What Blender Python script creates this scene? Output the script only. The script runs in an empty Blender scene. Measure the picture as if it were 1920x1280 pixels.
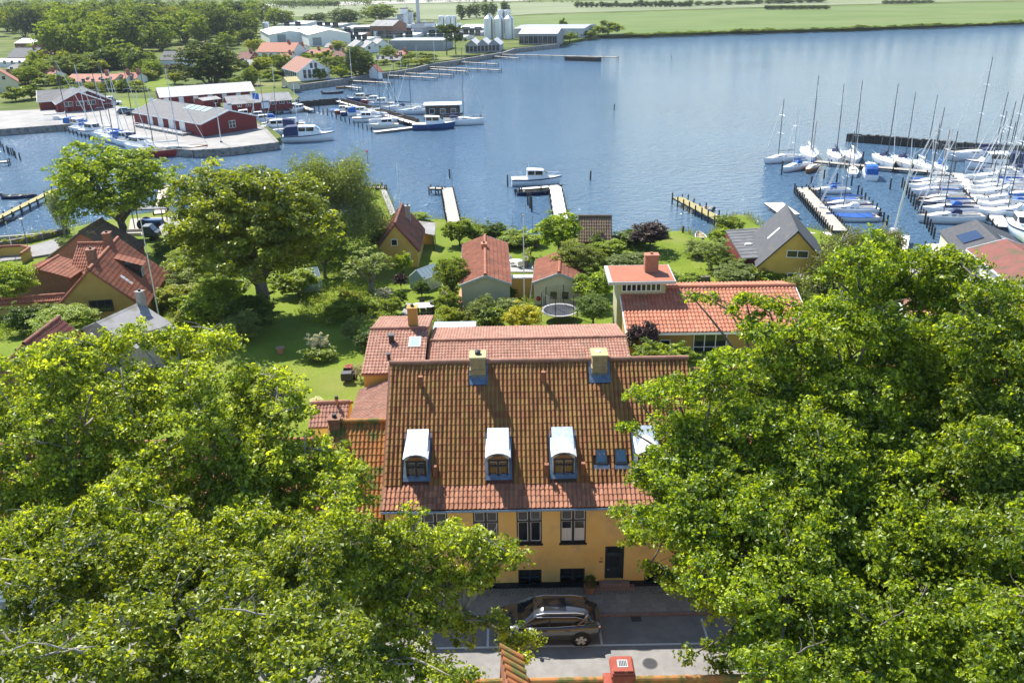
import bpy, bmesh, math, random
import numpy as np
from mathutils import Vector, Matrix

sc = bpy.context.scene
COL = sc.collection
R = math.radians
# ---------------------------------------------------------------- camera
F_PX, CAM_H, ROLL = 1620.0, 31.0, 0.018
PITCH = math.atan(690 / F_PX)
cam_d = bpy.data.cameras.new('camera'); cam = bpy.data.objects.new('camera', cam_d); COL.objects.link(cam)
cam_d.sensor_width = 36; cam_d.lens = 36 * F_PX / 1920; cam_d.clip_start = 0.5; cam_d.clip_end = 9000
cam.matrix_world = (Matrix.Translation((0, 0, CAM_H)) @ Matrix.Rotation(math.pi / 2 - PITCH, 4, 'X')
                    @ Matrix.Rotation(-ROLL, 4, 'Z'))
sc.camera = cam
# ---------------------------------------------------------------- sky, sun, exposure
SUN = Vector((-0.467, 0.735, 1.0)).normalized()          # towards the sun
w = bpy.data.worlds.new('World'); sc.world = w; w.use_nodes = True
nt = w.node_tree; bg = nt.nodes['Background']
sky = nt.nodes.new('ShaderNodeTexSky'); sky.sky_type = 'NISHITA'; sky.sun_disc = False
sky.sun_elevation = math.asin(SUN.z); sky.sun_rotation = math.atan2(SUN.x, SUN.y)
sky.air_density = 1.0; sky.dust_density = 0.0; sky.ozone_density = 2.5
nt.links.new(sky.outputs[0], bg.inputs[0]); bg.inputs[1].default_value = 0.125
sl = bpy.data.lights.new('sun', 'SUN'); sl.energy = 5.0; sl.angle = R(0.53); sl.color = (1, 0.95, 0.87)
so = bpy.data.objects.new('sun', sl); COL.objects.link(so)
so.rotation_euler = (-SUN).to_track_quat('-Z', 'Y').to_euler(); so.location = (-30, 40, 80)
vs = sc.view_settings
vs.view_transform = 'Standard'; vs.look = 'None'; vs.exposure = 1.0; vs.gamma = 1
sc.cycles.max_bounces = 7; sc.cycles.diffuse_bounces = 3; sc.cycles.glossy_bounces = 3
sc.cycles.transmission_bounces = 4; sc.cycles.transparent_max_bounces = 6; sc.cycles.volume_bounces = 0
sc.cycles.sample_clamp_indirect = 6; sc.cycles.caustics_reflective = False; sc.cycles.caustics_refractive = False

# ---------------------------------------------------------------- where a point of the photograph lies in the place
_c, _s, _cp, _sp = math.cos(ROLL), math.sin(ROLL), math.cos(PITCH), math.sin(PITCH)
def _ray(u, v):
    x, y = (u - 960) / F_PX, (640 - v) / F_PX
    x, y = _c * x + _s * y, -_s * x + _c * y
    return Vector((x, _cp + y * _sp, -_sp + y * _cp))
def G(u, v, z=0.0):
    d = _ray(u, v); return Vector((0, 0, CAM_H)) + d * ((z - CAM_H) / d.z)
def AT(u, v, Y):
    d = _ray(u, v); return Vector((0, 0, CAM_H)) + d * (Y / d.y)
def terrain_z(y):
    if y < 46: return 4.0
    t = min(1, (y - 46) / 50); t = t * t * (3 - 2 * t)
    z = 4.0 - 3.1 * t
    if y > 96: z -= min(0.4, (y - 96) * 0.03)
    return z
def GT(u, v):                                           # on the garden terrain
    z = 2.0
    for _ in range(14): p = G(u, v, z); z = 0.5 * z + 0.5 * terrain_z(p.y)
    p = G(u, v, z); p.z = terrain_z(p.y); return p

# ---------------------------------------------------------------- materials
MATS = {}
def rgb(h):
    h = h.lstrip('#'); c = [int(h[i:i + 2], 16) / 255 for i in (0, 2, 4)]
    return tuple(((x + .055) / 1.055) ** 2.4 if x > .04045 else x / 12.92 for x in c)
def pm(name, c1, c2=None, scale=3.0, rough=.8, bump=0.0, bscale=None, metal=0.0, spec=.4, tint=None, tint_amt=.6,
       c3=None, scale3=.4, thr3=(.5, .65), detail=5, stretch=None, coat=0.0, rnd=0.0):
    """Principled surface: colour c1..c2 by noise, optional per-piece tint ramp, optional stain c3, bump."""
    m = bpy.data.materials.new(name); m.use_nodes = True; MATS[name] = m
    n = m.node_tree.nodes; l = m.node_tree.links; b = n['Principled BSDF']
    b.inputs['Roughness'].default_value = rough; b.inputs['Metallic'].default_value = metal
    b.inputs['Specular IOR Level'].default_value = spec
    if coat: b.inputs['Coat Weight'].default_value = coat
    tc = n.new('ShaderNodeTexCoord'); vec = tc.outputs['Object']
    if stretch:
        mp = n.new('ShaderNodeMapping'); mp.inputs['Scale'].default_value = stretch; l.new(vec, mp.inputs[0]); vec = mp.outputs[0]
    def noise(s, d=detail):
        t = n.new('ShaderNodeTexNoise'); t.inputs['Scale'].default_value = s; t.inputs['Detail'].default_value = d
        t.inputs['Roughness'].default_value = .6; l.new(vec, t.inputs['Vector']); return t.outputs['Fac']
    def mix(f, a, bb, mode='MIX'):
        x = n.new('ShaderNodeMix'); x.data_type = 'RGBA'; x.blend_type = mode
        for sock, val in ((x.inputs[0], f), (x.inputs[6], a), (x.inputs[7], bb)):
            if hasattr(val, 'links'): l.new(val, sock)
            else: sock.default_value = val if not isinstance(val, tuple) else (*val, 1)
        return x.outputs[2]
    def ramp(f, a, bb):
        r = n.new('ShaderNodeMapRange'); r.inputs[1].default_value = a; r.inputs[2].default_value = bb; l.new(f, r.inputs[0]); return r.outputs[0]
    col = c1
    if c2 is not None: col = mix(ramp(noise(scale), .35, .65), c1, c2)
    if tint is not None:
        at = n.new('ShaderNodeAttribute'); at.attribute_name = 'tint'
        cr = n.new('ShaderNodeValToRGB'); cr.color_ramp.elements[0].color = (*tint[0], 1); cr.color_ramp.elements[1].color = (*tint[-1], 1)
        for i, tcol in enumerate(tint[1:-1]):
            e = cr.color_ramp.elements.new((i + 1) / (len(tint) - 1)); e.color = (*tcol, 1)
        l.new(at.outputs['Fac'], cr.inputs[0]); col = mix(tint_amt, col, cr.outputs[0])
    if c3 is not None: col = mix(ramp(noise(scale3, 3), *thr3), col, c3)
    if rnd:
        oi = n.new('ShaderNodeObjectInfo'); hs = n.new('ShaderNodeHueSaturation')
        hs.inputs['Value'].default_value = 1
        r1 = n.new('ShaderNodeMapRange'); r1.inputs[3].default_value = 1 - rnd; r1.inputs[4].default_value = 1 + rnd
        l.new(oi.outputs['Random'], r1.inputs[0]); l.new(r1.outputs[0], hs.inputs['Value'])
        if hasattr(col, 'links'): l.new(col, hs.inputs['Color'])
        else: hs.inputs['Color'].default_value = (*col, 1)
        col = hs.outputs[0]
    if hasattr(col, 'links'): l.new(col, b.inputs['Base Color'])
    else: b.inputs['Base Color'].default_value = (*col, 1)
    if bump:
        bp = n.new('ShaderNodeBump'); bp.inputs['Strength'].default_value = min(1, bump); bp.inputs['Distance'].default_value = .03 * max(1, bump)
        l.new(noise(bscale or scale * 4), bp.inputs['Height']); l.new(bp.outputs[0], b.inputs['Normal'])
    return m
def leaf_mat(name, a, b, trans=.42, gloss=.07, sat=1.0):
    """leaf: diffuse + light coming through + a little gloss; tint attribute and object random vary it"""
    m = bpy.data.materials.new(name); m.use_nodes = True; MATS[name] = m
    n = m.node_tree.nodes; l = m.node_tree.links; n.clear()
    out = n.new('ShaderNodeOutputMaterial')
    at = n.new('ShaderNodeAttribute'); at.attribute_name = 'tint'
    mx = n.new('ShaderNodeMix'); mx.data_type = 'RGBA'; mx.inputs[6].default_value = (*a, 1); mx.inputs[7].default_value = (*b, 1)
    l.new(at.outputs['Fac'], mx.inputs[0])
    oi = n.new('ShaderNodeObjectInfo'); hs = n.new('ShaderNodeHueSaturation')
    r1 = n.new('ShaderNodeMapRange'); r1.inputs[3].default_value = .78; r1.inputs[4].default_value = 1.22
    l.new(oi.outputs['Random'], r1.inputs[0]); l.new(r1.outputs[0], hs.inputs['Value']); l.new(mx.outputs[2], hs.inputs['Color'])
    d = n.new('ShaderNodeBsdfDiffuse'); l.new(hs.outputs[0], d.inputs[0])
    t = n.new('ShaderNodeBsdfTranslucent'); g2 = n.new('ShaderNodeMix'); g2.data_type = 'RGBA'; g2.blend_type = 'MULTIPLY'
    g2.inputs[0].default_value = 1; l.new(hs.outputs[0], g2.inputs[6]); g2.inputs[7].default_value = (1.9, 1.75, .7, 1); l.new(g2.outputs[2], t.inputs[0])
    s1 = n.new('ShaderNodeMixShader'); s1.inputs[0].default_value = trans; l.new(d.outputs[0], s1.inputs[1]); l.new(t.outputs[0], s1.inputs[2])
    g = n.new('ShaderNodeBsdfGlossy'); g.inputs['Roughness'].default_value = .48; g.inputs[0].default_value = (.9, .95, .8, 1)
    s2 = n.new('ShaderNodeMixShader'); s2.inputs[0].default_value = gloss; l.new(s1.outputs[0], s2.inputs[1]); l.new(g.outputs[0], s2.inputs[2])
    l.new(s2.outputs[0], out.inputs[0]); return m

pm('tile_brown', (.25, .095, .036), (.30, .155, .045), 1.6, .85, .25, 30, tint=[(.20, .07, .03), (.30, .115, .046), (.32, .185, .05), (.37, .175, .07)], c3=(.24, .165, .04), scale3=2.3, thr3=(.54, .85))
pm('tile_skirt', (.32, .135, .075), (.38, .18, .10), 2.2, .85, .25, 30, tint=[(.29, .115, .065), (.36, .155, .09), (.43, .21, .13)], rnd=.18, c3=(.26, .16, .06), scale3=1.2, thr3=(.6, .85))  # paler than tile_brown: the fuller sun on the eave tiles put into colour
pm('tile_orange', (.36, .13, .04), (.42, .20, .05), 2.0, .85, .2, 30, tint=[(.33, .11, .04), (.44, .17, .05), (.36, .20, .05)], c3=(.13, .13, .03), scale3=1.7, thr3=(.48, .62))
pm('tile_pink', (.31, .145, .095), (.37, .195, .135), 1.5, .85, .2, 30, tint=[(.25, .11, .07), (.34, .165, .11), (.43, .25, .18)], c3=(.22, .13, .085), scale3=1.2, thr3=(.5, .75))
pm('tile_red', (.31, .10, .052), (.36, .14, .075), 1.5, .8, .2, 30, tint=[(.26, .08, .045), (.35, .12, .062), (.43, .18, .10)], c3=(.21, .10, .06), scale3=.9, thr3=(.5, .75))
pm('tile_bright', (.40, .13, .065), (.46, .185, .10), 1.2, .8, .2, 30, tint=[(.33, .105, .055), (.44, .155, .08), (.52, .23, .14)], c3=(.30, .14, .08), scale3=.8, thr3=(.5, .75))
pm('tile_dark', (.20, .07, .05), (.27, .10, .07), 1.2, .85, .2, 30, tint=[(.17, .06, .045), (.25, .09, .06), (.30, .13, .09)], c3=(.10, .08, .04), scale3=.8)
pm('slate', (.036, .036, .040), (.06, .058, .06), 2.5, .65, .3, 12, c3=(.12, .10, .07), scale3=.7, thr3=(.58, .8))
pm('felt', (.085, .088, .092), (.125, .125, .125), 1.2, .8, .15, 10)
pm('felt_light', (.42, .42, .42), (.52, .51, .50), .6, .7, .1, 8)
pm('fibre', (.24, .24, .24), (.31, .30, .29), .8, .85, .1, 8, c3=(.2, .19, .15), scale3=.5)
pm('old_tile', (.12, .085, .065), (.17, .11, .07), 1.8, .9, .3, 20, c3=(.16, .13, .05), scale3=.8, tint=[(.09, .07, .06), (.16, .10, .07), (.2, .13, .08)])
pm('yellow_wall', (.84, .50, .15), (.90, .58, .21), .8, .9, .4, 26, c3=(.66, .43, .21), scale3=1.1, thr3=(.5, .8))
pm('ochre_wall', (.52, .33, .075), (.58, .38, .10), 1.0, .9, .2, 20)
pm('ochre_dark', (.36, .23, .06), (.42, .27, .08), 1.0, .9, .2, 20)
pm('cream_wall', (.60, .54, .36), (.66, .60, .42), 1.0, .9, .1, 20)
pm('green_wall', (.42, .41, .25), (.47, .45, .29), 1.0, .9, .1, 20)
pm('white_wall', (.74, .74, .72), (.80, .80, .78), .7, .85, .08, 15)
pm('grey_wall', (.42, .43, .45), (.5, .51, .52), .7, .8, .05, 15)
pm('red_wood', (.15, .016, .018), (.19, .026, .024), 3, .75, .2, 10, stretch=(6, 6, .4))
pm('dark_wood', (.05, .04, .033), (.085, .065, .05), 3, .85, .3, 12, stretch=(3, 3, .5))
pm('brick_yellow', (.34, .25, .12), (.44, .33, .17), 3, .9, .5, 22, c3=(.22, .17, .09), scale3=4, thr3=(.55, .75))
pm('brick_red', (.34, .13, .08), (.42, .19, .12), 6, .9, .4, 22)
pm('brick_brown', (.20, .10, .07), (.27, .14, .09), 4, .9, .4, 22)
pm('stone_grey', (.27, .25, .23), (.36, .34, .31), 4, .9, .5, 18)
pm('chimney_paint', (.28, .055, .032), (.34, .08, .048), 4, .8, .35, 30, c3=(.44, .18, .10), scale3=6, thr3=(.6, .75))
pm('lichen', (.42, .33, .08), (.5, .45, .3), 8, .95, .4, 30)
pm('white_paint', (.76, .77, .77), (.82, .82, .81), 2, .55)
pm('black_paint', (.028, .028, .032), (.04, .04, .045), 4, .5)
pm('plinth_black', (.018, .018, .019), (.03, .03, .03), 4, .7)
pm('door_blue', (.018, .035, .05), (.03, .05, .065), 5, .45)
pm('zinc', (.34, .40, .46), (.44, .50, .55), 4, .42, .1, 12, metal=.55)
pm('zinc_white', (.70, .71, .72), (.78, .79, .80), 5, .5, .05, 10)
pm('lead', (.11, .15, .20), (.19, .24, .30), 5, .45, .2, 14, metal=.6)  # blue of the mirrored sky put into the metal's colour
pm('glass', (.018, .022, .027), None, rough=.04, spec=.7)
pm('glass_sky', (.03, .07, .12), None, rough=.03, spec=.9)
pm('glass_green', (.36, .44, .44), None, rough=.12, spec=.6)
pm('curtain', (.62, .56, .52), (.72, .67, .63), 30, .9, stretch=(1, 1, .05))
pm('solar', (.012, .02, .05), (.018, .03, .065), 2, .12, spec=.6)
pm('granite', (.25, .17, .15), (.33, .24, .21), 9, .85, .3, 30)
pm('terracotta', (.40, .18, .10), (.46, .23, .14), 6, .85)
pm('asphalt', (.22, .21, .20), (.27, .26, .25), 2.4, .92, .45, 55, c3=(.18, .172, .165), scale3=.35, thr3=(.5, .75))
pm('paving', (.26, .25, .235), (.33, .315, .29), 3, .9, .3, 30, rnd=.14)
pm('cobble', (.16, .15, .14), (.24, .22, .20), 4, .9, .5, 20, tint=[(.12, .11, .10), (.2, .19, .17), (.3, .28, .25)])
pm('road_paint', (.62, .62, .60), (.72, .72, .70), 6, .8, c3=(.3, .3, .29), scale3=9, thr3=(.62, .75))
pm('concrete', (.27, .255, .235), (.33, .315, .29), .35, .9, .15, 6, c3=(.22, .21, .19), scale3=.12, thr3=(.45, .7))
pm('quay_stone', (.20, .19, .18), (.28, .26, .24), .8, .9, .4, 4, c3=(.10, .11, .08), scale3=1.5)
pm('plank_grey', (.36, .32, .26), (.46, .42, .35), 2, .85, .3, 14, stretch=(1, 6, 1))
pm('plank_mossy', (.30, .26, .10), (.38, .32, .15), 1.5, .9, .3, 14)
pm('plank_white', (.66, .62, .56), (.74, .70, .64), 2, .8, .2, 14)
pm('pile', (.035, .03, .026), (.065, .055, .045), 3, .9, .3, 12)
pm('gravel', (.34, .30, .25), (.42, .38, .32), 5, .95, .5, 40)
pm('dirt', (.20, .15, .10), (.27, .21, .14), 3, .95, .4, 20)
pm('boat_white', (.74, .75, .75), (.82, .82, .82), .8, .3, spec=.5)
pm('boat_cream', (.62, .58, .48), (.70, .66, .57), .8, .35)
pm('boat_blue', (.012, .05, .16), (.02, .07, .2), 1, .3)
pm('boat_navy', (.01, .02, .06), (.016, .03, .08), 1, .3)
pm('boat_red', (.28, .03, .03), (.33, .05, .04), 1, .35)
pm('boat_wood', (.22, .10, .04), (.30, .15, .07), 3, .45)
pm('deck_tan', (.48, .39, .27), (.56, .47, .34), 4, .7)
pm('canvas_blue', (.02, .09, .32), (.03, .13, .40), 3, .8)
pm('canvas_navy', (.015, .025, .08), (.025, .04, .11), 3, .8)
pm('canvas_white', (.70, .69, .66), (.78, .77, .74), 3, .85)
pm('alu', (.52, .54, .56), (.62, .64, .66), 4, .4, metal=.35)
pm('mast_dark', (.10, .11, .12), None, rough=.4, metal=.3)
pm('wire', (.45, .46, .47), None, rough=.5)
pm('bark', (.10, .085, .065), (.19, .17, .14), 5, .95, .6, 16, stretch=(1, 1, .3))
pm('bark_pale', (.23, .21, .17), (.34, .32, .27), 5, .95, .5, 16, stretch=(1, 1, .4))
pm('rubber', (.015, .015, .016), None, rough=.8)
pm('car_paint', (.07, .074, .082), None, metal=.35, rough=.2, spec=.6, coat=1.0)
pm('car_trim', (.012, .012, .013), None, rough=.5)
pm('red_plastic', (.34, .025, .012), None, rough=.35)
pm('trampoline_mat', (.02, .022, .03), (.03, .035, .045), 30, .8)
pm('flag_red', (.6, .03, .04), None, rough=.8)
pm('flag_blue', (.05, .15, .5), None, rough=.8)
pm('silo', (.60, .62, .65), (.70, .72, .74), .6, .4, .05, 8, metal=.35, stretch=(1, 1, .1))
pm('hall_roof', (.56, .56, .55), (.66, .66, .65), .12, .6, c3=(.40, .40, .40), scale3=.08)
pm('hall_grey', (.26, .28, .30), (.32, .34, .36), .2, .7)
leaf_mat('leaf_fore', (.072, .118, .004), (.50, .57, .045), .5, .045)
leaf_mat('leaf_fore2', (.055, .110, .003), (.45, .55, .025), .52, .04)
leaf_mat('leaf_mid', (.085, .14, .008), (.36, .44, .03), .48, .04)
leaf_mat('leaf_dark', (.05, .10, .012), (.16, .22, .022), .42, .04)
leaf_mat('leaf_grey', (.12, .165, .04), (.25, .30, .09), .42, .03)
leaf_mat('leaf_lime', (.17, .21, .012), (.32, .34, .03), .48, .03)
leaf_mat('leaf_yellow', (.34, .34, .02), (.52, .48, .04), .45, .03)
leaf_mat('leaf_purple', (.035, .016, .022), (.085, .035, .045), .25, .05)
leaf_mat('leaf_far', (.10, .15, .02), (.25, .30, .045), .42, .02)
leaf_mat('leaf_far_dark', (.055, .09, .022), (.14, .18, .04), .38, .02)
leaf_mat('leaf_willow', (.12, .15, .025), (.22, .24, .05), .48, .04)
leaf_mat('leaf_birch', (.11, .155, .025), (.25, .30, .06), .46, .06)
leaf_mat('leaf_broad', (.095, .135, .008), (.36, .41, .03), .46, .05)
leaf_mat('blossom', (.55, .52, .36), (.78, .76, .60), .2, .03)
leaf_mat('reed', (.12, .15, .03), (.22, .24, .06), .3, .05)

# ---------------------------------------------------------------- objects
def tag(o, label=None, cat=None, group=None, kind=None):
    if label: o['label'] = label
    if cat: o['category'] = cat
    if group: o['group'] = group
    if kind: o['kind'] = kind
    return o
def thing(name, label, cat, loc=(0, 0, 0), rz=0.0, group=None):
    o = bpy.data.objects.new(name, None); COL.objects.link(o); o.empty_display_size = .3
    o.location = loc; o.rotation_euler = (0, 0, rz)
    return tag(o, label, cat, group)
CHILDREN = {}
def link(o, parent):
    COL.objects.link(o)
    if parent is not None: o.parent = parent; CHILDREN.setdefault(parent.name, []).append(o)
    return o
def copy_tree(o, parent=None):
    c = o.copy(); link(c, parent)
    for ch in CHILDREN.get(o.name, []): copy_tree(ch, c)
    return c
class MB:
    def __init__(s): s.v = []; s.f = []; s.t = []; s.n = 0
    def add(s, verts, faces, tint=None):
        k = s.n; s.v.extend(tuple(p) for p in verts); s.n += len(verts)
        s.f.extend(tuple(i + k for i in f) for f in faces)
        if tint is not None or s.t:
            s.t.extend([0.5] * (len(s.f) - len(faces) - len(s.t))); s.t.extend([tint if tint is not None else .5] * len(faces))
        return s
    def box(s, x0, y0, z0, x1, y1, z1, rz=0, tint=None):
        if x1 < x0: x0, x1 = x1, x0
        if y1 < y0: y0, y1 = y1, y0
        if z1 < z0: z0, z1 = z1, z0
        P = [(x0, y0, z0), (x1, y0, z0), (x1, y1, z0), (x0, y1, z0), (x0, y0, z1), (x1, y0, z1), (x1, y1, z1), (x0, y1, z1)]
        if rz:
            cx, cy = (x0 + x1) / 2, (y0 + y1) / 2; c, q = math.cos(rz), math.sin(rz)
            P = [(cx + (x - cx) * c - (y - cy) * q, cy + (x - cx) * q + (y - cy) * c, z) for x, y, z in P]
        return s.add(P, [(0, 3, 2, 1), (4, 5, 6, 7), (0, 1, 5, 4), (1, 2, 6, 5), (2, 3, 7, 6), (3, 0, 4, 7)], tint)
    def hexa(s, bot, top, tint=None):
        n = len(bot)
        return s.add(list(bot) + list(top), [tuple(range(n - 1, -1, -1)), tuple(range(n, 2 * n))] +
                     [(i, (i + 1) % n, n + (i + 1) % n, n + i) for i in range(n)], tint)
    def slab(s, quad, th, tint=None):                   # quad seen from its outer side, counter-clockwise; thickness inward
        q = [Vector(p) for p in quad]; nn = (q[1] - q[0]).cross(q[3] - q[0]).normalized()
        return s.hexa([p - nn * th for p in q], q, tint)
    def cyl(s, p0, p1, r0, r1=None, n=8, cap=True, tint=None):
        return s.tube([p0, p1], [r0, r0 if r1 is None else r1], n, cap, tint)
    def tube(s, path, rad, n=6, cap=True, tint=None):
        P = [Vector(p) for p in path]; V = []; Fc = []
        for i, p in enumerate(P):
            d = (P[min(i + 1, len(P) - 1)] - P[max(i - 1, 0)]).normalized()
            a = d.cross(Vector((0, 0, 1)));
            if a.length < 1e-3: a = Vector((1, 0, 0))
            a.normalize(); b = d.cross(a)
            for k in range(n):
                t = 2 * math.pi * k / n; V.append(p + (a * math.cos(t) + b * math.sin(t)) * rad[i])
        for i in range(len(P) - 1):
            for k in range(n): Fc.append((i * n + k, i * n + (k + 1) % n, (i + 1) * n + (k + 1) % n, (i + 1) * n + k))
        if cap: Fc.append(tuple(range(n - 1, -1, -1))); Fc.append(tuple(range((len(P) - 1) * n, len(P) * n)))
        return s.add(V, Fc, tint)
    def sphere(s, c, rx, ry=None, rz=None, nu=10, nv=6, tint=None):
        ry = ry or rx; rz = rz or rx; V = [(c[0], c[1], c[2] - rz)]; Fc = []
        for j in range(1, nv):
            ph = math.pi * j / nv - math.pi / 2
            for i in range(nu):
                th = 2 * math.pi * i / nu; V.append((c[0] + rx * math.cos(ph) * math.cos(th), c[1] + ry * math.cos(ph) * math.sin(th), c[2] + rz * math.sin(ph)))
        V.append((c[0], c[1], c[2] + rz)); L = len(V) - 1
        for i in range(nu):
            Fc.append((0, 1 + (i + 1) % nu, 1 + i)); Fc.append((L, L - nu + i, L - nu + (i + 1) % nu))
            for j in range(nv - 2): a = 1 + j * nu; Fc.append((a + i, a + (i + 1) % nu, a + nu + (i + 1) % nu, a + nu + i))
        return s.add(V, Fc, tint)
    def loft(s, secs, close=True, cap=True, tint=None):  # list of equally long point rings
        n = len(secs[0]); V = [p for q in secs for p in q]; Fc = []
        m = n if close else n - 1
        for i in range(len(secs) - 1):
            for k in range(m): Fc.append((i * n + k, i * n + (k + 1) % n, (i + 1) * n + (k + 1) % n, (i + 1) * n + k))
        if cap: Fc.append(tuple(range(n - 1, -1, -1))); Fc.append(tuple(range((len(secs) - 1) * n, len(secs) * n)))
        return s.add(V, Fc, tint)
    def mesh(s, name, mat, smooth=False):
        me = bpy.data.meshes.new(name); me.from_pydata(s.v, [], s.f); me.materials.append(MATS[mat])
        if s.t:
            s.t.extend([.5] * (len(s.f) - len(s.t))); a = me.attributes.new('tint', 'FLOAT', 'FACE'); a.data.foreach_set('value', s.t)
        if smooth: me.polygons.foreach_set('use_smooth', [True] * len(me.polygons))
        return me
    def build(s, name, mat, parent=None, smooth=False, kind=None, bevel=0):
        o = bpy.data.objects.new(name, s.mesh(name, mat, smooth)); link(o, parent)
        if kind: o['kind'] = kind
        if bevel:
            md = o.modifiers.new('bevel', 'BEVEL'); md.width = bevel; md.segments = 2; md.limit_method = 'ANGLE'
        return o
def obj_from_mesh(name, me, parent=None, loc=(0, 0, 0), rot=(0, 0, 0), scale=None):
    o = bpy.data.objects.new(name, me); o.location = loc; o.rotation_euler = rot
    if scale: o.scale = scale
    return link(o, parent)
def np_mesh(name, V, F, mat, tint=None, smooth=False):
    """big mesh from arrays; F is (n,k) with k = 3 or 4"""
    me = bpy.data.meshes.new(name); nv, (nf, k) = len(V), F.shape
    me.vertices.add(nv); me.vertices.foreach_set('co', np.ascontiguousarray(V, np.float32).ravel())
    me.loops.add(nf * k); me.loops.foreach_set('vertex_index', np.ascontiguousarray(F, np.int32).ravel())
    me.polygons.add(nf); me.polygons.foreach_set('loop_start', np.arange(0, nf * k, k, dtype=np.int32))
    try: me.polygons.foreach_set('loop_total', np.full(nf, k, np.int32))
    except Exception: pass
    if tint is not None:
        a = me.attributes.new('tint', 'FLOAT', 'FACE'); a.data.foreach_set('value', np.ascontiguousarray(tint, np.float32))
    me.materials.append(MATS[mat]); me.update(calc_edges=True)
    me.polygons.foreach_set('use_smooth', np.full(nf, bool(smooth)))
    return me

# ---------------------------------------------------------------- roof tiles
PROF_HI = np.array([(0, .04), (.14, .26), (.30, .64), (.44, .92), (.54, 1.0), (.65, .84), (.76, .30), (.87, .02), (1.0, .04)])
PROF_LO = np.array([(0, .05), (.28, .6), (.52, 1.0), (.74, .3), (1.0, .05)])
def tile_shape(tw, tl, amp, th, prof):
    n = len(prof); x = prof[:, 0] * tw; h = prof[:, 1] * amp
    bot = np.stack([x, np.zeros(n), h + th], 1); top = np.stack([x, np.full(n, tl * 1.06), h], 1)
    lip = np.stack([x, np.zeros(n), h - .006], 1)
    V = np.concatenate([bot, top, lip]); F = []
    for i in range(n - 1): F.append((i, i + 1, n + i + 1, n + i)); F.append((2 * n + i, 2 * n + i + 1, i + 1, i))
    return V, np.array(F)
def tile_field(origin, ud, sd, width, length, tw=.205, tl=.33, amp=.055, th=.028, lo=False, keep=None, rng=None, sag=.012):
    """tiles on a plane: origin at the eave's left end, ud along the eave, sd up the slope. Returns V, F, tint."""
    rng = rng or np.random.default_rng(1)
    nc = max(1, round(width / tw)); nr = max(1, round(length / tl)); tw = width / nc; tl = length / nr
    V0, F0 = tile_shape(tw, tl, amp, th, PROF_LO if lo else PROF_HI)
    ud, sd = np.array(ud, float), np.array(sd, float); nd = np.cross(ud, sd); org = np.array(origin, float)
    cc, rr = np.meshgrid(np.arange(nc), np.arange(nr)); cc = cc.ravel(); rr = rr.ravel()
    if keep is not None:
        k = keep((cc + .5) * tw, (rr + .5) * tl); cc, rr = cc[k], rr[k]
    N = len(cc); loc = np.zeros((N, len(V0), 3)); loc[:] = V0
    loc[:, :, 0] += (cc * tw)[:, None]; loc[:, :, 1] += (rr * tl)[:, None]
    jit = rng.normal(0, .002, N); loc[:, :, 2] += jit[:, None]; loc[:, :, 1] += rng.normal(0, .006, N)[:, None]
    gxx, gyy = loc[:, :, 0], loc[:, :, 1]; loc[:, :, 2] += sag * (np.sin(gxx * .83 + .6) * np.sin(gyy * .9 + .4) + .6 * np.sin(gxx * 2.1 + gyy * 1.3) + .35 * np.sin(gxx * 4.7 - gyy * 2.9))
    P = org + loc[:, :, :1] * ud + loc[:, :, 1:2] * sd + loc[:, :, 2:] * nd
    F = (F0[None] + (np.arange(N) * len(V0))[:, None, None]).reshape(-1, 4)
    tint = np.clip(rng.normal(.5, .24, N), 0, 1)
    return P.reshape(-1, 3), F, np.repeat(tint, len(F0))
def tile_part(name, parent, mat, *a, kind='stuff', **k):
    V, F, t = tile_field(*a, **k)
    o = bpy.data.objects.new(name, np_mesh(name, V, F, mat, t)); link(o, parent)
    if kind: o['kind'] = kind
    return o
def ridge_caps(parent, mat, a, b, r=.12, step=.36, lift=.03, name='ridge_tiles'):
    a, b = Vector(a), Vector(b); L = (b - a).length; d = (b - a) / L; n = max(1, round(L / step)); mb = MB(); rnd = random.Random(n)
    side = d.cross(Vector((0, 0, 1))).normalized(); up = side.cross(d)
    for i in range(n):
        s0 = a + d * (L * i / n) ; s1 = a + d * (L * (i + 1.07) / n); secs = []
        for p, rr in ((s0, r * 1.08), (s1, r * .93)):
            secs.append([p + side * rr * math.cos(t) + up * (rr * math.sin(t) + lift) for t in [math.pi * k / 6 for k in range(-1, 8)]])
        mb.loft(secs, close=False, cap=False, tint=min(1, max(0, rnd.gauss(.55, .2))))
        mb.add(secs[0], [tuple(range(9))], .4)
    return mb.build(name, mat, parent, smooth=False, kind='stuff')

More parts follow.
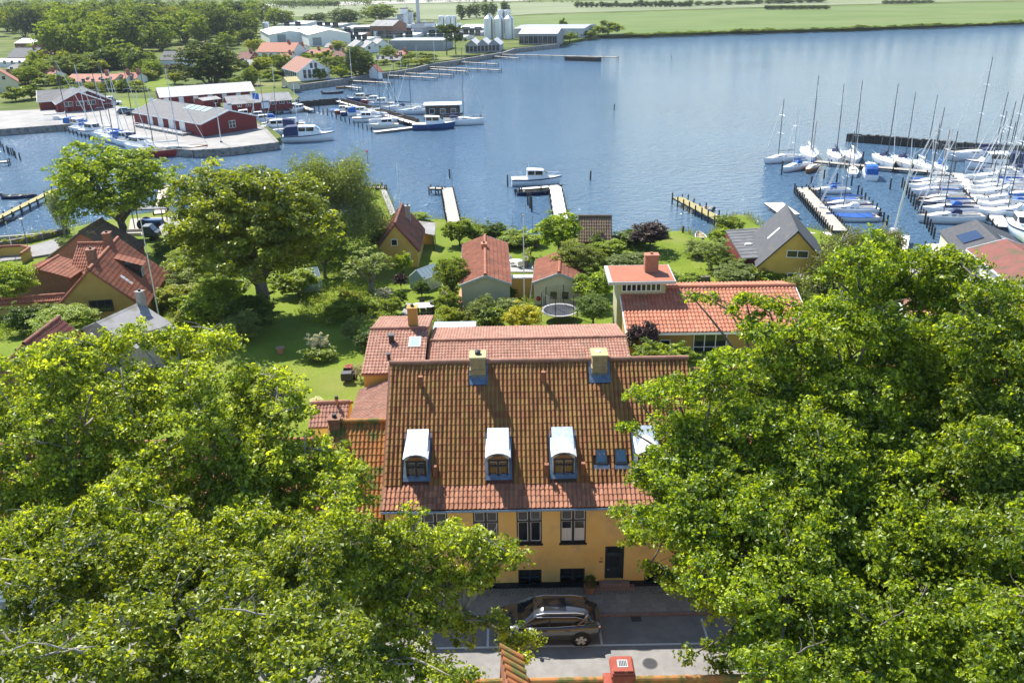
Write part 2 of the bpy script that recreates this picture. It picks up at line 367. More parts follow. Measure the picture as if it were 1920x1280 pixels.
# ---------------------------------------------------------------- foliage
def leaf_arrays(pos, nrm, size, rng, aspect=.62, fold=.18):
    n = len(pos); r = rng.normal(size=(n, 3)); tg = np.cross(nrm, r); tg /= np.linalg.norm(tg, axis=1)[:, None] + 1e-9
    bt = np.cross(nrm, tg); s = size[:, None]
    a = pos - tg * s * .5; b = pos + bt * s * .5 * aspect + nrm * s * fold - tg * s * .08
    c = pos + tg * s * .5; d = pos - bt * s * .5 * aspect + nrm * s * fold - tg * s * .08
    V = np.stack([a, b, c, d], 1).reshape(-1, 3); k = np.arange(n)[:, None] * 4
    F = np.concatenate([k + [0, 2, 1], k + [0, 3, 2]], 1).reshape(-1, 3)
    return V, F
def crown_mesh(name, mat, cen, rad, per, size, seed, up=.75, flat=.5, jit=.35, aspect=.62, droop=0.0, ball=.6):
    """leaves gathered round clump centres (cen, rad); flat squeezes a clump into a spray, droop lets it hang"""
    rng = np.random.default_rng(seed); n = len(cen); per = max(1, int(per))
    k = np.repeat(np.arange(n), per); o = rng.normal(size=(n * per, 3)); o /= np.linalg.norm(o, axis=1)[:, None]
    o *= (rng.random(n * per) ** .45)[:, None]; o[:, 2] *= flat
    if droop: o[:, 2] -= droop * rng.random(n * per) * 2
    pos = cen[k] + o * rad[k][:, None]
    nr = o * ball + rng.normal(size=o.shape) * .62; nr[:, 2] += up; nr /= np.linalg.norm(nr, axis=1)[:, None]
    sz = size * np.clip(rng.normal(1, jit, n * per), .45, 1.7)
    V, F = leaf_arrays(pos, nr, sz, rng, aspect)
    ct = rng.normal(0, .17, n)
    t = np.clip(.36 + ct[k] + rng.normal(0, .25, n * per), 0, 1)
    return np_mesh(name, V, F, mat, np.repeat(t, 2))
def on_lobes(lobes, nper, rng, inner=.55, bottom=-.55, spread=.18):
    """clump centres near the surfaces of ellipsoid lobes (x,y,z,rx,ry,rz)"""
    out = []; own = []
    for i, (x, y, z, rx, ry, rz) in enumerate(lobes):
        n = nper if isinstance(nper, int) else nper[i]
        d = rng.normal(size=(n * 3, 3)); d /= np.linalg.norm(d, axis=1)[:, None]; d = d[d[:, 2] > bottom][:n]
        r = inner + (1 - inner) * rng.random(len(d)) ** .6
        r *= np.where(rng.random(len(d)) < spread, rng.uniform(1.0, 1.55, len(d)), 1.0)
        out.append(np.array([x, y, z]) + d * r[:, None] * np.array([rx, ry, rz])); own += [i] * len(d)
    return np.concatenate(out), np.array(own)
def limb(mb, a, b, r0, r1, rnd, bend=.15, seg=5, n=6, sag=0):
    a, b = Vector(a), Vector(b); L = (b - a).length; path = []; rad = []
    o1 = Vector((rnd.uniform(-1, 1), rnd.uniform(-1, 1), rnd.uniform(-.3, .8))) * L * bend
    for i in range(seg + 1):
        t = i / seg; path.append(a.lerp(b, t) + o1 * math.sin(math.pi * t) + Vector((rnd.uniform(-1, 1), rnd.uniform(-1, 1), rnd.uniform(-1, 1))) * L * .02 * math.sin(math.pi * t))
        rad.append(r0 + (r1 - r0) * t)
    mb.tube(path, rad, n); return path
PROTO = {}
def tree_proto(key, h, cr, leaf, size, ncl, per, seed, bark='bark', trunk=.3, shape='round', up=.75, clr=.16, base=.28):
    """(trunk mesh, crown mesh) of a tree of height h with crown radius cr, standing at the origin"""
    rng = np.random.default_rng(seed); rnd = random.Random(seed); lobes = []
    zb = h * base
    if shape == 'round':
        nl = 11; zc = (h + zb) / 2; hz = (h - zb) / 2
        lobes.append((0, 0, zc, cr * .72, cr * .72, hz * .8))
        for i in range(nl):
            a = i * 2.399 + rnd.uniform(-.3, .3); q = -0.75 + 1.55 * (i + .5) / nl; rr = math.sqrt(max(0.05, 1 - q * q)) * .62
            s = rnd.uniform(.34, .5)
            lobes.append((math.cos(a) * cr * rr, math.sin(a) * cr * rr, zc + q * hz * .68, cr * s, cr * s, hz * s * .8))
    elif shape == 'poplar':
        for i in range(7):
            t = i / 6; s = math.sin(math.pi * (.12 + .8 * t)) ; lobes.append((rnd.uniform(-.15, .15) * cr, rnd.uniform(-.15, .15) * cr, zb + (h - zb) * (.06 + .88 * t), cr * s, cr * s, (h - zb) * .14))
    elif shape == 'cone':
        for i in range(8):
            t = i / 7; s = 1 - .85 * t; lobes.append((rnd.uniform(-.1, .1) * cr, rnd.uniform(-.1, .1) * cr, zb + (h - zb) * (.05 + .9 * t), cr * s, cr * s, (h - zb) * .09))
    elif shape == 'pine':
        for i in range(9):
            a = rnd.uniform(0, 6.3); rr = rnd.uniform(.2, .7); lobes.append((math.cos(a) * cr * rr, math.sin(a) * cr * rr, zb + (h - zb) * rnd.uniform(.15, .95), cr * .5, cr * .5, (h - zb) * .10))
    elif shape == 'spread':
        for i in range(12):
            a = i * 2.399; rr = rnd.uniform(.25, .75); lobes.append((math.cos(a) * cr * rr, math.sin(a) * cr * rr, zb + (h - zb) * rnd.uniform(.25, .8), cr * .38, cr * .38, (h - zb) * .26))
    elif shape == 'bush':
        lobes.append((0, 0, h * .5, cr * .8, cr * .8, h * .5))
        for i in range(8):
            a = i * 2.399; rr = rnd.uniform(.35, .62); s = rnd.uniform(.35, .5)
            lobes.append((math.cos(a) * cr * rr, math.sin(a) * cr * rr, h * rnd.uniform(.3, .66), cr * s, cr * s, h * .3))
    vol = np.array([l[3] * l[5] for l in lobes]); cnt = np.maximum(2, (ncl * vol / vol.sum()).astype(int))
    cen, own = on_lobes(lobes, list(cnt), rng, .5, -.8 if shape != 'bush' else -.35)
    rad = np.full(len(cen), clr * cr) * rng.uniform(.7, 1.3, len(cen))
    crown = crown_mesh('crown', leaf, cen, rad, per, size, seed + 5, up=up)
    mb = MB(); top = zb * (1.15 if shape in ('round', 'spread') else 1.0)
    if shape in ('poplar', 'cone', 'pine'): mb.tube([(0, 0, -.3), (.02 * h, 0, h * .4), (0, 0, h * .93)], [trunk, trunk * .7, trunk * .15], 7)
    elif shape == 'bush': top = h * .15; mb.tube([(0, 0, -.2), (0, 0, h * .3)], [trunk, trunk * .6], 5)
    else: limb(mb, (0, 0, -.3), (0, 0, top), trunk * 1.15, trunk * .85, rnd, .03, 4, 8)
    if shape != 'poplar' and shape != 'cone':
        for l in lobes[1:]:
            a = (0, 0, top * rnd.uniform(.8, 1)) if shape != 'pine' else (0, 0, l[2] * .92)
            limb(mb, a, (l[0], l[1], l[2]), trunk * .5, trunk * .12, rnd, .12, 4, 5)
    PROTO[key] = (mb.mesh('trunk', bark, True), crown, h, cr); return PROTO[key]
def plant(key, name, label, cat, loc, scale=1.0, rz=None, group=None, sz=None, parts=('trunk', 'crown')):
    tm, cm, h, cr = PROTO[key]; loc = Vector(loc)
    o = thing(name, label, cat, loc, random.uniform(0, 6.28) if rz is None else rz, group)
    o.scale = (scale, scale, sz or scale)
    obj_from_mesh(parts[0], tm, o); obj_from_mesh(parts[1], cm, o); return o
# ================================================================ ground, water
random.seed(7)
def ground_mat():
    m = bpy.data.materials.new('lawn'); m.use_nodes = True; MATS['lawn'] = m
    n = m.node_tree.nodes; l = m.node_tree.links; b = n['Principled BSDF']; b.inputs['Roughness'].default_value = .95; b.inputs['Specular IOR Level'].default_value = .15
    tc = n.new('ShaderNodeTexCoord')
    def noise(s, d=5):
        t = n.new('ShaderNodeTexNoise'); t.inputs['Scale'].default_value = s; t.inputs['Detail'].default_value = d; l.new(tc.outputs['Object'], t.inputs[0]); return t.outputs['Fac']
    def mr(x, a, c):
        r = n.new('ShaderNodeMapRange'); r.inputs[1].default_value = a; r.inputs[2].default_value = c; l.new(x, r.inputs[0]); return r.outputs[0]
    def mix(f, a, c):
        x = n.new('ShaderNodeMix'); x.data_type = 'RGBA'; l.new(f, x.inputs[0])
        for s, v in ((x.inputs[6], a), (x.inputs[7], c)):
            if isinstance(v, tuple): s.default_value = (*v, 1)
            else: l.new(v, s)
        return x.outputs[2]
    c = mix(mr(noise(.35), .35, .65), (.14, .195, .013), (.19, .24, .022))
    c = mix(mr(noise(6), .4, .7), c, (.10, .15, .012))
    c = mix(mr(noise(.11, 3), .53, .72), c, (.22, .225, .055))
    c = mix(mr(noise(40, 2), .5, .8), c, (.07, .11, .01))
    l.new(c, b.inputs['Base Color'])
    bp = n.new('ShaderNodeBump'); bp.inputs['Strength'].default_value = .8; bp.inputs['Distance'].default_value = .06
    l.new(noise(14, 6), bp.inputs['Height']); l.new(bp.outputs[0], b.inputs['Normal'])
ground_mat()
SHORE_NEAR = [(-900, 500), (-200, 458), (0, 447), (60, 441), (120, 430), (150, 424), (200, 414), (240, 405), (300, 398), (345, 400), (430, 408), (560, 415),
    (640, 426), (676, 424), (690, 412), (688, 380), (684, 352), (700, 347), (716, 350), (727, 378), (738, 404), (760, 409), (800, 411), (845, 411), (880, 414),
    (902, 425), (935, 434), (970, 443), (1000, 444), (1030, 438), (1080, 440), (1150, 442), (1200, 441), (1262, 434), (1290, 432), (1297, 441), (1312, 447),
    (1334, 442), (1347, 427), (1362, 414), (1376, 403), (1402, 402), (1412, 414), (1424, 424), (1470, 420), (1530, 430), (1580, 446), (1660, 462), (1690, 476), (1740, 478), (1800, 470), (1920, 460), (2600, 470)]
def in_poly(px, py, poly):
    ins = np.zeros(px.shape, bool); n = len(poly)
    for i in range(n):
        x0, y0 = poly[i]; x1, y1 = poly[(i + 1) % n]
        if y0 == y1: continue
        c = ((y0 > py) != (y1 > py)) & (px < (x1 - x0) * (py - y0) / (y1 - y0) + x0); ins ^= c
    return ins
def seg_dist(px, py, line):
    d = np.full(px.shape, 1e9)
    for (x0, y0), (x1, y1) in zip(line[:-1], line[1:]):
        dx, dy = x1 - x0, y1 - y0; t = np.clip(((px - x0) * dx + (py - y0) * dy) / (dx * dx + dy * dy + 1e-9), 0, 1)
        d = np.minimum(d, np.hypot(px - x0 - t * dx, py - y0 - t * dy))
    return d
shore = [tuple(G(u, v, .2).xy) for u, v in SHORE_NEAR]
land_poly = shore + [(260, -60), (-260, -60)]
gx = np.arange(-190, 190.1, 1.0); gy = np.arange(-40, 140.1, 1.0)
X, Y = np.meshgrid(gx, gy)
tz = np.vectorize(terrain_z)(Y); sd_ = seg_dist(X, Y, shore); ins = in_poly(X, Y, land_poly)
rngt = np.random.default_rng(3)
und = .10 * np.sin(X * .21 + 1.3) * np.sin(Y * .17) + .06 * np.sin(X * .53) * np.sin(Y * .41 + .5)
und *= np.clip((Y - 48) / 8, 0, 1)
Z = np.where(ins, np.minimum(tz + und, .12 + sd_ * .45), np.maximum(.12 - sd_ * .5, -1.2))
Vg = np.stack([X, Y, Z], -1).reshape(-1, 3); ny, nx = X.shape
ii = (np.arange(ny - 1)[:, None] * nx + np.arange(nx - 1)).ravel()
me = np_mesh('ground', Vg, np.stack([ii, ii + 1, ii + nx + 1, ii + nx], 1), 'lawn', smooth=True)
tag(link(bpy.data.objects.new('ground', me), None), kind='structure')

def water_mat():
    m = bpy.data.materials.new('water'); m.use_nodes = True; MATS['water'] = m
    n = m.node_tree.nodes; l = m.node_tree.links; b = n['Principled BSDF']
    b.inputs['Base Color'].default_value = (.075, .14, .215, 1); b.inputs['Roughness'].default_value = .08; b.inputs['IOR'].default_value = 1.33; b.inputs['Specular IOR Level'].default_value = .16
    tc = n.new('ShaderNodeTexCoord')
    def noise(s, st, d=3, rz=0.0):
        mp = n.new('ShaderNodeMapping'); mp.inputs['Scale'].default_value = st; mp.inputs['Rotation'].default_value = (0, 0, rz); l.new(tc.outputs['Object'], mp.inputs[0])
        t = n.new('ShaderNodeTexNoise'); t.inputs['Scale'].default_value = s; t.inputs['Detail'].default_value = d; t.inputs['Roughness'].default_value = .62
        l.new(mp.outputs[0], t.inputs[0]); return t.outputs['Fac']
    big = noise(.012, (1, 2.2, 1), 3, .3)
    r = n.new('ShaderNodeMapRange'); r.inputs[1].default_value = .35; r.inputs[2].default_value = .68; r.inputs[3].default_value = .72; r.inputs[4].default_value = 1.0; l.new(big, r.inputs[0])
    b1 = n.new('ShaderNodeBump'); b1.inputs['Distance'].default_value = 1.1; l.new(noise(.55, (1, 1.9, 1), 4, .35), b1.inputs['Height']); l.new(r.outputs[0], b1.inputs['Strength'])
    b2 = n.new('ShaderNodeBump'); b2.inputs['Strength'].default_value = .55; b2.inputs['Distance'].default_value = .25; l.new(noise(2.6, (1, 1.6, 1), 3, -.2), b2.inputs['Height']); l.new(b1.outputs[0], b2.inputs['Normal'])
    l.new(b2.outputs[0], b.inputs['Normal'])
water_mat()
mb = MB(); mb.add([(-6000, -200, 0), (6000, -200, 0), (6000, 7000, 0), (-6000, 7000, 0)], [(0, 1, 2, 3)])
tag(mb.build('water', 'water'), kind='structure')

# ================================================================ street
S = 4.0
def sheet(name, x0, y0, x1, y1, z, mat, kind='structure', skirt=.3):
    mb = MB(); mb.box(x0, y0, z - skirt, x1, y1, z); return tag(mb.build(name, mat), kind=kind)
sheet('road', -60, 22.0, 60, 31.22, S + .02, 'asphalt')
sheet('pavement', -60, 31.36, 60, 33.3, S + .10, 'gravel')
mb = MB()
kerb = thing('kerb', None, None, (0, 31.29, S)); tag(kerb, kind='structure')
rk = random.Random(2)
kx = -34.0
while kx < 34:
    L = rk.uniform(.85, 1.15); m2 = MB(); m2.box(kx + .006, -.07, -.2, kx + L - .006, .07, .125 + rk.uniform(-.006, .006)); m2.build('kerb_stone', 'granite', kerb, bevel=.012); kx += L
slab_m = []
for k in range(4):
    m2 = MB(); m2.box(-.308, -.308, -.05, .308, .308, .022 + .002 * k); slab_m.append(m2.mesh('paving_slab', 'paving'))
pav = bpy.data.objects['pavement']
for i in range(-18, 22):
    for j in range(2):
        obj_from_mesh('paving_slab', rk.choice(slab_m), pav, (i * .625 + .3 + j * .28, 31.69 + j * .625, S + .10 + rk.uniform(-.004, .004)), (rk.uniform(-.008, .008), rk.uniform(-.008, .008), rk.uniform(-.006, .006)))
mb = MB()
for i in range(150):                                   # rounded cobbles along the house wall
    for j in range(5):
        x = -10 + i * .145 + rk.uniform(-.02, .02) + (j % 2) * .07; y = 32.66 + j * .13 + rk.uniform(-.015, .015); r = rk.uniform(.052, .068)
        mb.sphere((x, y, S + .095), r, r * rk.uniform(.8, 1.1), .04, 6, 4, rk.random())
co = mb.build('cobblestones', 'cobble', pav, smooth=True, kind='stuff')
mk = tag(thing('road_marking', None, None, (0, 0, S + .024)), kind='structure')
m2 = MB(); m2.box(-14, 29.38, -.003, 8.44, 29.48, .004); m2.build('bay_line', 'road_paint', mk)
for x in (8.34, 3.68, -1.3):
    m2 = MB(); m2.box(x - .05, 29.49, -.003, x + .05, 31.0, .004); m2.build('bay_line', 'road_paint', mk)

# ================================================================ the ochre town house in the middle
def wall_with_openings(mb, x0, x1, z0, z1, yf, ops, depth=.16, bump=0):
    """front wall face at y = yf (looking to -y) with real openings and reveals; ops: (xa, xb, za, zb)"""
    xs = sorted({x0, x1, *[o[0] for o in ops], *[o[1] for o in ops]}); zs = sorted({z0, z1, *[o[2] for o in ops], *[o[3] for o in ops]})
    for a, b in zip(xs[:-1], xs[1:]):
        for c, d in zip(zs[:-1], zs[1:]):
            mx, mz = (a + b) / 2, (c + d) / 2
            if any(o[0] < mx < o[1] and o[2] < mz < o[3] for o in ops): continue
            mb.add([(a, yf, c), (b, yf, c), (b, yf, d), (a, yf, d)], [(0, 1, 2, 3)])
    for a, b, c, d in ops:
        y2 = yf + depth
        mb.add([(a, yf, c), (a, yf, d), (a, y2, d), (a, y2, c)], [(0, 1, 2, 3)]); mb.add([(b, yf, c), (b, y2, c), (b, y2, d), (b, yf, d)], [(0, 1, 2, 3)])
        mb.add([(a, yf, d), (b, yf, d), (b, y2, d), (a, y2, d)], [(0, 1, 2, 3)]); mb.add([(a, yf, c), (a, y2, c), (b, y2, c), (b, yf, c)], [(0, 1, 2, 3)])
def casement(parent, x0, x1, z0, z1, y, nx, rows, frame='black_paint', fw=.06, inner=True, name='window', curtain=None, label=None):
    """window in the plane y (seen from -y): frame with nx lights; rows = heights (0..1) of the transoms"""
    m = MB()
    m.box(x0, y, z0, x0 + fw, y + .09, z1); m.box(x1 - fw, y, z0, x1, y + .09, z1); m.box(x0 + fw, y, z0, x1 - fw, y + .09, z0 + fw); m.box(x0 + fw, y, z1 - fw, x1 - fw, y + .09, z1)
    for k in range(1, nx):
        xc = x0 + (x1 - x0) * k / nx; m.box(xc - .055, y - .012, z0 + fw, xc + .055, y + .08, z1 - fw)
    for t in rows:
        zc = z0 + (z1 - z0) * t; m.box(x0 + fw, y - .008, zc - .04, x1 - fw, y + .075, zc + .04)
    w = m.build(name, frame, parent, bevel=.006)
    if label: w['label'] = label
    zr = [z0 + fw] + [z0 + (z1 - z0) * t for t in rows] + [z1 - fw]
    for k in range(nx):
        a = x0 + (x1 - x0) * k / nx + .06; b = x0 + (x1 - x0) * (k + 1) / nx - .06
        for r in range(len(zr) - 1):
            c, d = zr[r] + .04, zr[r + 1] - .04
            if inner:
                s = MB(); q = .028
                for bx in ((a, c, a + q, d), (b - q, c, b, d), (a + q, c, b - q, c + q), (a + q, d - q, b - q, d)): s.box(bx[0], y + .02, bx[1], bx[2], y + .06, bx[3])
                s.build('sash', 'white_paint', w)
            p = MB(); p.box(a + .02, y + .045, c + .02, b - .02, y + .052, d - .02); p.build('pane', 'glass', w)
            if curtain and r == 0:
                cu = MB(); nn = 14; h = c + (d - c) * curtain; pts = [(a + .03 + (b - a - .06) * i / nn, y + .040 + .0015 * (i % 2)) for i in range(nn + 1)]
                for (xa, ya), (xb, yb) in zip(pts[:-1], pts[1:]): cu.add([(xa, ya - .001, c + .03), (xb, yb - .001, c + .03), (xb, yb - .001, h), (xa, ya - .001, h)], [(0, 1, 2, 3)])
                cu.build('curtain', 'curtain', w)
    return w
XL, XR, YF, YB, YR = -6.0, 8.62, 33.22, 44.2, 38.7
EV, SK, RG = (32.80, 8.86), (33.96, 9.40), (38.7, 13.43)          # (y, z) of eave, break and ridge
TH = thing('town_house', 'long ochre yellow town house with brown tiled roof, dormers and two chimneys', 'house', (0, 0, 0))
ops = [(-4.83, -3.1, 6.65, 8.46), (-1.93, -.78, 6.65, 8.47), (.06, 1.22, 6.65, 8.48), (2.07, 3.25, 6.65, 8.5), (6.28, 7.4, 6.65, 8.5),
       (4.17, 5.07, 4.52, 6.42), (-4.7, -3.3, 4.2, 5.16), (-2.08, -.97, 4.2, 5.16), (.1, 1.2, 4.2, 5.17), (2.07, 3.24, 4.2, 5.2), (6.06, 7.21, 4.24, 5.23)]
m = MB(); wall_with_openings(m, XL + .06, XR - .06, 4.44, 8.98, YF, [(a, b, max(4.44, c), d) for a, b, c, d in ops])
for x in (XL + .06, XR - .06):
    m.add([(x, YF, 4), (x, YB, 4), (x, YB, 8.8), (x, YR, RG[1] - .12), (x, SK[0], SK[1] - .12), (x, YF, 8.8)], [tuple(range(6)) if x < 0 else tuple(range(5, -1, -1))])
m.add([(XL + .06, YB, 4), (XR - .06, YB, 4), (XR - .06, YB, 8.8), (XL + .06, YB, 8.8)], [(1, 0, 3, 2)])
wl = m.build('wall', 'yellow_wall', TH)
m = MB(); wall_with_openings(m, XL + .04, XR - .04, 4.0, 4.44, YF - .03, [(a - .0, b, c, 4.44) for a, b, c, d in ops if c < 4.44], depth=.19)
m.add([(XL + .04, YF - .03, 4.44), (XR - .04, YF - .03, 4.44), (XR - .04, YF + .002, 4.441), (XL + .04, YF + .002, 4.441)], [(0, 1, 2, 3)])
m.build('plinth', 'plinth_black', TH)
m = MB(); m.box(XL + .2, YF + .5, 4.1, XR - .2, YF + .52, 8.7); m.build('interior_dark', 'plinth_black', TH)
for k, (a, b, c, d) in enumerate(ops):
    if k == 5: continue
    if k < 5:
        casement(TH, a, b, c, d, YF + .05, 3 if k == 0 else 2, [.66], curtain=.62 if k in (3,) else None)
        s = MB(); s.box(a - .05, YF - .07, c - .07, b + .05, YF + .05, c + .0); s.build('window_sill', 'black_paint', TH)
    else: casement(TH, a, b, c, d, YF + .07, 2, [.5], inner=False, frame='door_blue')
# door
m = MB(); dy = YF + .08
m.box(4.17, dy, 4.52, 4.27, dy + .08, 6.42); m.box(4.97, dy, 4.52, 5.07, dy + .08, 6.42); m.box(4.27, dy, 6.32, 4.97, dy + .08, 6.42); m.box(4.27, dy, 5.92, 4.97, dy + .08, 6.0)
fr = m.build('door_frame', 'door_blue', TH, bevel=.008)
m = MB(); m.box(4.27, dy + .03, 4.52, 4.97, dy + .07, 5.92)
for z0, z1 in ((4.6, 5.0), (5.14, 5.82)):
    for bx in ((4.33, z0, 4.37, z1), (4.87, z0, 4.91, z1), (4.37, z0, 4.87, z0 + .04), (4.37, z1 - .04, 4.87, z1)): m.box(bx[0], dy + .012, bx[1], bx[2], dy + .03, bx[3])
dr = m.build('door', 'door_blue', TH, bevel=.005)
m = MB(); m.box(4.38, dy + .022, 5.19, 4.86, dy + .029, 5.77); m.build('pane', 'glass', dr)
m = MB(); m.cyl((4.31, dy + .03, 5.05), (4.31, dy - .03, 5.05), .012); m.cyl((4.31, dy - .03, 5.05), (4.41, dy - .03, 5.05), .011); m.build('handle', 'alu', dr)
m = MB(); m.box(4.28, dy + .04, 6.01, 4.96, dy + .05, 6.31); m.build('fanlight', 'glass', fr)
st = thing('door_steps', 'two worn reddish granite steps below the blue door', 'steps', (4.62, 32.9, 4.0))
m = MB(); m.box(-.95, -.02, .02, .97, .32, .26); m.build('step', 'granite', st, bevel=.02)
m = MB(); m.box(-.7, .02, .27, .72, .318, .5); m.build('step', 'granite', st, bevel=.02)
# house number and oval plaque
def seg_digit(mb, ch, x, z, s, y):
    seg = {'1': 'bc', '5': 'afgcd'}[ch]; w, h, t = .5 * s, s, .13 * s
    R_ = dict(a=(0, h - t, w, h), g=(0, h / 2 - t / 2, w, h / 2 + t / 2), d=(0, 0, w, t), f=(0, h / 2, t, h), b=(w - t, h / 2, w, h), c=(w - t, 0, w, h / 2), e=(0, 0, t, h / 2))
    for k in seg: a = R_[k]; mb.box(x + a[0], y - .006 - .001 * ord(k) % 7 * .0002, z + a[1], x + a[2], y, z + a[3])
for ch_, x_ in (('1', 3.905), ('5', 3.995)): m = MB(); seg_digit(m, ch_, x_, 5.69, .11, YF); m.build('house_number_digit', 'black_paint', TH)
m = MB(); m.hexa([(3.985 + .1 * math.cos(t), YF, 5.56 + .045 * math.sin(t)) for t in [k * math.pi / 8 for k in range(16)]][::-1], [(3.985 + .1 * math.cos(t), YF - .012, 5.56 + .045 * math.sin(t)) for t in [k * math.pi / 8 for k in range(16)]][::-1]); m.build('plaque', 'boat_wood', TH)
# roof: boarding, tiles
rf = MB()
for (ya, za), (yb, zb) in ((EV, SK), (SK, RG)):
    rf.slab([(XL, ya, za - .05), (XR, ya, za - .05), (XR, yb, zb - .05), (XL, yb, zb - .05)], .1)
rf.slab([(XR, YB + .2, 8.74), (XL, YB + .2, 8.74), (XL, YR, RG[1] - .05), (XR, YR, RG[1] - .05)], .1)
roof = rf.build('roof', 'tile_dark', TH)
def sdir(a, b): L = math.hypot(b[0] - a[0], b[1] - a[1]); return (0, (b[0] - a[0]) / L, (b[1] - a[1]) / L), L
sd1, L1 = sdir(SK, RG); sd0, L0 = sdir(EV, SK)
rngr = np.random.default_rng(11)
DORM = [(-5.06, -3.94), (-1.34, -.13), (1.67, 2.88), (5.58, 6.75)]
CH = [(-2.18, -1.18), (3.74, 4.73)]
SKY = [(3.79, 4.32), (4.69, 5.24)]
def keep_main(u, s):
    x = XL + u; k = np.ones(len(u), bool); y = SK[0] + s * sd1[1]
    for a, b in DORM: k &= ~((x > a - .02) & (x < b + .02) & (y > 34.08) & (y < 35.72))
    for a, b in CH: k &= ~((x > a) & (x < b) & (y > 37.8))
    for a, b in SKY: k &= ~((x > a - .08) & (x < b + .08) & (y > 34.42) & (y < 35.0))
    return k
tile_part('roof_tiles', roof, 'tile_brown', (XL, SK[0], SK[1] + .01), (1, 0, 0), sd1, XR - XL, L1, keep=keep_main, rng=rngr, amp=.084, th=.028, sag=.018)
Vt, Ft = tile_shape((XR - XL) / 71, L0 / 4, .066, .024, PROF_HI); tm = []
for k in range(7):
    me = np_mesh('tile', Vt, Ft, 'tile_skirt', np.full(len(Ft), (k + .5) / 7)); tm.append(me)
ang0 = math.atan2(sd0[2], sd0[1])
for r in range(4):
    for c in range(71):
        obj_from_mesh('tile', rk.choice(tm), roof, (XL + c * (XR - XL) / 71, EV[0] + sd0[1] * r * L0 / 4, EV[1] + .01 + sd0[2] * r * L0 / 4 + rk.uniform(-.005, .005)), (ang0 + rk.uniform(-.012, .012), rk.uniform(-.01, .01), rk.uniform(-.006, .006)))
sdb, Lb = sdir((YB + .2, 8.74), RG)
tile_part('rear_tiles', roof, 'tile_brown', (XR, YB + .2, 8.8), (-1, 0, 0), sdb, XR - XL, Lb, lo=True, rng=rngr)
ridge_caps(roof, 'tile_pink', (XL - .02, YR, RG[1] + .02), (CH[0][0] + .12, YR, RG[1] + .02), .13, .38)
ridge_caps(roof, 'tile_pink', (CH[0][1] - .12, YR, RG[1] + .02), (CH[1][0] + .12, YR, RG[1] + .02), .13, .38)
ridge_caps(roof, 'tile_pink', (CH[1][1] - .12, YR, RG[1] + .02), (XR, YR, RG[1] + .02), .13, .38)
m = MB()                                                # verge mortar at the left gable
for (ya, za), (yb, zb) in ((EV, SK), (SK, RG)): m.slab([(XL - .07, ya, za + .05), (XL + .05, ya, za + .05), (XL + .05, yb, zb + .05), (XL - .07, yb, zb + .05)], .14)
m.build('verge', 'tile_pink', roof)
m = MB(); n = 9
pr = [(-.07 * math.cos(math.pi * k / 8), -.07 * math.sin(math.pi * k / 8)) for k in range(9)]
m.loft([[(x, EV[0] - .08 + a, EV[1] - .03 + b) for a, b in pr] for x in (XL - .05, XR)], close=False, cap=False)
m.loft([[(x, EV[0] - .08 + a * .9, EV[1] - .03 + b * .9) for a, b in pr] for x in (XL - .05, XR)], close=False, cap=False)
m.build('gutter', 'zinc', TH)
m = MB(); m.tube([(XL + .2, EV[0] - .05, EV[1] - .1), (XL + .2, YF - .06, EV[1] - .4), (XL + .2, YF - .06, 4.2)], [.04] * 3, 8); m.build('downpipe', 'zinc', TH)
# chimneys
for i, (a, b) in enumerate(CH):
    c = MB(); xc = (a + b) / 2; c.box(xc - .37, 38.02, 12.55, xc + .37, 38.90, 13.27); c.box(xc - .40, 37.98, 13.27, xc + .40, 38.94, 13.35); c.box(xc - .36, 38.04, 13.35, xc + .36, 38.88, 13.90)
    ch = c.build('chimney', 'brick_yellow', TH, bevel=.012)
    c = MB(); c.box(xc - .41, 37.99, 13.90, xc + .41, 38.93, 14.00); c.build('chimney_cap', 'lichen', ch, bevel=.015)
    c = MB()
    if i == 0: c.cyl((xc, 38.46, 13.98), (xc, 38.46, 14.10), .15, .13, 10); c.cyl((xc, 38.46, 14.14), (xc, 38.46, 14.20), .17, .08, 10); c.cyl((xc, 38.46, 14.08), (xc, 38.46, 14.18), .03, .03, 6)
    else: c.cyl((xc - .05, 38.46, 13.98), (xc - .05, 38.46, 14.04), .13, .12, 12)
    c.build('chimney_pot', 'black_paint' if i == 0 else 'white_paint', ch)
    c = MB(); yb = 37.92; zb = SK[1] + (yb - SK[0]) * sd1[2] / sd1[1]; zt = SK[1] + (38.70 - SK[0]) * sd1[2] / sd1[1]
    c.slab([(xc - .52, yb - .2, zb - .2 + .115), (xc + .52, yb - .2, zb - .2 + .115), (xc + .52, 38.70, zt + .115), (xc - .52, 38.70, zt + .115)], .03)
    c.box(xc - .40, 38.00, 12.55, xc + .40, 38.05, 13.07); c.build('flashing', 'lead', ch)
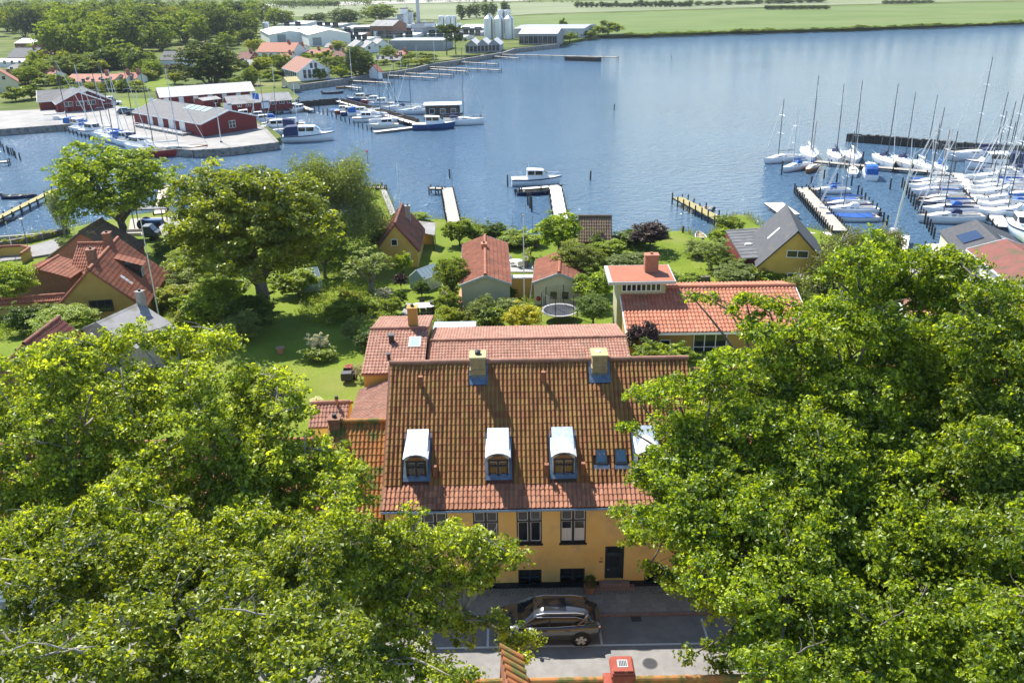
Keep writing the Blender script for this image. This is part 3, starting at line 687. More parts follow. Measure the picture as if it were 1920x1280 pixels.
# dormers
for i, (a, b) in enumerate(DORM):
    xc = (a + b) / 2; hw = .50; d = MB(); yf = 34.28; zf = 9.52
    ch = MB()                                           # wedge-shaped body of the dormer
    ch.hexa([(xc - hw, yf, zf), (xc - hw, yf, 10.72), (xc - hw, 35.9, 11.3)], [(xc + hw, yf, zf), (xc + hw, yf, 10.72), (xc + hw, 35.9, 11.3)])
    dm = ch.build('dormer', 'zinc', TH)
    fl = MB()                                           # lead apron all round
    def rp(x, y, h): return (x, y, SK[1] + (y - SK[0]) * sd1[2] / sd1[1] + h)
    fl.slab([rp(xc - .63, 34.06, .11), rp(xc + .63, 34.06, .11), rp(xc + .63, 34.32, .11), rp(xc - .63, 34.32, .11)], .03)
    for s in (-1, 1):
        x0, x1 = sorted((xc + s * .5, xc + s * .63)); fl.slab([rp(x0, 34.32, .113), rp(x1, 34.32, .113), rp(x1, 35.75, .113), rp(x0, 35.75, .113)], .03)
    fl.slab([rp(xc - .63, 35.45, .116), rp(xc + .63, 35.45, .116), rp(xc + .63, 35.86, .116), rp(xc - .63, 35.86, .116)], .03)
    fl.build('flashing', 'lead', dm)
    rfm = MB(); pts = [(-.58, 0), (-.42, .13), (-.22, .215), (0, .245), (.22, .215), (.42, .13), (.58, 0)]
    secs = []
    for y, z, k in ((yf - .14, 10.72, 1.0), (35.0, 10.80, 1.0), (35.55, 10.9, .96)):
        secs.append([(xc + x * k, y, z + h * 1.0) for x, h in pts])
    rfm.loft(secs, close=False, cap=False); rfm.loft([[(p[0], p[1], p[2] - .05) for p in q] for q in secs], close=False, cap=False)
    for s0 in (secs[0],): rfm.add(s0 + [(p[0], p[1], p[2] - .05) for p in s0], [(k, k + 1, k + 8, k + 7) for k in range(6)])
    rfm.build('dormer_roof', 'zinc_white', dm, smooth=False)
    tp = MB(); tp.hexa([(xc + x * .86, yf - .02, 10.50 + (h if abs(x) < .5 else 0) + .0) for x, h in pts] + [(xc + .5, yf - .02, 10.46), (xc - .5, yf - .02, 10.46)],
                       [(xc + x * .86, yf + .04, 10.50 + (h if abs(x) < .5 else 0)) for x, h in pts] + [(xc + .5, yf + .04, 10.46), (xc - .5, yf + .04, 10.46)]); tp.build('dormer_head', 'boat_wood', dm)
    casement(dm, xc - .46, xc + .46, 9.60, 10.55, yf - .05, 2, [.66], fw=.085, inner=False, name='dormer_window')
    s = MB(); s.box(xc - .5, yf - .09, 9.52, xc + .5, yf + .05, 9.60); s.build('dormer_sill', 'lead', dm)
# roof windows
for a, b in SKY:
    q = [rp(a, 34.56, .13), rp(b, 34.56, .13), rp(b, 35.1, .13), rp(a, 35.1, .13)]
    f = MB(); f.slab(q, .08); sk = f.build('roof_window', 'black_paint', TH)
    g2 = MB(); g2.slab([rp(a + .06, 34.62, .14), rp(b - .06, 34.62, .14), rp(b - .06, 35.05, .14), rp(a + .06, 35.05, .14)], .008); g2.build('pane', 'glass_sky', sk)
    g2 = MB(); g2.slab([rp(a - .1, 34.38, .10), rp(b + .1, 34.38, .10), rp(b + .1, 34.555, .10), rp(a - .1, 34.555, .10)], .02); g2.build('flashing', 'lead', sk)
for x, y in ((-4.45, 37.75), (1.49, 37.85), (-3.67, 34.3), (1.49, 34.3), (3.17, 34.32)):
    q = rp(x, y, 0); f = MB(); f.box(x - .075, y - .08, q[2] - .1, x + .075, y + .08, q[2] + .52); f.box(x - .1, y - .1, q[2] + .52, x + .1, y + .1, q[2] + .56); f.build('vent_pipe', 'tile_skirt', TH)
# pot plant by the steps
pt = thing('potted_shrub', 'small round shrub in a terracotta pot beside the granite steps', 'potted plant', (3.45, 32.85, S + .1))
m = MB(); m.tube([(0, 0, 0), (0, 0, .34), (0, 0, .36), (0, 0, .40)], [.2, .26, .29, .29], 14); m.build('pot', 'terracotta', pt)
rg = np.random.default_rng(4); cen, _ = on_lobes([(0, 0, .62, .26, .26, .3)], 60, rg)
link(bpy.data.objects.new('foliage', crown_mesh('foliage', 'leaf_dark', cen, np.full(len(cen), .1), 12, .06, 3)), pt)

# small street fittings
DG = thing('drain_grate', 'iron drain grate in the gutter right of the parked car', 'drain', (5.4, 31.05, S + .022)); m = MB(); m.box(-.22, -.16, -.02, .22, .16, .006); m.build('frame', 'plinth_black', DG)
for k in range(6): m = MB(); m.box(-.19 + k * .068, -.13, .006, -.155 + k * .068, .13, .014); m.build('grate_bar', 'felt', DG)
MC = thing('manhole_cover', 'round iron manhole cover on the sunlit road', 'manhole cover', (5.6, 28.3, S + .022)); m = MB(); m.cyl((0, 0, -.02), (0, 0, .006), .33, .33, 24); m.build('frame', 'felt', MC); m = MB(); m.cyl((0, 0, .006), (0, 0, .012), .28, .28, 24); m.build('lid', 'black_paint', MC)
sheet('road_patch', 0.2, 27.0, 2.6, 28.4, S + .024, 'asphalt', skirt=.1)
# ================================================================ the two street trees in the foreground
def big_tree(label, base, trunk_r, fork_z, lobes, leaf, bark, seed, per=32, csize=.33, lsize=.13, nlimb=7, dens=58, cen_twigs=.2, over=.3):
    """lobes: (Vector centre, radius). Trunk at base; limbs run to groups of lobes, twigs to their leaf sprays"""
    rnd = random.Random(seed); rng = np.random.default_rng(seed)
    T = thing('street_tree', label, 'tree', base); b = Vector(base)
    L = [(c - b, r) for c, r in lobes]
    fork = Vector((0, 0, fork_z - b.z)); mb = MB()
    limb(mb, (0, 0, -.4), fork, trunk_r * 1.2, trunk_r * .8, rnd, .03, 5, 10)
    # groups of lobes by direction from the fork
    seeds = rnd.sample(range(len(L)), nlimb); cen = [L[i][0].copy() for i in seeds]
    for _ in range(6):
        own = [min(range(nlimb), key=lambda k: (c - cen[k]).length) for c, r in L]
        for k in range(nlimb):
            q = [L[i][0] for i in range(len(L)) if own[i] == k]
            if q: cen[k] = sum(q, Vector()) / len(q)
    for k in range(nlimb):
        mid = fork.lerp(cen[k], .85) - Vector((0, 0, .5)); limb(mb, fork - Vector((0, 0, rnd.uniform(0, 1.2))), mid, trunk_r * .34, trunk_r * .16, rnd, .10, 7, 8)
        for i in range(len(L)):
            if own[i] == k: limb(mb, mid, L[i][0] - Vector((0, 0, .15)), trunk_r * .16, .03, rnd, .12, 6, 6)
    lob = [(c.x, c.y, c.z, r, r, r * .62) for c, r in L]
    cn, ow = on_lobes(lob, [max(5, int(dens * r * r)) for c, r in L], rng, .3, -.75, .4)
    for j in range(len(cn)):
        if rnd.random() < cen_twigs:
            a = L[ow[j]][0]; limb(mb, (a.x, a.y, a.z - .15), cn[j], .028, .008, rnd, .14, 4, 4)
    for i in range(len(L)):                              # pale boughs arching over the top of the foliage
        if rnd.random() < over:
            a, ra = L[i]; j = min((k for k in range(len(L)) if k != i and (L[k][0] - a).length > .9), key=lambda k: (L[k][0] - a).length + rnd.uniform(0, 1.2)); b2, rb2 = L[j]
            pa = limb(mb, a + Vector((0, 0, ra * .25)), b2 + Vector((0, 0, rb2 * .75)), .042, .014, rnd, .12, 7, 5)
            for q in (pa[3], pa[5]): limb(mb, q, q + Vector((rnd.uniform(-.8, .8), rnd.uniform(-.8, .8), rnd.uniform(.1, .6))), .016, .005, rnd, .15, 4, 4)
    mb.build('trunk', bark, T, smooth=True)
    rad = rng.uniform(.65, 1.35, len(cn)) * csize
    me = crown_mesh('crown', leaf, cn, rad, per, lsize, seed + 1, up=.5, flat=.6, jit=.36, aspect=.75, ball=.95)
    link(bpy.data.objects.new('crown', me), T); return T
def region_lobes(rows, seed, ystep=66, ustep=82, r=(1.0, 1.35), skip=.06, behind=.35):
    """rows: (v, u_left, u_right, Y) outlines of the crown with the distance of its front; lobes fill the volume behind"""
    rnd = random.Random(seed); out = []
    vs_ = np.arange(rows[0][0], rows[-1][0] + 1, ystep)
    for j, v in enumerate(vs_):
        ul = np.interp(v, [q[0] for q in rows], [q[1] for q in rows]); ur = np.interp(v, [q[0] for q in rows], [q[2] for q in rows]); yy = np.interp(v, [q[0] for q in rows], [q[3] for q in rows])
        n = max(1, round((ur - ul) / ustep)); 
        for i in range(n + 1):
            u = ul + (ur - ul) * (i + (.5 if j % 2 and i < n else 0)) / n if n else ul
            edge = i == 0 or i == n
            if not edge and rnd.random() < skip: continue
            rr = rnd.uniform(*r) * (.72 if edge else 1)
            dY = rnd.uniform(-1.1, 1.1)
            out.append((AT(u + rnd.uniform(-22, 22), v + rnd.uniform(-18, 18), yy + dY), rr))
            if not edge and rnd.random() < behind:
                c = AT(u, v, yy + dY) + Vector((rnd.uniform(-1, 1), rnd.uniform(1.5, 3), -rnd.uniform(1.6, 3.0))); out.append((c, rr))
    return out
LA = region_lobes([(660, 40, 430, 31.5), (720, -60, 500, 30.5), (800, -80, 530, 29), (870, -80, 620, 28), (940, -80, 630, 27), (1010, -60, 640, 25.5)], 5)
LA += [(AT(u, v, y), r) for u, v, y, r in [(255, 636, 32, .9), (330, 632, 32, .7), (520, 735, 30, .9), (560, 770, 29.5, .6), (655, 890, 28, .7), (670, 930, 27.5, .6),
       (720, 1010, 26.5, 1.0), (770, 990, 26.5, .8), (790, 1060, 26, 1.0), (850, 1010, 26.5, .9), (905, 1030, 26.5, .85), (950, 1040, 26.3, .6), (900, 1080, 26, .7), (845, 1090, 26, .8), (720, 1085, 26, 1.0),
       (680, 1130, 25.5, 1.1), (760, 1140, 25, 1.0), (820, 1150, 25, .8), (870, 1180, 25, .6), (930, 1165, 25.3, .5), (960, 1190, 25.3, .55), (1000, 1195, 25.5, .38), (975, 1230, 25.5, .4), (650, 1210, 23, 1.1), (740, 1220, 23.5, 1.1), (800, 1250, 23, .9), (700, 1275, 22, 1.1), (860, 1270, 22, .6), (645, 1040, 25.5, 1.0), (600, 1000, 26, 1.0), (690, 1060, 25.8, .9), (640, 1080, 24.5, 1.0), (30, 1040, 25, 1.2), (-20, 1060, 24, 1.2), (60, 1000, 26, 1.1), (100, 1050, 24.5, 1.0), (420, 870, 28.4, .9), (480, 890, 28.2, .9), (560, 960, 26.8, .9)]]
big_tree('broad street tree with pale green leaves left of the yellow town house', (-9.5, 26.5, S), .42, 11.5, LA, 'leaf_fore', 'bark_pale', 21, nlimb=9, over=.6)
LB = region_lobes([(1050, -60, 600, 22.5), (1120, -60, 600, 20.5), (1200, -60, 640, 18.5), (1290, -60, 640, 17)], 9, ustep=95, r=(.9, 1.2))
big_tree('street tree in the bottom left corner with grey forked boughs', (-10.5, 16.5, S), .36, 10.0, LB, 'leaf_fore', 'bark_pale', 33, nlimb=6, over=.6)
RA = region_lobes([(500, 1600, 1720, 33), (560, 1520, 1830, 32), (620, 1420, 1850, 31), (680, 1320, 1850, 30), (760, 1240, 1850, 28.8), (840, 1235, 1850, 27.4), (920, 1230, 1850, 26), (1000, 1230, 1850, 24.6), (1080, 1330, 1850, 23.2), (1160, 1390, 1850, 21.8), (1240, 1430, 1860, 20.2), (1300, 1430, 1860, 19)], 15, ystep=58, ustep=70, skip=.0, behind=.5)
RA += [(AT(u, v, y), r) for u, v, y, r in [(1640, 452, 33.5, .6), (1600, 480, 33, .6), (1690, 480, 33.5, .5), (1560, 510, 33, .6), (1300, 552, 33, .28), (1340, 560, 33, .34), (1370, 580, 33, .3), (1400, 560, 33, .42), (1440, 570, 33, .5), (1480, 580, 33, .6), (1420, 600, 32.5, .4), (1195, 740, 31, .5), (1180, 800, 30.5, .45), (1190, 890, 29.5, .5), (1170, 960, 29, .45), (1190, 1010, 28.5, .4), (1215, 1060, 28, .35),
       (1260, 1085, 27.5, .6), (1320, 1120, 26.5, .6), (1290, 1225, 24, .32), (1330, 1215, 24, .3), (1350, 1250, 23.5, .45), (1390, 1225, 23, .6)]]
big_tree('large leafy street tree right of the town house, overhanging its roof', (14.0, 31.5, S), .5, 10.5, RA, 'leaf_fore2', 'bark', 55, nlimb=10)
RB = region_lobes([(500, 1790, 1800, 32), (560, 1800, 1960, 30.5), (640, 1790, 1990, 29), (720, 1800, 1990, 27.6), (800, 1830, 1990, 26), (900, 1830, 1990, 24.2), (1000, 1830, 1990, 22.4), (1100, 1840, 1990, 20.6), (1200, 1850, 1990, 18.8), (1290, 1850, 1990, 17.4)], 18, ystep=62, ustep=66, skip=.04, behind=.4)
big_tree('open-crowned street tree at the right edge with thin spreading boughs', (20.5, 30.0, S), .38, 11.0, RB, 'leaf_fore2', 'bark', 77, nlimb=6)
# ================================================================ houses: one builder
WCACHE = {}
def win(parent, p, rz, w, h, nx=1, ny=1, mat='white_paint', name='window', glass='glass', t=.06):
    key = (round(w, 2), round(h, 2), nx, ny, mat, glass, t)
    if key not in WCACHE:
        m = MB(); a = w / 2; m.box(-a, -.06, 0, -a + t, .02, h); m.box(a - t, -.06, 0, a, .02, h); m.box(-a + t, -.06, 0, a - t, .02, t); m.box(-a + t, -.06, h - t, a - t, .02, h)
        for k in range(1, nx): x = -a + w * k / nx; m.box(x - t / 2, -.055, t, x + t / 2, .018, h - t)
        for k in range(1, ny): z = h * k / ny; m.box(-a + t, -.05, z - t / 3, a - t, .016, z + t / 3)
        g = MB(); g.box(-a + t * .5, -.025, t * .5, a - t * .5, -.012, h - t * .5)
        WCACHE[key] = (m.mesh(name, mat), g.mesh('pane', glass))
    f, g = WCACHE[key]; o = obj_from_mesh(name, f, parent, p, (0, 0, rz)); obj_from_mesh('pane', g, o); return o
def chimney_part(parent, x, y, z0, z1, w=.55, d=.55, mat='brick_red', pot=None):
    m = MB(); m.box(x - w / 2, y - d / 2, z0, x + w / 2, y + d / 2, z1 - .08); m.box(x - w / 2 - .05, y - d / 2 - .05, z1 - .08, x + w / 2 + .05, y + d / 2 + .05, z1)
    c = m.build('chimney', mat, parent)
    p = MB(); p.cyl((x, y, z1), (x, y, z1 + .16), .12, .1, 10); p.build('chimney_pot', pot or 'plinth_black', c); return c
def gabled(name, label, r0, r1, zr, hw, ze, zg, wall='ochre_wall', roof='tile_red', hwb=None, zeb=None, over=.3, gov=.25, tile=.21, lo=True, windows=(), chim=(), cat='house', barge=None, group=None, px=True, thick=.14, plain=False, sky=()):
    """ridge from r0 to r1 (photo points at height zr, or world points), local x along it, -y the right-hand slope.
    windows: (face, a, z, w, h, nx, ny, mat): face f (-y), b (+y), l, r; a along the face, z above the ground"""
    P0 = G(*r0, zr) if px else Vector((*r0, zr)); P1 = G(*r1, zr) if px else Vector((*r1, zr)); d = (P1 - P0); L = math.hypot(d.x, d.y); rz = math.atan2(d.y, d.x)
    hwb = hwb or hw; zeb = zeb or ze
    T = thing(name, label, cat, ((P0.x + P1.x) / 2, (P0.y + P1.y) / 2, zg), rz, group)
    x0, x1 = -L / 2, L / 2; a, b = x0 + gov, x1 - gov; hf, hb, hr = ze - zg, zeb - zg, zr - zg - thick
    m = MB(); A = [(a, -hw, -.5), (a, -hw, hf - thick * .5), (a, 0, hr), (a, hwb, hb - thick * .5), (a, hwb, -.5)]; m.hexa(A, [(b, p[1], p[2]) for p in A]); m.build('wall', wall, T)
    sf, sb = (zr - ze) / hw, (zr - zeb) / hwb; H = zr - zg
    ef = (-(hw + over), hf - over * sf); eb = (hwb + over, hb - over * sb)
    m = MB(); m.slab([(x0, ef[0], ef[1]), (x1, ef[0], ef[1]), (x1, 0, H), (x0, 0, H)], thick); m.slab([(x1, eb[0], eb[1]), (x0, eb[0], eb[1]), (x0, 0, H - .003), (x1, 0, H - .003)], thick)
    rf = m.build('roof', roof, T)
    if tile:
        for nm, e, ud, org in (('roof_tiles', ef, (1, 0, 0), (x0, ef[0], ef[1])), ('roof_tiles', eb, (-1, 0, 0), (x1, eb[0], eb[1]))):
            Ls = math.hypot(e[0], H - e[1]); sd = (0, -e[0] / Ls, (H - e[1]) / Ls)
            tile_part(nm, rf, roof, (org[0], org[1], org[2] + .012), ud, sd, L, Ls, tw=tile, tl=tile * 1.6, amp=tile * .26, th=tile * .13, lo=lo, rng=np.random.default_rng(int(abs(r0[0]) * 7 + r0[1])))
        ridge_caps(rf, roof, (x0, 0, H + .02), (x1, 0, H + .02), tile * .62, tile * 1.8)
    elif not plain:
        m = MB(); m.hexa([(x0, -.2, H - .2 * sf + .005), (x0, 0, H + .035), (x0, .2, H - .2 * sb + .005)], [(x1, -.2, H - .2 * sf + .005), (x1, 0, H + .035), (x1, .2, H - .2 * sb + .005)]); m.build('ridge_capping', roof, rf)
    if barge:
        for x in (x0 - .03, x1 + .03):
            for e in (ef, eb):
                m = MB(); m.hexa([(x - .03, e[0], e[1] - .22), (x + .03, e[0], e[1] - .22), (x + .03, e[0], e[1] + .05), (x - .03, e[0], e[1] + .05)], [(x - .03, 0, H - .22), (x + .03, 0, H - .22), (x + .03, 0, H + .05), (x - .03, 0, H + .05)]); m.build('bargeboard', barge, rf)
        for e in (ef, eb):
            m = MB(); s = -1 if e[0] < 0 else 1; m.box(x0, e[0] + s * .01, e[1] - .2, x1, e[0] + s * .05, e[1] - .01); m.build('fascia', barge, rf)
    for q in windows:
        f, aa, z, w, h, nx_, ny_ = q[:7]; mt = q[7] if len(q) > 7 else 'white_paint'; nm = q[8] if len(q) > 8 else 'window'; gl = q[9] if len(q) > 9 else 'glass'
        if f == 'f': p, r = (aa, -hw - .005, z), 0
        elif f == 'b': p, r = (aa, hwb + .005, z), math.pi
        elif f == 'l': p, r = (a - .005, aa, z), -math.pi / 2
        else: p, r = (b + .005, aa, z), math.pi / 2
        win(T, p, r, w, h, nx_, ny_, mt, nm, gl)
    for q in chim: chimney_part(T, *q)
    def slope_pt(x, y, h): return (x, y, H - abs(y) * (sf if y < 0 else sb) + h)
    for q in sky:                                       # roof windows: (x, y, w, l, frame)
        x, y, w, l2 = q[:4]; fm = q[4] if len(q) > 4 else 'white_paint'; gm = q[5] if len(q) > 5 else 'glass_sky'; dy = l2 / 2
        qd = [slope_pt(x - w / 2, y - dy, .1), slope_pt(x + w / 2, y - dy, .1), slope_pt(x + w / 2, y + dy, .1), slope_pt(x - w / 2, y + dy, .1)]
        m = MB(); m.slab(qd, .12); s = m.build('roof_window', fm, T)
        m = MB(); k = .07; m.slab([slope_pt(x - w / 2 + k, y - dy + k, .112), slope_pt(x + w / 2 - k, y - dy + k, .112), slope_pt(x + w / 2 - k, y + dy - k, .112), slope_pt(x - w / 2 + k, y + dy - k, .112)], .01); m.build('pane', gm, s)
    T['_h'] = H; del T['_h']
    return T
# ---------------------------------------------------------------- wings behind the town house
RW = gabled('rear_wing', 'tiled rear wing with a square ochre chimney behind the town house', (694, 618), (803, 615.5), 9.5, 4.6, 8.55, 3.9, 'ochre_wall', 'tile_pink', hwb=4.6, over=.2, gov=.1,
            chim=[(.9, .45, 5.2, 7.0, .62, .62, 'ochre_dark')], sky=[(1.15, -1.6, .75, 1.1, 'white_paint', 'glass_green')])
for x, y, r, h in ((-.35, -1.5, .16, .5), (-.35, -3.4, .09, .4)):
    m = MB(); z = 5.6 + .0; zz = 5.6 - abs(y) * .206; m.box(x - r, y - r, zz - .1, x + r, y + r, zz + h); m.box(x - r - .05, y - r - .05, zz + h, x + r + .05, y + r + .05, zz + h + .06); m.build('vent_pipe', 'black_paint', RW)
gabled('rear_range', 'long low weathered tiled building behind the town house ridge', (804, 640), (1174, 632), 8.9, 4.4, 8.0, 3.9, 'ochre_dark', 'tile_pink', hwb=4.4, over=.2, gov=.1, tile=.2)
m = MB(); q = [G(812, 617, 7.6), G(892, 615, 7.6)]; m.box(q[0].x, q[0].y, 3.5, q[1].x, q[0].y + 1.4, 7.6); tag(m.build('zinc_lean_to', 'zinc'), 'narrow zinc roofed lean-to behind the long low tiled building', 'shed')
LT = thing('side_wing', 'low side wing with red tiled slope falling to the lawn', 'house', (-7.7, 43.4, 3.9))
m = MB(); m.hexa([(-1.5, -4.4, -.4), (1.6, -4.4, -.4), (1.6, 4.4, -.4), (-1.5, 4.4, -.4)], [(-1.5, -4.4, 3.5), (1.6, -4.4, 4.5), (1.6, 4.4, 4.5), (-1.5, 4.4, 3.5)]); m.build('wall', 'yellow_wall', LT)
m = MB(); m.slab([(-1.75, 4.6, 3.6), (-1.75, -4.6, 3.6), (1.65, -4.6, 4.72), (1.65, 4.6, 4.72)], .12); rr_ = m.build('roof', 'tile_red', LT)
Ls = math.hypot(3.4, 1.12); tile_part('roof_tiles', rr_, 'tile_pink', (-1.75, 4.6, 3.61), (0, -1, 0), (3.4 / Ls, 0, 1.12 / Ls), 9.2, Ls, tw=.2, tl=.33, amp=.05, th=.03, lo=True)
m = MB(); m.slab([(-1.75, -1.2, 3.72), (-1.75, -1.5, 3.72), (1.6, -1.5, 4.83), (1.6, -1.2, 4.83)], .03); m.build('valley_flashing', 'zinc', LT)
gabled('garden_shed', 'little ochre outbuilding with pale tiled roof beside the lawn', (583, 757), (655, 754), 7.0, 1.5, 6.3, 3.9, 'yellow_wall', 'tile_pink', over=.15, gov=.1, chim=[(.45, -.2, 2.9, 3.5, .12, .12, 'brick_red')])
OH = gabled('neighbour_house', 'adjoining low house with mossy orange tiled roof left of the town house', (-8.95, 37.0), (-6.08, 37.0), 11.15, 3.9, 7.85, 4.0, 'cream_wall', 'tile_orange', over=.25, gov=.05, tile=.21, lo=False, px=False,
            windows=[('f', -.6, .9, 1.1, 1.5, 2, 2), ('f', .9, .9, .8, 1.5, 1, 2)], sky=[(-.25, -2.9, .55, .85, 'black_paint')], chim=[(-1.1, -.1, 6.2, 7.5, .5, .5, 'brick_brown')])
gabled('neighbour_house', 'long red tiled house half hidden by the left street tree', (-26, 36.5), (-9.0, 36.5), 10.45, 3.6, 7.4, 4.0, 'white_wall', 'tile_red', over=.25, gov=.05, tile=.22, px=False,
       windows=[('f', -3 + 3 * k, 1.0, 1.1, 1.3, 2, 2) for k in range(-1, 4)])
gabled('neighbour_house', 'red tiled house behind the right street tree', (8.75, 38.4), (24, 38.4), 12.9, 4.6, 8.6, 4.0, 'cream_wall', 'tile_red', over=.25, gov=.05, tile=.22, px=False,
       windows=[('f', -5 + 2.6 * k, 2.6, 1.1, 1.5, 2, 2, 'black_paint') for k in range(5)])
# ---------------------------------------------------------------- house on the near side of the street (only ridge and chimney in view)
NH = thing('near_house', 'near house with ochre ridge tiles along the bottom edge', 'house', (4, 22.6, S))
m = MB(); A = [(-6.6, -2.5, 0), (-6.6, -2.5, 1.5), (-6.6, 0, 4.55), (-6.6, 2.5, 1.5), (-6.6, 2.5, 0)]; m.hexa(A, [(14, p[1], p[2]) for p in A]); m.build('wall', 'ochre_wall', NH)
m = MB(); m.slab([(-6.8, -2.7, 1.38), (14.2, -2.7, 1.38), (14.2, 0, 4.68), (-6.8, 0, 4.68)], .1); m.slab([(14.2, 2.7, 1.38), (-6.8, 2.7, 1.38), (-6.8, 0, 4.677), (14.2, 0, 4.677)], .1); nrf = m.build('roof', 'tile_orange', NH)
Ls = math.hypot(2.7, 3.3)
for ud, org in (((1, 0, 0), (-6.8, -2.7, 1.40)), ((-1, 0, 0), (14.2, 2.7, 1.40))): tile_part('roof_tiles', nrf, 'tile_orange', org, ud, (0, (1 if ud[0] > 0 else -1) * 2.7 / Ls, 3.3 / Ls), 21, Ls)
ridge_caps(nrf, 'tile_orange', (-6.8, 0, 4.72), (14.2, 0, 4.72), .13, .4)
c = AT(1167, 1243, 22.4); cx, cy, cz = c.x - 4, c.y - 22.6, c.z - S
m = MB(); m.box(cx - .34, cy - .36, 4.0, cx + .34, cy + .36, cz - .30); m.box(cx - .40, cy - .42, cz - .30, cx + .40, cy + .42, cz - .16); m.box(cx - .37, cy - .39, cz - .16, cx + .37, cy + .39, cz - .06); m.box(cx - .33, cy - .35, cz - .06, cx + .33, cy + .35, cz)
nc = m.build('chimney', 'chimney_paint', NH, bevel=.015)
m = MB(); m.box(cx - .62, cy - .25, 4.0, cx - .345, cy + .25, cz - .62); m.build('chimney_shoulder', 'chimney_paint', nc, bevel=.02)
m = MB()
for k in range(5): m.box(cx - .12 + k * .055, cy - .12, cz + .002, cx - .09 + k * .055, cy + .12, cz + .03)
m.build('chimney_grate', 'black_paint', nc, kind='stuff')
m = MB(); m.box(cx - .17, cy - .17, cz, cx + .17, cy + .17, cz + .012); m.build('grate_frame', 'felt_light', nc)
HP = thing('hip_tile_row', 'stack of ochre ridge tiles climbing the near roof at bottom centre', 'roof tiles', AT(975, 1290, 21.6))
for k in range(6):
    p = Vector((-.05 * k, .26 * k, .055 * k)); secs = []
    for q, r in ((p + Vector((-.42, .14, .16)), .15), (p + Vector((.36, -.12, -.14)), .12)):
        secs.append([q + Vector((.2 * math.sin(t) * r, math.cos(t) * r, math.sin(t) * r * .95)) for t in [math.pi * j / 7 for j in range(8)]])
    m = MB(); m.loft(secs, close=False, cap=False); m.add(secs[0], [tuple(range(8))]); m.add(secs[1], [tuple(range(8))]); m.build('ridge_tile', 'tile_orange', HP)
m = MB(); m.hexa([(-.5, -.1, -1.2), (.5, -.3, -1.2), (.3, 1.5, -1.2), (-.7, 1.7, -1.2)], [(-.45, .05, .0), (.33, -.2, -.22), (.12, 1.25, .05), (-.62, 1.5, .3)]); m.build('roof_core', 'brick_red', HP)
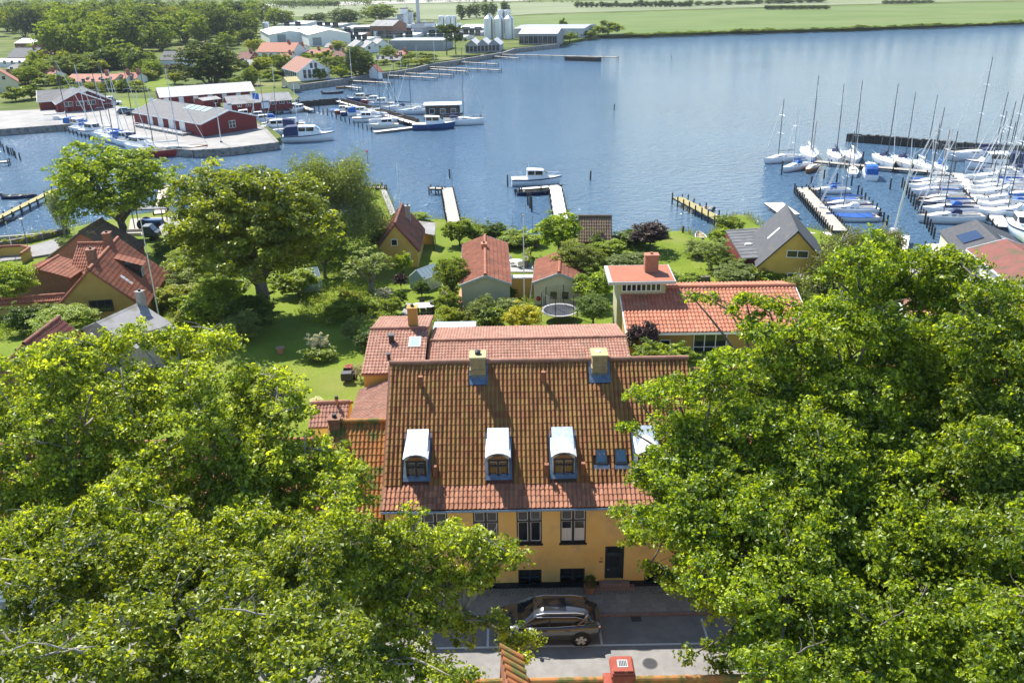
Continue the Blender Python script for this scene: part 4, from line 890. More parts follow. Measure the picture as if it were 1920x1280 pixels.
# ---------------------------------------------------------------- parked estate car
def build_car(loc, rz, label):
    C = thing('parked_car', label, 'car', loc, rz)
    # side profile stations along x (front = -x): (x, half width, z bottom, z belt)
    st = [(-2.30, .60, .42, .62), (-2.24, .78, .30, .74), (-2.0, .88, .24, .86), (-1.5, .92, .22, .95), (-.9, .93, .22, 1.01), (0, .935, .22, 1.02), (.9, .935, .22, 1.04), (1.6, .92, .24, 1.07), (2.05, .88, .32, 1.06), (2.26, .78, .42, 1.0), (2.31, .62, .5, .92)]
    m = MB(); secs = []
    for x, hw, zb, zt in st:
        mid = zb + (zt - zb) * .58
        secs.append([(x, -hw * .9, zb), (x, -hw, zb + .12), (x, -hw * 1.01, mid), (x, -hw * .965, zt - .07), (x, -hw * .90, zt), (x, 0, zt + .035), (x, hw * .90, zt), (x, hw * .965, zt - .07), (x, hw * 1.01, mid), (x, hw, zb + .12), (x, hw * .9, zb)])
    m.loft(secs); b = m.build('body', 'car_paint', C, smooth=True); md = b.modifiers.new('sub', 'SUBSURF'); md.levels = md.render_levels = 1
    # greenhouse: glass body and roof skin
    gs = [(-1.32, .80, .98, 1.0), (-.55, .74, 1.0, 1.50), (.0, .72, 1.0, 1.585), (.9, .72, 1.02, 1.57), (1.6, .70, 1.04, 1.47), (2.1, .66, 1.05, 1.12)]
    m = MB(); m.loft([[(x, -hw - .07 + (.0), zb), (x, -hw * .93, zb + (zt - zb) * .6), (x, -hw * .84, zt - .03), (x, 0, zt - .005), (x, hw * .84, zt - .03), (x, hw * .93, zb + (zt - zb) * .6), (x, hw + .07, zb)] for x, hw, zb, zt in gs]); m.build('side_glass', 'glass', C, smooth=True)
    m = MB(); rs = [(-.62, .68, 1.47), (-.1, .64, 1.595), (.4, .635, 1.605), (1.0, .63, 1.585), (1.6, .61, 1.50), (1.80, .58, 1.42)]
    m.loft([[(x, -hw, z - .05), (x, -hw * .94, z), (x, 0, z + .022), (x, hw * .94, z), (x, hw, z - .05), (x, 0, z - .06)] for x, hw, z in rs]); rf = m.build('car_roof', 'car_paint', C, smooth=True)
    m = MB(); m.slab([(-.2, -.4, 1.614), (.8, -.4, 1.618), (.8, .4, 1.618), (-.2, .4, 1.614)], .012); m.build('glass_roof', 'glass', rf)
    for s in (-1, 1):
        m = MB(); m.tube([(-.5, s * .60, 1.55), (-.2, s * .60, 1.63), (1.2, s * .585, 1.61), (1.55, s * .57, 1.53)], [.018] * 4, 6); m.build('roof_rail', 'alu', rf)
        m = MB(); m.tube([(-1.3, s * .845, 1.0), (-.6, s * .70, 1.47)], [.03, .03], 6); m.build('windscreen_pillar', 'car_paint', C)
        m = MB(); m.tube([(1.2, s * .82, 1.06), (1.75, s * .6, 1.45)], [.05, .09], 6); m.build('rear_pillar', 'car_paint', C)
        m = MB(); m.box(.02, s * .80 - .02, 1.02, .07, s * .80 + .02, 1.05); m.tube([(.04, s * .815, 1.03), (.08, s * .64, 1.54)], [.03, .025], 5); m.build('middle_pillar', 'car_trim', C)
        m = MB(); m.sphere((-.78, s * 1.0, 1.08), .09, .12, .08, 10, 6); m.box(-.8, s * .88, 1.03, -.74, s * .98, 1.07); m.build('mirror', 'zinc', C, smooth=True)
        m = MB(); m.tube([(-1.2, s * .86, 1.03), (.4, s * .845, 1.05), (1.55, s * .80, 1.1), (1.72, s * .72, 1.3), (1.2, s * .68, 1.46), (-.5, s * .69, 1.49)], [.012] * 6, 5); m.build('window_trim', 'alu', C)
        for x in (-.25, .72):
            m = MB(); m.box(x, s * .945 - .012, .86, x + .2, s * .945 + .012, .9); m.build('door_handle', 'car_paint', C, bevel=.008)
        for x in (-1.32, 1.42):
            m = MB(); m.tube([(x, s * .93, .36), (x, s * .95, .36)], [.43, .43], 24); m.build('wheel_arch', 'car_trim', C)
            w = MB(); w.tube([(x, s * .74, .36), (x, s * .80, .36), (x, s * .95, .36), (x, s * .965, .36)], [.33, .36, .36, .31], 24); wh = w.build('wheel', 'rubber', C, smooth=False)
            r = MB(); r.tube([(x, s * .955, .36), (x, s * .972, .36)], [.25, .235], 24)
            rim = r.build('rim', 'car_trim', wh)
            for k in range(5):
                a = k * 2 * math.pi / 5 + .3; r = MB(); ca, sa = math.cos(a), math.sin(a); t = .055
                q = [(x + ca * .03 - sa * t, s * .975, .36 + sa * .03 + ca * t), (x + ca * .03 + sa * t, s * .975, .36 + sa * .03 - ca * t), (x + ca * .24 + sa * t * 1.4, s * .982, .36 + sa * .24 - ca * t * 1.4), (x + ca * .24 - sa * t * 1.4, s * .982, .36 + sa * .24 + ca * t * 1.4)]
                r.hexa(q if s < 0 else q[::-1], [(p[0], p[1] + s * .012, p[2]) for p in (q if s < 0 else q[::-1])]); r.build('spoke', 'alu', wh)
        m = MB(); m.box(2.10, s * .60, .88, 2.27, s * .80, .95); m.build('tail_light', 'brick_brown', C, bevel=.02)
        m = MB(); m.box(-2.24, s * .52, .66, -2.1, s * .80, .76); m.build('headlight', 'glass_green', C, bevel=.02)
    m = MB(); m.box(2.25, -.26, .62, 2.325, .26, .73); m.build('number_plate', 'white_paint', C)
    return C
build_car((1.35, 30.35, S + .02), 0.0, 'dark grey estate car parked in the marked bay').scale = (1, 1, .93)
# ---------------------------------------------------------------- modern house on the right
gabled('modern_house', 'modern low house with bright red pantile roof and white eaves', (1161, 541), (1490, 536), 6.9, 5.0, 5.35, 2.6, 'ochre_dark', 'tile_bright', hwb=2.6, zeb=6.3, over=.5, gov=.15, tile=.3, lo=False, barge='white_paint',
       windows=[('f', -.6, 0, 2.6, 2.3, 3, 2), ('f', -4.1, 1.0, .8, .8, 1, 1), ('f', 4, 1.0, 1.4, 1.1, 2, 1)])
MH = thing('clerestory_tower', 'raised flat roofed studio with a row of small windows and brick chimney', 'house', GT(1205, 566))
b0 = G(1143, 527, 8.0); b1 = G(1268, 527, 8.0); zt = 8.0 - MH.location.z; ox, oy = MH.location.x, MH.location.y
xa, xb, ya = b0.x + .7 - ox, b1.x - .7 - ox, b0.y + .4 - oy
m = MB(); m.box(xa, ya, -.5, xb, ya + 2.6, zt - .25); m.build('wall', 'green_wall', MH)
m = MB(); m.hexa([(xa - .8, ya - .7, zt - .25), (xb + .7, ya - .7, zt - .25), (xb + .7, ya + 3, zt - .05), (xa - .8, ya + 3, zt - .05)], [(xa - .8, ya - .7, zt + .0), (xb + .7, ya - .7, zt + .0), (xb + .7, ya + 3, zt + .2), (xa - .8, ya + 3, zt + .2)]); rf = m.build('roof', 'felt_light', MH)
m = MB(); m.hexa([(xa - .5, ya - .6, zt + .01), (xb + .6, ya - .6, zt + .01), (xb + .6, ya + 2.9, zt + .2), (xa - .5, ya + 2.9, zt + .2)], [(xa - .5, ya - .6, zt + .03), (xb + .6, ya - .6, zt + .03), (xb + .6, ya + 2.9, zt + .22), (xa - .5, ya + 2.9, zt + .22)]); m.build('roof_covering', 'tile_bright', rf)
for k in range(8): win(MH, (xa + .55 + k * (xb - xa - .9) / 7.6, ya - .005, zt - 1.05), 0, (xb - xa) / 9.4, .72, 1, 1)
chimney_part(MH, xb - 1.0, ya + 1.6, zt + .0, zt + 1.6, 1.1, .75, 'brick_red', 'brick_red')
# ---------------------------------------------------------------- cottages in the gardens
S1 = gabled('summer_house', 'long summer house with red tiled roof, gable to the street', (910, 516), (909, 441.5), 5.4, 2.25, 4.55, 1.8, 'green_wall', 'tile_red', over=.15, gov=.12, tile=.26, barge='zinc',
            chim=[(2.2, .1, 3.2, 4.1, .7, .5, 'terracotta')])
gabled('summer_house', 'short summer house with red tiled roof beside a yellow-green bush', (1048, 512), (1051, 471), 5.2, 2.35, 4.3, 1.8, 'cream_wall', 'tile_red', over=.15, gov=.12, tile=.26, barge='zinc',
       windows=[('l', -.6, .8, .6, .7, 1, 1, 'black_paint'), ('l', .5, .8, .6, .7, 1, 1, 'black_paint')])
a, b = G(956, 519, 3.9), G(1001, 519, 3.9)
W = thing('garden_wall', 'pale tile-capped wall joining the two summer houses', 'wall', ((a.x + b.x) / 2, a.y, 1.9))
m = MB(); L = b.x - a.x; m.box(-L / 2, -.15, -.3, L / 2, .15, 1.9); m.build('wall', 'ochre_wall', W); m = MB(); m.box(-L / 2, -.3, 1.9, L / 2, .5, 2.02); m.build('coping', 'white_paint', W)
CT = gabled('shore_cottage', 'small ochre cottage with steep mottled tile roof at the water', (740, 420), (754, 382), 6.0, 2.3, 3.1, .9, 'ochre_wall', 'tile_dark', over=.25, gov=.15, tile=.25,
            windows=[('l', .2, 2.6, .7, .75, 1, 1), ('l', -1.2, .8, .6, 1.0, 1, 2)], chim=[(1.6, -.9, 3.4, 5.6, .55, .55, 'stone_grey')])
LTO = thing('open_lean_to', 'grey roofed open lean-to beside the ochre shore cottage', 'shed', GT(800, 468))
pr = [G(785, 414, 3.3), G(817, 418, 3.3), G(815, 441, 2.7), G(779, 434, 2.7)]; o = LTO.location
m = MB(); m.slab([p - o for p in (pr[3], pr[2], pr[1], pr[0])], .1); m.build('roof', 'fibre', LTO)
for p in (pr[2], pr[1]): m = MB(); m.cyl((p.x - o.x - .2, p.y - o.y, -.3), (p.x - o.x - .2, p.y - o.y, p.z - o.z - .1), .07); m.build('post', 'dark_wood', LTO)
q = pr[0] - o; q2 = pr[1] - o; m = MB(); m.box(q.x + .1, q.y - 1.2, -.3, q2.x - .3, q2.y - .4, 2.0); m.build('wall', 'ochre_dark', LTO)
YH = gabled('boathouse_home', 'yellow gabled house with steep black roof by the marina', (1497, 433), (1474, 383), 7.2, 3.4, 3.6, .8, 'ochre_wall', 'slate', hwb=3.5, zeb=3.5, tile=None, over=.2, gov=.2,
            windows=[('l', -.2, 3.6, 2.1, .75, 2, 1), ('l', 0, .9, 1.1, 1.1, 1, 1)], sky=[(-.3, 1.7, .45, 1.1, 'white_paint', 'white_paint')])
qd = [G(1360, 431, 3.5), G(1421, 427, 3.75), G(1434, 482, 3.75), G(1391, 484, 3.5)]
AX = thing('flat_annexe', 'grey felt roofed annexe with a dome light beside the yellow house', 'house', (qd[0].x, qd[0].y, .8)); o = AX.location
m = MB(); m.slab([p - o for p in (qd[0], qd[3], qd[2], qd[1])], .16); rf = m.build('roof', 'felt', AX)
mid = (qd[0] + qd[1] + qd[2] + qd[3]) / 4 - o
m = MB(); m.sphere((mid.x - .1, mid.y - 1, mid.z + .05), .5, .35, .22, 10, 6); m.build('dome_light', 'boat_cream', AX)
ins_ = [(p - o) * .96 + mid * .04 for p in qd]; m = MB(); m.hexa([(p.x, p.y, -.4) for p in (ins_[0], ins_[3], ins_[2], ins_[1])], [(p.x, p.y, p.z - .17) for p in (ins_[0], ins_[3], ins_[2], ins_[1])]); m.build('wall', 'red_wood', AX)
for k in range(9):
    t = (k + .5) / 9.5; a = qd[0].lerp(qd[3], t) - o; b = qd[1].lerp(qd[2], t) - o; m = MB(); m.tube([(a.x, a.y, a.z + .02), (b.x, b.y, b.z + .02)], [.04, .04], 4); m.build('roof_seam', 'felt', rf)
gabled('boat_shed', 'black tiled red boat shed at the water edge', (1083, 406), (1147, 406), 4.3, 2.6, 2.2, .7, 'red_wood', 'old_tile', over=.25, gov=.1, tile=.28, cat='shed')
# left group
LC = gabled('gable_cottage', 'ochre gabled cottage with steep red tiles, dormer and two chimneys', (166, 506), (221, 446), 7.6, 3.9, 3.9, 2.4, 'ochre_dark', 'tile_red', hwb=3.2, zeb=4.5, over=.25, gov=.12, tile=.26, lo=False,
            windows=[('l', -.4, 1.2, 2.0, 1.1, 3, 2, 'black_paint')], chim=[(-2.6, .3, 4.6, 6.4, .8, .7, 'brick_brown'), (2.9, .3, 4.6, 6.4, .8, .7, 'brick_brown')], sky=[(-2.4, -2.2, .55, .9, 'white_paint', 'glass_green')])
m = MB(); x, y = .7, -2.0; m.hexa([(x - .55, y - .9, 2.2), (x + .55, y - .9, 2.2), (x + .55, y + 1, 3.4), (x - .55, y + 1, 3.4)], [(x - .55, y - .9, 3.7), (x + .55, y - .9, 3.7), (x + .55, y + 1, 4.0), (x - .55, y + 1, 4.0)]); dm = m.build('dormer', 'black_paint', LC)
tile_part('dormer_roof', dm, 'tile_red', (x - .75, y - 1.2, 3.72), (1, 0, 0), (0, .94, .34), 1.5, 2.6, tw=.26, tl=.4, amp=.06, th=.03, kind='stuff'); win(dm, (x, y - .91, 2.6), 0, .8, .8, 2, 1)
gabled('side_cottage', 'low red tiled wing adjoining the gabled cottage', (146, 457), (196, 456), 6.0, 3.0, 3.9, 2.4, 'brick_red', 'tile_red', over=.2, gov=.1, tile=.26, chim=[])
gabled('old_barn', 'brick barn with dark mossy old tile roof near the boat yard', (150, 436), (192, 411), 6.0, 4.2, 3.2, 1.4, 'brick_red', 'old_tile', over=.3, gov=.15, tile=.28, cat='barn')
gabled('low_outhouse', 'low outhouse with faded red roof left of the gabled cottage', (70, 505), (110, 480), 5.0, 2.8, 4.1, 2.3, 'brick_brown', 'tile_red', over=.3, gov=.1, tile=.26, cat='shed')
gabled('tile_capped_wall', 'long garden wall with red tile capping at the left edge', (-20, 562), (122, 552), 4.2, .45, 3.9, 2.6, 'ochre_dark', 'tile_red', over=.12, gov=.02, tile=.22, cat='wall')
gabled('slate_cottage', 'stone gabled house with pale grey metal roof by the left tree', (262, 567), (180, 604), 7.6, 1.6, 6.9, 3.2, 'stone_grey', 'fibre', hwb=3.4, zeb=6.0, tile=None, over=.1, gov=.1, chim=[(-2.2, .2, 3.6, 5.4, .5, .5, 'stone_grey')])
gabled('neighbour_house', 'dark red tiled roof poking out above the left street tree', (110, 596), (45, 645), 7.4, 2.6, 5.2, 3.4, 'brick_brown', 'tile_dark', over=.2, gov=.1, tile=.24)
gabled('tarred_hut', 'tarred red hut with grey roof by the boat yard', (345, 392), (372, 440), 4.3, 3.0, 2.6, .9, 'red_wood', 'fibre', tile=None, over=.3, gov=.15, cat='shed')
gabled('club_house', 'cream club house with dark roof and solar panels on the quay', (1830, 412), (1893, 470), 4.8, 3.4, 3.5, .8, 'cream_wall', 'slate', tile=None, over=.3, gov=.15, sky=[(-1.0, -1.8, 3.0, 1.9, 'solar', 'solar'), (.5, 1.8, 3.2, 1.9, 'solar', 'solar')], windows=[('b', -2, .8, 1, 1.4, 1, 2), ('b', 1, .8, 1, 1.4, 1, 2)])
gabled('quay_house', 'white house with reddish roof and solar panels at the right edge', (1885, 448), (1985, 515), 5.2, 3.2, 4.2, 1.0, 'white_wall', 'tile_dark', tile=None, over=.4, gov=.15, barge='white_paint', sky=[(-.6, 1.4, 4.6, 1.5, 'solar', 'solar')], windows=[('b', -3 + 1.8 * k, .5, .9, 1.6, 1, 2) for k in range(4)])
gabled('quay_shed', 'low building with pinkish felt roof behind the right tree', (1690, 560), (1960, 575), 3.6, 2.6, 3.2, 1.9, 'white_wall', 'tile_pink', tile=None, over=.2, gov=.1, cat='shed')
# ================================================================ gardens: trees, shrubs, hedges, furniture
random.seed(42)
for k in range(3):
    tree_proto('ash%d' % k, 10, 4, 'leaf_mid', .24, 420, 44, 100 + k, trunk=.28, clr=.14)
tree_proto('lime', 10, 4, 'leaf_broad', .19, 800, 56, 120, trunk=.34, clr=.12, base=.2)
tree_proto('dense0', 10, 4, 'leaf_dark', .24, 420, 40, 131, trunk=.25, base=.12)
tree_proto('apple', 10, 4, 'leaf_grey', .40, 150, 18, 140, trunk=.45, shape='spread', clr=.13, base=.2, bark='bark_pale')
tree_proto('chestnut', 10, 4, 'leaf_fore2', .38, 320, 32, 141, trunk=.3, base=.2)
tree_proto('plum', 10, 4, 'leaf_purple', .40, 230, 26, 142, trunk=.22, shape='spread', base=.3)
for key, mat_, sd in (('bush_mid', 'leaf_mid', 150), ('bush_dark', 'leaf_dark', 151), ('bush_lime', 'leaf_lime', 152), ('bush_grey', 'leaf_grey', 153), ('bush_yellow', 'leaf_yellow', 154), ('bush_purple', 'leaf_purple', 155), ('bush_far', 'leaf_far', 156), ('bush_fore', 'leaf_fore2', 157)):
    tree_proto(key, 2, 1, mat_, .12, 170, 34, sd, trunk=.06, shape='bush', clr=.2)
tree_proto('bush_blossom', 2, 1, 'blossom', .13, 90, 22, 161, trunk=.06, shape='bush', clr=.15)
def ptree(key, ub, vb, vt, wpx, label, name='tree', cat='tree', z=None, **kw):
    b = GT(ub, vb) if z is None else G(ub, vb, z); tp = AT(ub, vt, b.y); depth = b.y * _cp + (CAM_H - b.z) * _sp
    _, _, h, cr = PROTO[key]; H = max(.3, tp.z - b.z); r = wpx / 2 * depth / F_PX
    return plant(key, name, label, cat, b, r / cr, sz=H / h, **kw)
def shrub(key, ub, vb, vt, wpx, label, **kw): return ptree(key, ub, vb, vt, wpx, label, kw.pop('name', 'shrub'), 'shrub', parts=('stem', 'foliage'), **kw)
ptree('ash0', 238, 478, 262, 215, 'tall ash with bare trunk standing beside the water on the left')
ptree('lime', 496, 592, 284, 305, 'broad dense tree in the middle of the garden left of the lawn')
ptree('apple', 697, 545, 470, 105, 'gnarled fruit tree with open crown on the garden lawn')
ptree('chestnut', 1048, 482, 397, 88, 'chestnut tree with big leaves in front of the black boat shed')
ptree('plum', 1219, 470, 417, 78, 'purple leaved plum tree on the shore lawn')
ptree('ash1', 850, 568, 478, 70, 'small rounded tree left of the long summer house')
ptree('lime', 1085, 545, 448, 105, 'yellow-green bushy tree between summer house and modern house', z=1.6)
ptree('chestnut', 1112, 575, 508, 78, 'bright leafed small tree beside the modern house', z=2.2)
ptree('dense0', 1112, 606, 550, 76, 'dark green bush tree behind the trampoline', z=3)
ptree('apple', 1332, 506, 447, 80, 'spreading low fruit tree on the shore lawn')
ptree('ash2', 1350, 512, 472, 62, 'second low fruit tree on the shore lawn near the annexe')
ptree('ash2', 30, 590, 488, 110, 'leafy tree at the left edge beside the tile-capped wall')
ptree('ash1', 372, 540, 462, 110, 'loose garden tree right of the gabled cottage')
ptree('dense0', 330, 500, 440, 75, 'round dark bush in front of the tarred hut')
ptree('ash2', 640, 470, 400, 70, 'leafy tree left of the mown mole')
ptree('ash1', 610, 520, 430, 90, 'light green tree behind the small glasshouse')
ptree('dense0', 716, 478, 425, 50, 'dark shrub tree close to the shore cottage gable')
ptree('ash1', 128, 640, 575, 120, 'garden tree in front of the slate cottage')
# birch: hanging sprays
def hanging_tree(label, ub, vb, vt, wpx, mat_, seed, bark='bark_pale', name='birch_tree', z=None, leafs=.2, nclump=300, per=30, droop=1.5, spread=.3):
    rng = np.random.default_rng(seed); rnd = random.Random(seed); b = GT(ub, vb) if z is None else G(ub, vb, z); H = AT(ub, vt, b.y).z - b.z; r = wpx / 2 * (b.y * _cp + 10) / F_PX
    T = thing(name, label, 'tree', b); mb = MB(); limb(mb, (0, 0, -.3), (0, 0, H * .9), .22, .05, rnd, .04, 7, 7); cen = []
    for i in range(26):
        t = rnd.uniform(.3, .97); a = rnd.uniform(0, 6.28); q = Vector((math.cos(a) * r * rnd.uniform(.45, 1) * (1.15 - t * .6), math.sin(a) * r * rnd.uniform(.45, 1) * (1.15 - t * .6), H * min(1, t + .06)))
        p = limb(mb, (0, 0, H * t * .86), q, .06, .015, rnd, .12, 5, 5)
        for _ in range(nclump // 26): w_ = rnd.choice(p[2:]); cen.append((w_.x + rnd.gauss(0, spread), w_.y + rnd.gauss(0, spread), w_.z - rnd.uniform(0, 1) * H * .12))
    mb.build('trunk', bark, T, smooth=True); cen = np.array(cen)
    link(bpy.data.objects.new('crown', crown_mesh('crown', mat_, cen, np.full(len(cen), r * .16), per, leafs, seed, up=.2, flat=1.0, aspect=.5, droop=droop)), T); return T
hanging_tree('tall feathery birch between the broad tree and the mole', 645, 490, 272, 215, 'leaf_birch', 201, nclump=760, per=52, droop=1.0, spread=.7, leafs=.23)
hanging_tree('slim drooping birch left of the tall ash by the water', 120, 440, 352, 52, 'leaf_birch', 202, nclump=160, per=26)
hanging_tree('weeping willow beside the yellow black-roofed house', 1565, 560, 425, 150, 'leaf_willow', 203, z=1.2, name='willow_tree', nclump=420, per=40, leafs=.22, droop=2.4)
hanging_tree('weeping willow behind the top of the right street tree', 1655, 520, 425, 110, 'leaf_willow', 204, z=1.0, name='willow_tree', nclump=300, per=34, leafs=.22, droop=2.2)
hanging_tree('drooping willow shrub right of the modern house roof', 1492, 600, 505, 70, 'leaf_willow', 205, z=2.2, name='willow_tree', nclump=180, per=34, leafs=.18, droop=2.0)
# shrubs, each by its place: (proto, u, v base, v top, width, label)
SH = [('bush_blossom', 600, 668, 622, 48, 'cream flowering shrub alone on the lawn'), ('bush_mid', 600, 676, 648, 66, 'low green skirt of foliage under the cream flowering shrub'),
 ('bush_blossom', 676, 712, 678, 30, 'white flowering bush beside the ride-on mower'), ('bush_dark', 690, 655, 622, 52, 'dark shrub against the rear wing wall'),
 ('bush_blossom', 592, 758, 745, 26, 'small white flower bush by the garden shed'),
 ('bush_dark', 470, 620, 560, 110, 'dark shrub under the broad garden tree, nearest the lawn'),
 ('bush_mid', 395, 620, 545, 110, 'big green shrub left of the broad garden tree'), ('bush_grey', 452, 640, 590, 80, 'grey-green shrub at the left of the lawn'), ('bush_blossom', 448, 628, 604, 60, 'white flowering shrub at the left of the lawn'),
 ('bush_lime', 330, 580, 535, 80, 'lime green shrub beside the tall flagpole'), ('bush_lime', 390, 570, 530, 90, 'lime green shrub behind the big green one'), ('bush_lime', 350, 620, 580, 70, 'yellow-green bush at the stone gable'),
 ('bush_mid', 430, 560, 515, 80, 'leafy bush behind the lime green shrubs'), ('bush_lime', 320, 545, 515, 60, 'low lime bush right of the gabled cottage'), ('bush_mid', 365, 490, 455, 60, 'green bush near the tarred hut'),
 ('bush_mid', 130, 470, 445, 40, 'bush in the corner of the low red wing'), ('bush_mid', 138, 540, 500, 50, 'leafy bush beside the low outhouse'), ('bush_dark', 50, 625, 575, 70, 'dark bush below the tile-capped wall'),
 ('bush_grey', 100, 615, 570, 70, 'grey-green bush below the tile-capped wall'), ('bush_mid', 160, 605, 565, 80, 'spreading bush under the ochre gable'), ('bush_mid', 205, 590, 560, 60, 'green bush at the foot of the ochre gable'),
 ('bush_mid', 640, 600, 560, 60, 'leafy shrub at the back corner of the lawn'), ('bush_lime', 655, 580, 545, 50, 'bright shrub at the vegetable bed'), ('bush_mid', 690, 590, 560, 46, 'shrub beside the raised bed'), ('bush_blossom', 720, 560, 540, 40, 'white flowering plant near the fruit tree'),
 ('bush_mid', 735, 590, 555, 44, 'garden shrub near the oval table'), ('bush_dark', 752, 575, 545, 28, 'upright dark shrub on the garden path'), ('bush_mid', 757, 520, 468, 38, 'tall narrow shrub on the central lawn'), ('bush_purple', 752, 540, 512, 26, 'reddish shrub below the tall narrow one'),
 ('bush_dark', 791, 556, 526, 34, 'clipped round bush in front of the large glasshouse'), ('bush_blossom', 745, 475, 452, 34, 'pale flowering bush at the cottage corner'), ('bush_mid', 838, 590, 545, 46, 'leafy bush left of the brick path'), ('bush_mid', 845, 560, 530, 40, 'bush against the long summer house'),
 ('bush_mid', 780, 415, 398, 60, 'low shore bush behind the open lean-to'), ('bush_mid', 862, 460, 405, 60, 'large shore bush left of the long summer house'), ('bush_mid', 890, 455, 418, 60, 'shore bush behind the long summer house'), ('bush_dark', 928, 452, 418, 50, 'dark clipped bush on the shore'),
 ('bush_mid', 965, 462, 432, 70, 'low green bush on the shore lawn'), ('bush_mid', 1000, 460, 438, 50, 'rounded shore bush near the flagpole'), ('bush_dark', 943, 560, 533, 60, 'dark mound shrub in front of the long summer house'), ('bush_blossom', 905, 560, 535, 44, 'white rose bush at the summer house gable'),
 ('bush_grey', 905, 605, 560, 60, 'olive green hedge mound beside the brick path'), ('bush_grey', 955, 592, 560, 66, 'olive green hedge mound nearer the flagpole'), ('bush_fore', 920, 612, 575, 60, 'bright green shrub before the olive hedge'), ('bush_yellow', 980, 618, 572, 74, 'bright yellow-leaved shrub left of the trampoline'),
 ('bush_lime', 840, 612, 575, 50, 'fresh green shrub behind the long low roof'), ('bush_lime', 865, 608, 585, 40, 'low fresh green plant behind the long low roof'), ('bush_purple', 1203, 668, 602, 66, 'dark purple bush at the modern house wall'), ('bush_fore', 1222, 690, 640, 84, 'bright shrub below the purple bush'), ('bush_fore', 1272, 678, 645, 64, 'green bush in front of the large window'),
 ('bush_mid', 1140, 478, 448, 70, 'clipped hedge bush before the black boat shed'), ('bush_dark', 1190, 462, 432, 70, 'dark hedge bush right of the boat shed'), ('bush_grey', 1175, 508, 478, 90, 'grey-green shrub border behind the studio'), ('bush_grey', 1240, 528, 505, 60, 'grey-green bush right of the brick chimney'),
 ('bush_mid', 1365, 440, 402, 56, 'bushy growth on the little headland'), ('bush_mid', 1350, 462, 425, 44, 'bush beside the beached dinghy'), ('bush_grey', 1310, 480, 452, 56, 'pale shrub below the beached dinghy'), ('bush_grey', 1380, 530, 496, 90, 'grey-green shrub beneath the flat annexe'), ('bush_mid', 1440, 532, 500, 70, 'green shrub below the yellow gable'), ('bush_mid', 1290, 530, 512, 50, 'low shrub behind the red pantile ridge'),
 ('bush_dark', 1120, 470, 440, 44, 'dark bush left of the black boat shed'), ('bush_mid', 1090, 520, 470, 60, 'tall hedge bush on the right of the short summer house'), ('bush_dark', 1020, 500, 482, 30, 'dark bush on the terrace'),
 ('bush_mid', 560, 555, 500, 90, 'light shrub below the small glasshouse'), ('bush_mid', 510, 440, 395, 80, 'leafy bush behind the broad tree'), ('bush_mid', 430, 470, 430, 60, 'bush right of the tarred hut'), ('bush_grey', 660, 640, 600, 40, 'flowering border shrub at the lawn corner'), ('bush_mid', 1440, 445, 420, 30, 'small bush behind the annexe')]
for q in SH: shrub(*q)
for i, (u, v) in enumerate([(700, 372), (706, 395), (712, 408), (720, 420), (698, 412)]): shrub('bush_grey', u, v, v - 9, 20, 'low tuft of weeds on the grassy mole', group='weeds on the mole', name='weed_tuft')
# hedges
def hedge(label, pts, h, w, mat_, seed, leaf=.14):
    rng = np.random.default_rng(seed); b = GT(*pts[0]); T = thing('hedge', label, 'hedge', b); P = [GT(*p) - b for p in pts]; cen = []; m = MB()
    for p, q in zip(P[:-1], P[1:]):
        n = max(4, int((q - p).length * h * 5)); d = (q - p).normalized(); sdv = Vector((-d.y, d.x, 0))
        for _ in range(n):
            c = p.lerp(q, rng.random()); e = rng.choice([-1, 1]); top = rng.random() < .45
            cen.append(c + sdv * (w * .42 * (rng.uniform(-1, 1) if top else e)) + Vector((0, 0, h * (.9 if top else rng.uniform(.1, .9)))))
        n_ = Vector((0, 0, 1)); a = sdv * w * .3; m.hexa([p - a, q - a, q + a, p + a], [p - a + n_ * h * .8, q - a + n_ * h * .8, q + a + n_ * h * .8, p + a + n_ * h * .8])
    m.build('hedge_core', 'bark', T); cen = np.array([tuple(c) for c in cen])
    link(bpy.data.objects.new('foliage', crown_mesh('foliage', mat_, cen, np.full(len(cen), .26), 26, leaf, seed, up=.5, flat=.9)), T)
hedge('clipped hedge running along the brick path beside the long summer house', [(822, 640), (836, 560)], 1.3, 1.0, 'leaf_mid', 301)
hedge('trimmed hedge slope above the gabled cottage garden', [(195, 600), (240, 560), (262, 545)], 1.2, 1.0, 'leaf_lime', 302)
hedge('straight clipped hedge beside the terrace table', [(985, 505), (992, 480)], 1.2, .9, 'leaf_mid', 303)
hedge('long bushy hedge behind the black boat shed', [(1140, 460), (1200, 452), (1250, 446)], 1.3, 1.2, 'leaf_mid', 304)
hedge('leafy hedge along the shore behind the cottages', [(880, 445), (940, 455), (1010, 462)], 1.1, 1.2, 'leaf_mid', 305)
hedge('low hedge at the left shore road', [(-40, 470), (60, 452), (130, 436)], .8, .9, 'leaf_lime', 306)
hedge('dark hedge behind the trampoline', [(985, 545), (1060, 540)], 1.3, .8, 'leaf_dark', 307)
hedge('flower border hedge below the modern house lawn', [(1275, 530), (1330, 527)], .7, .8, 'leaf_lime', 308)
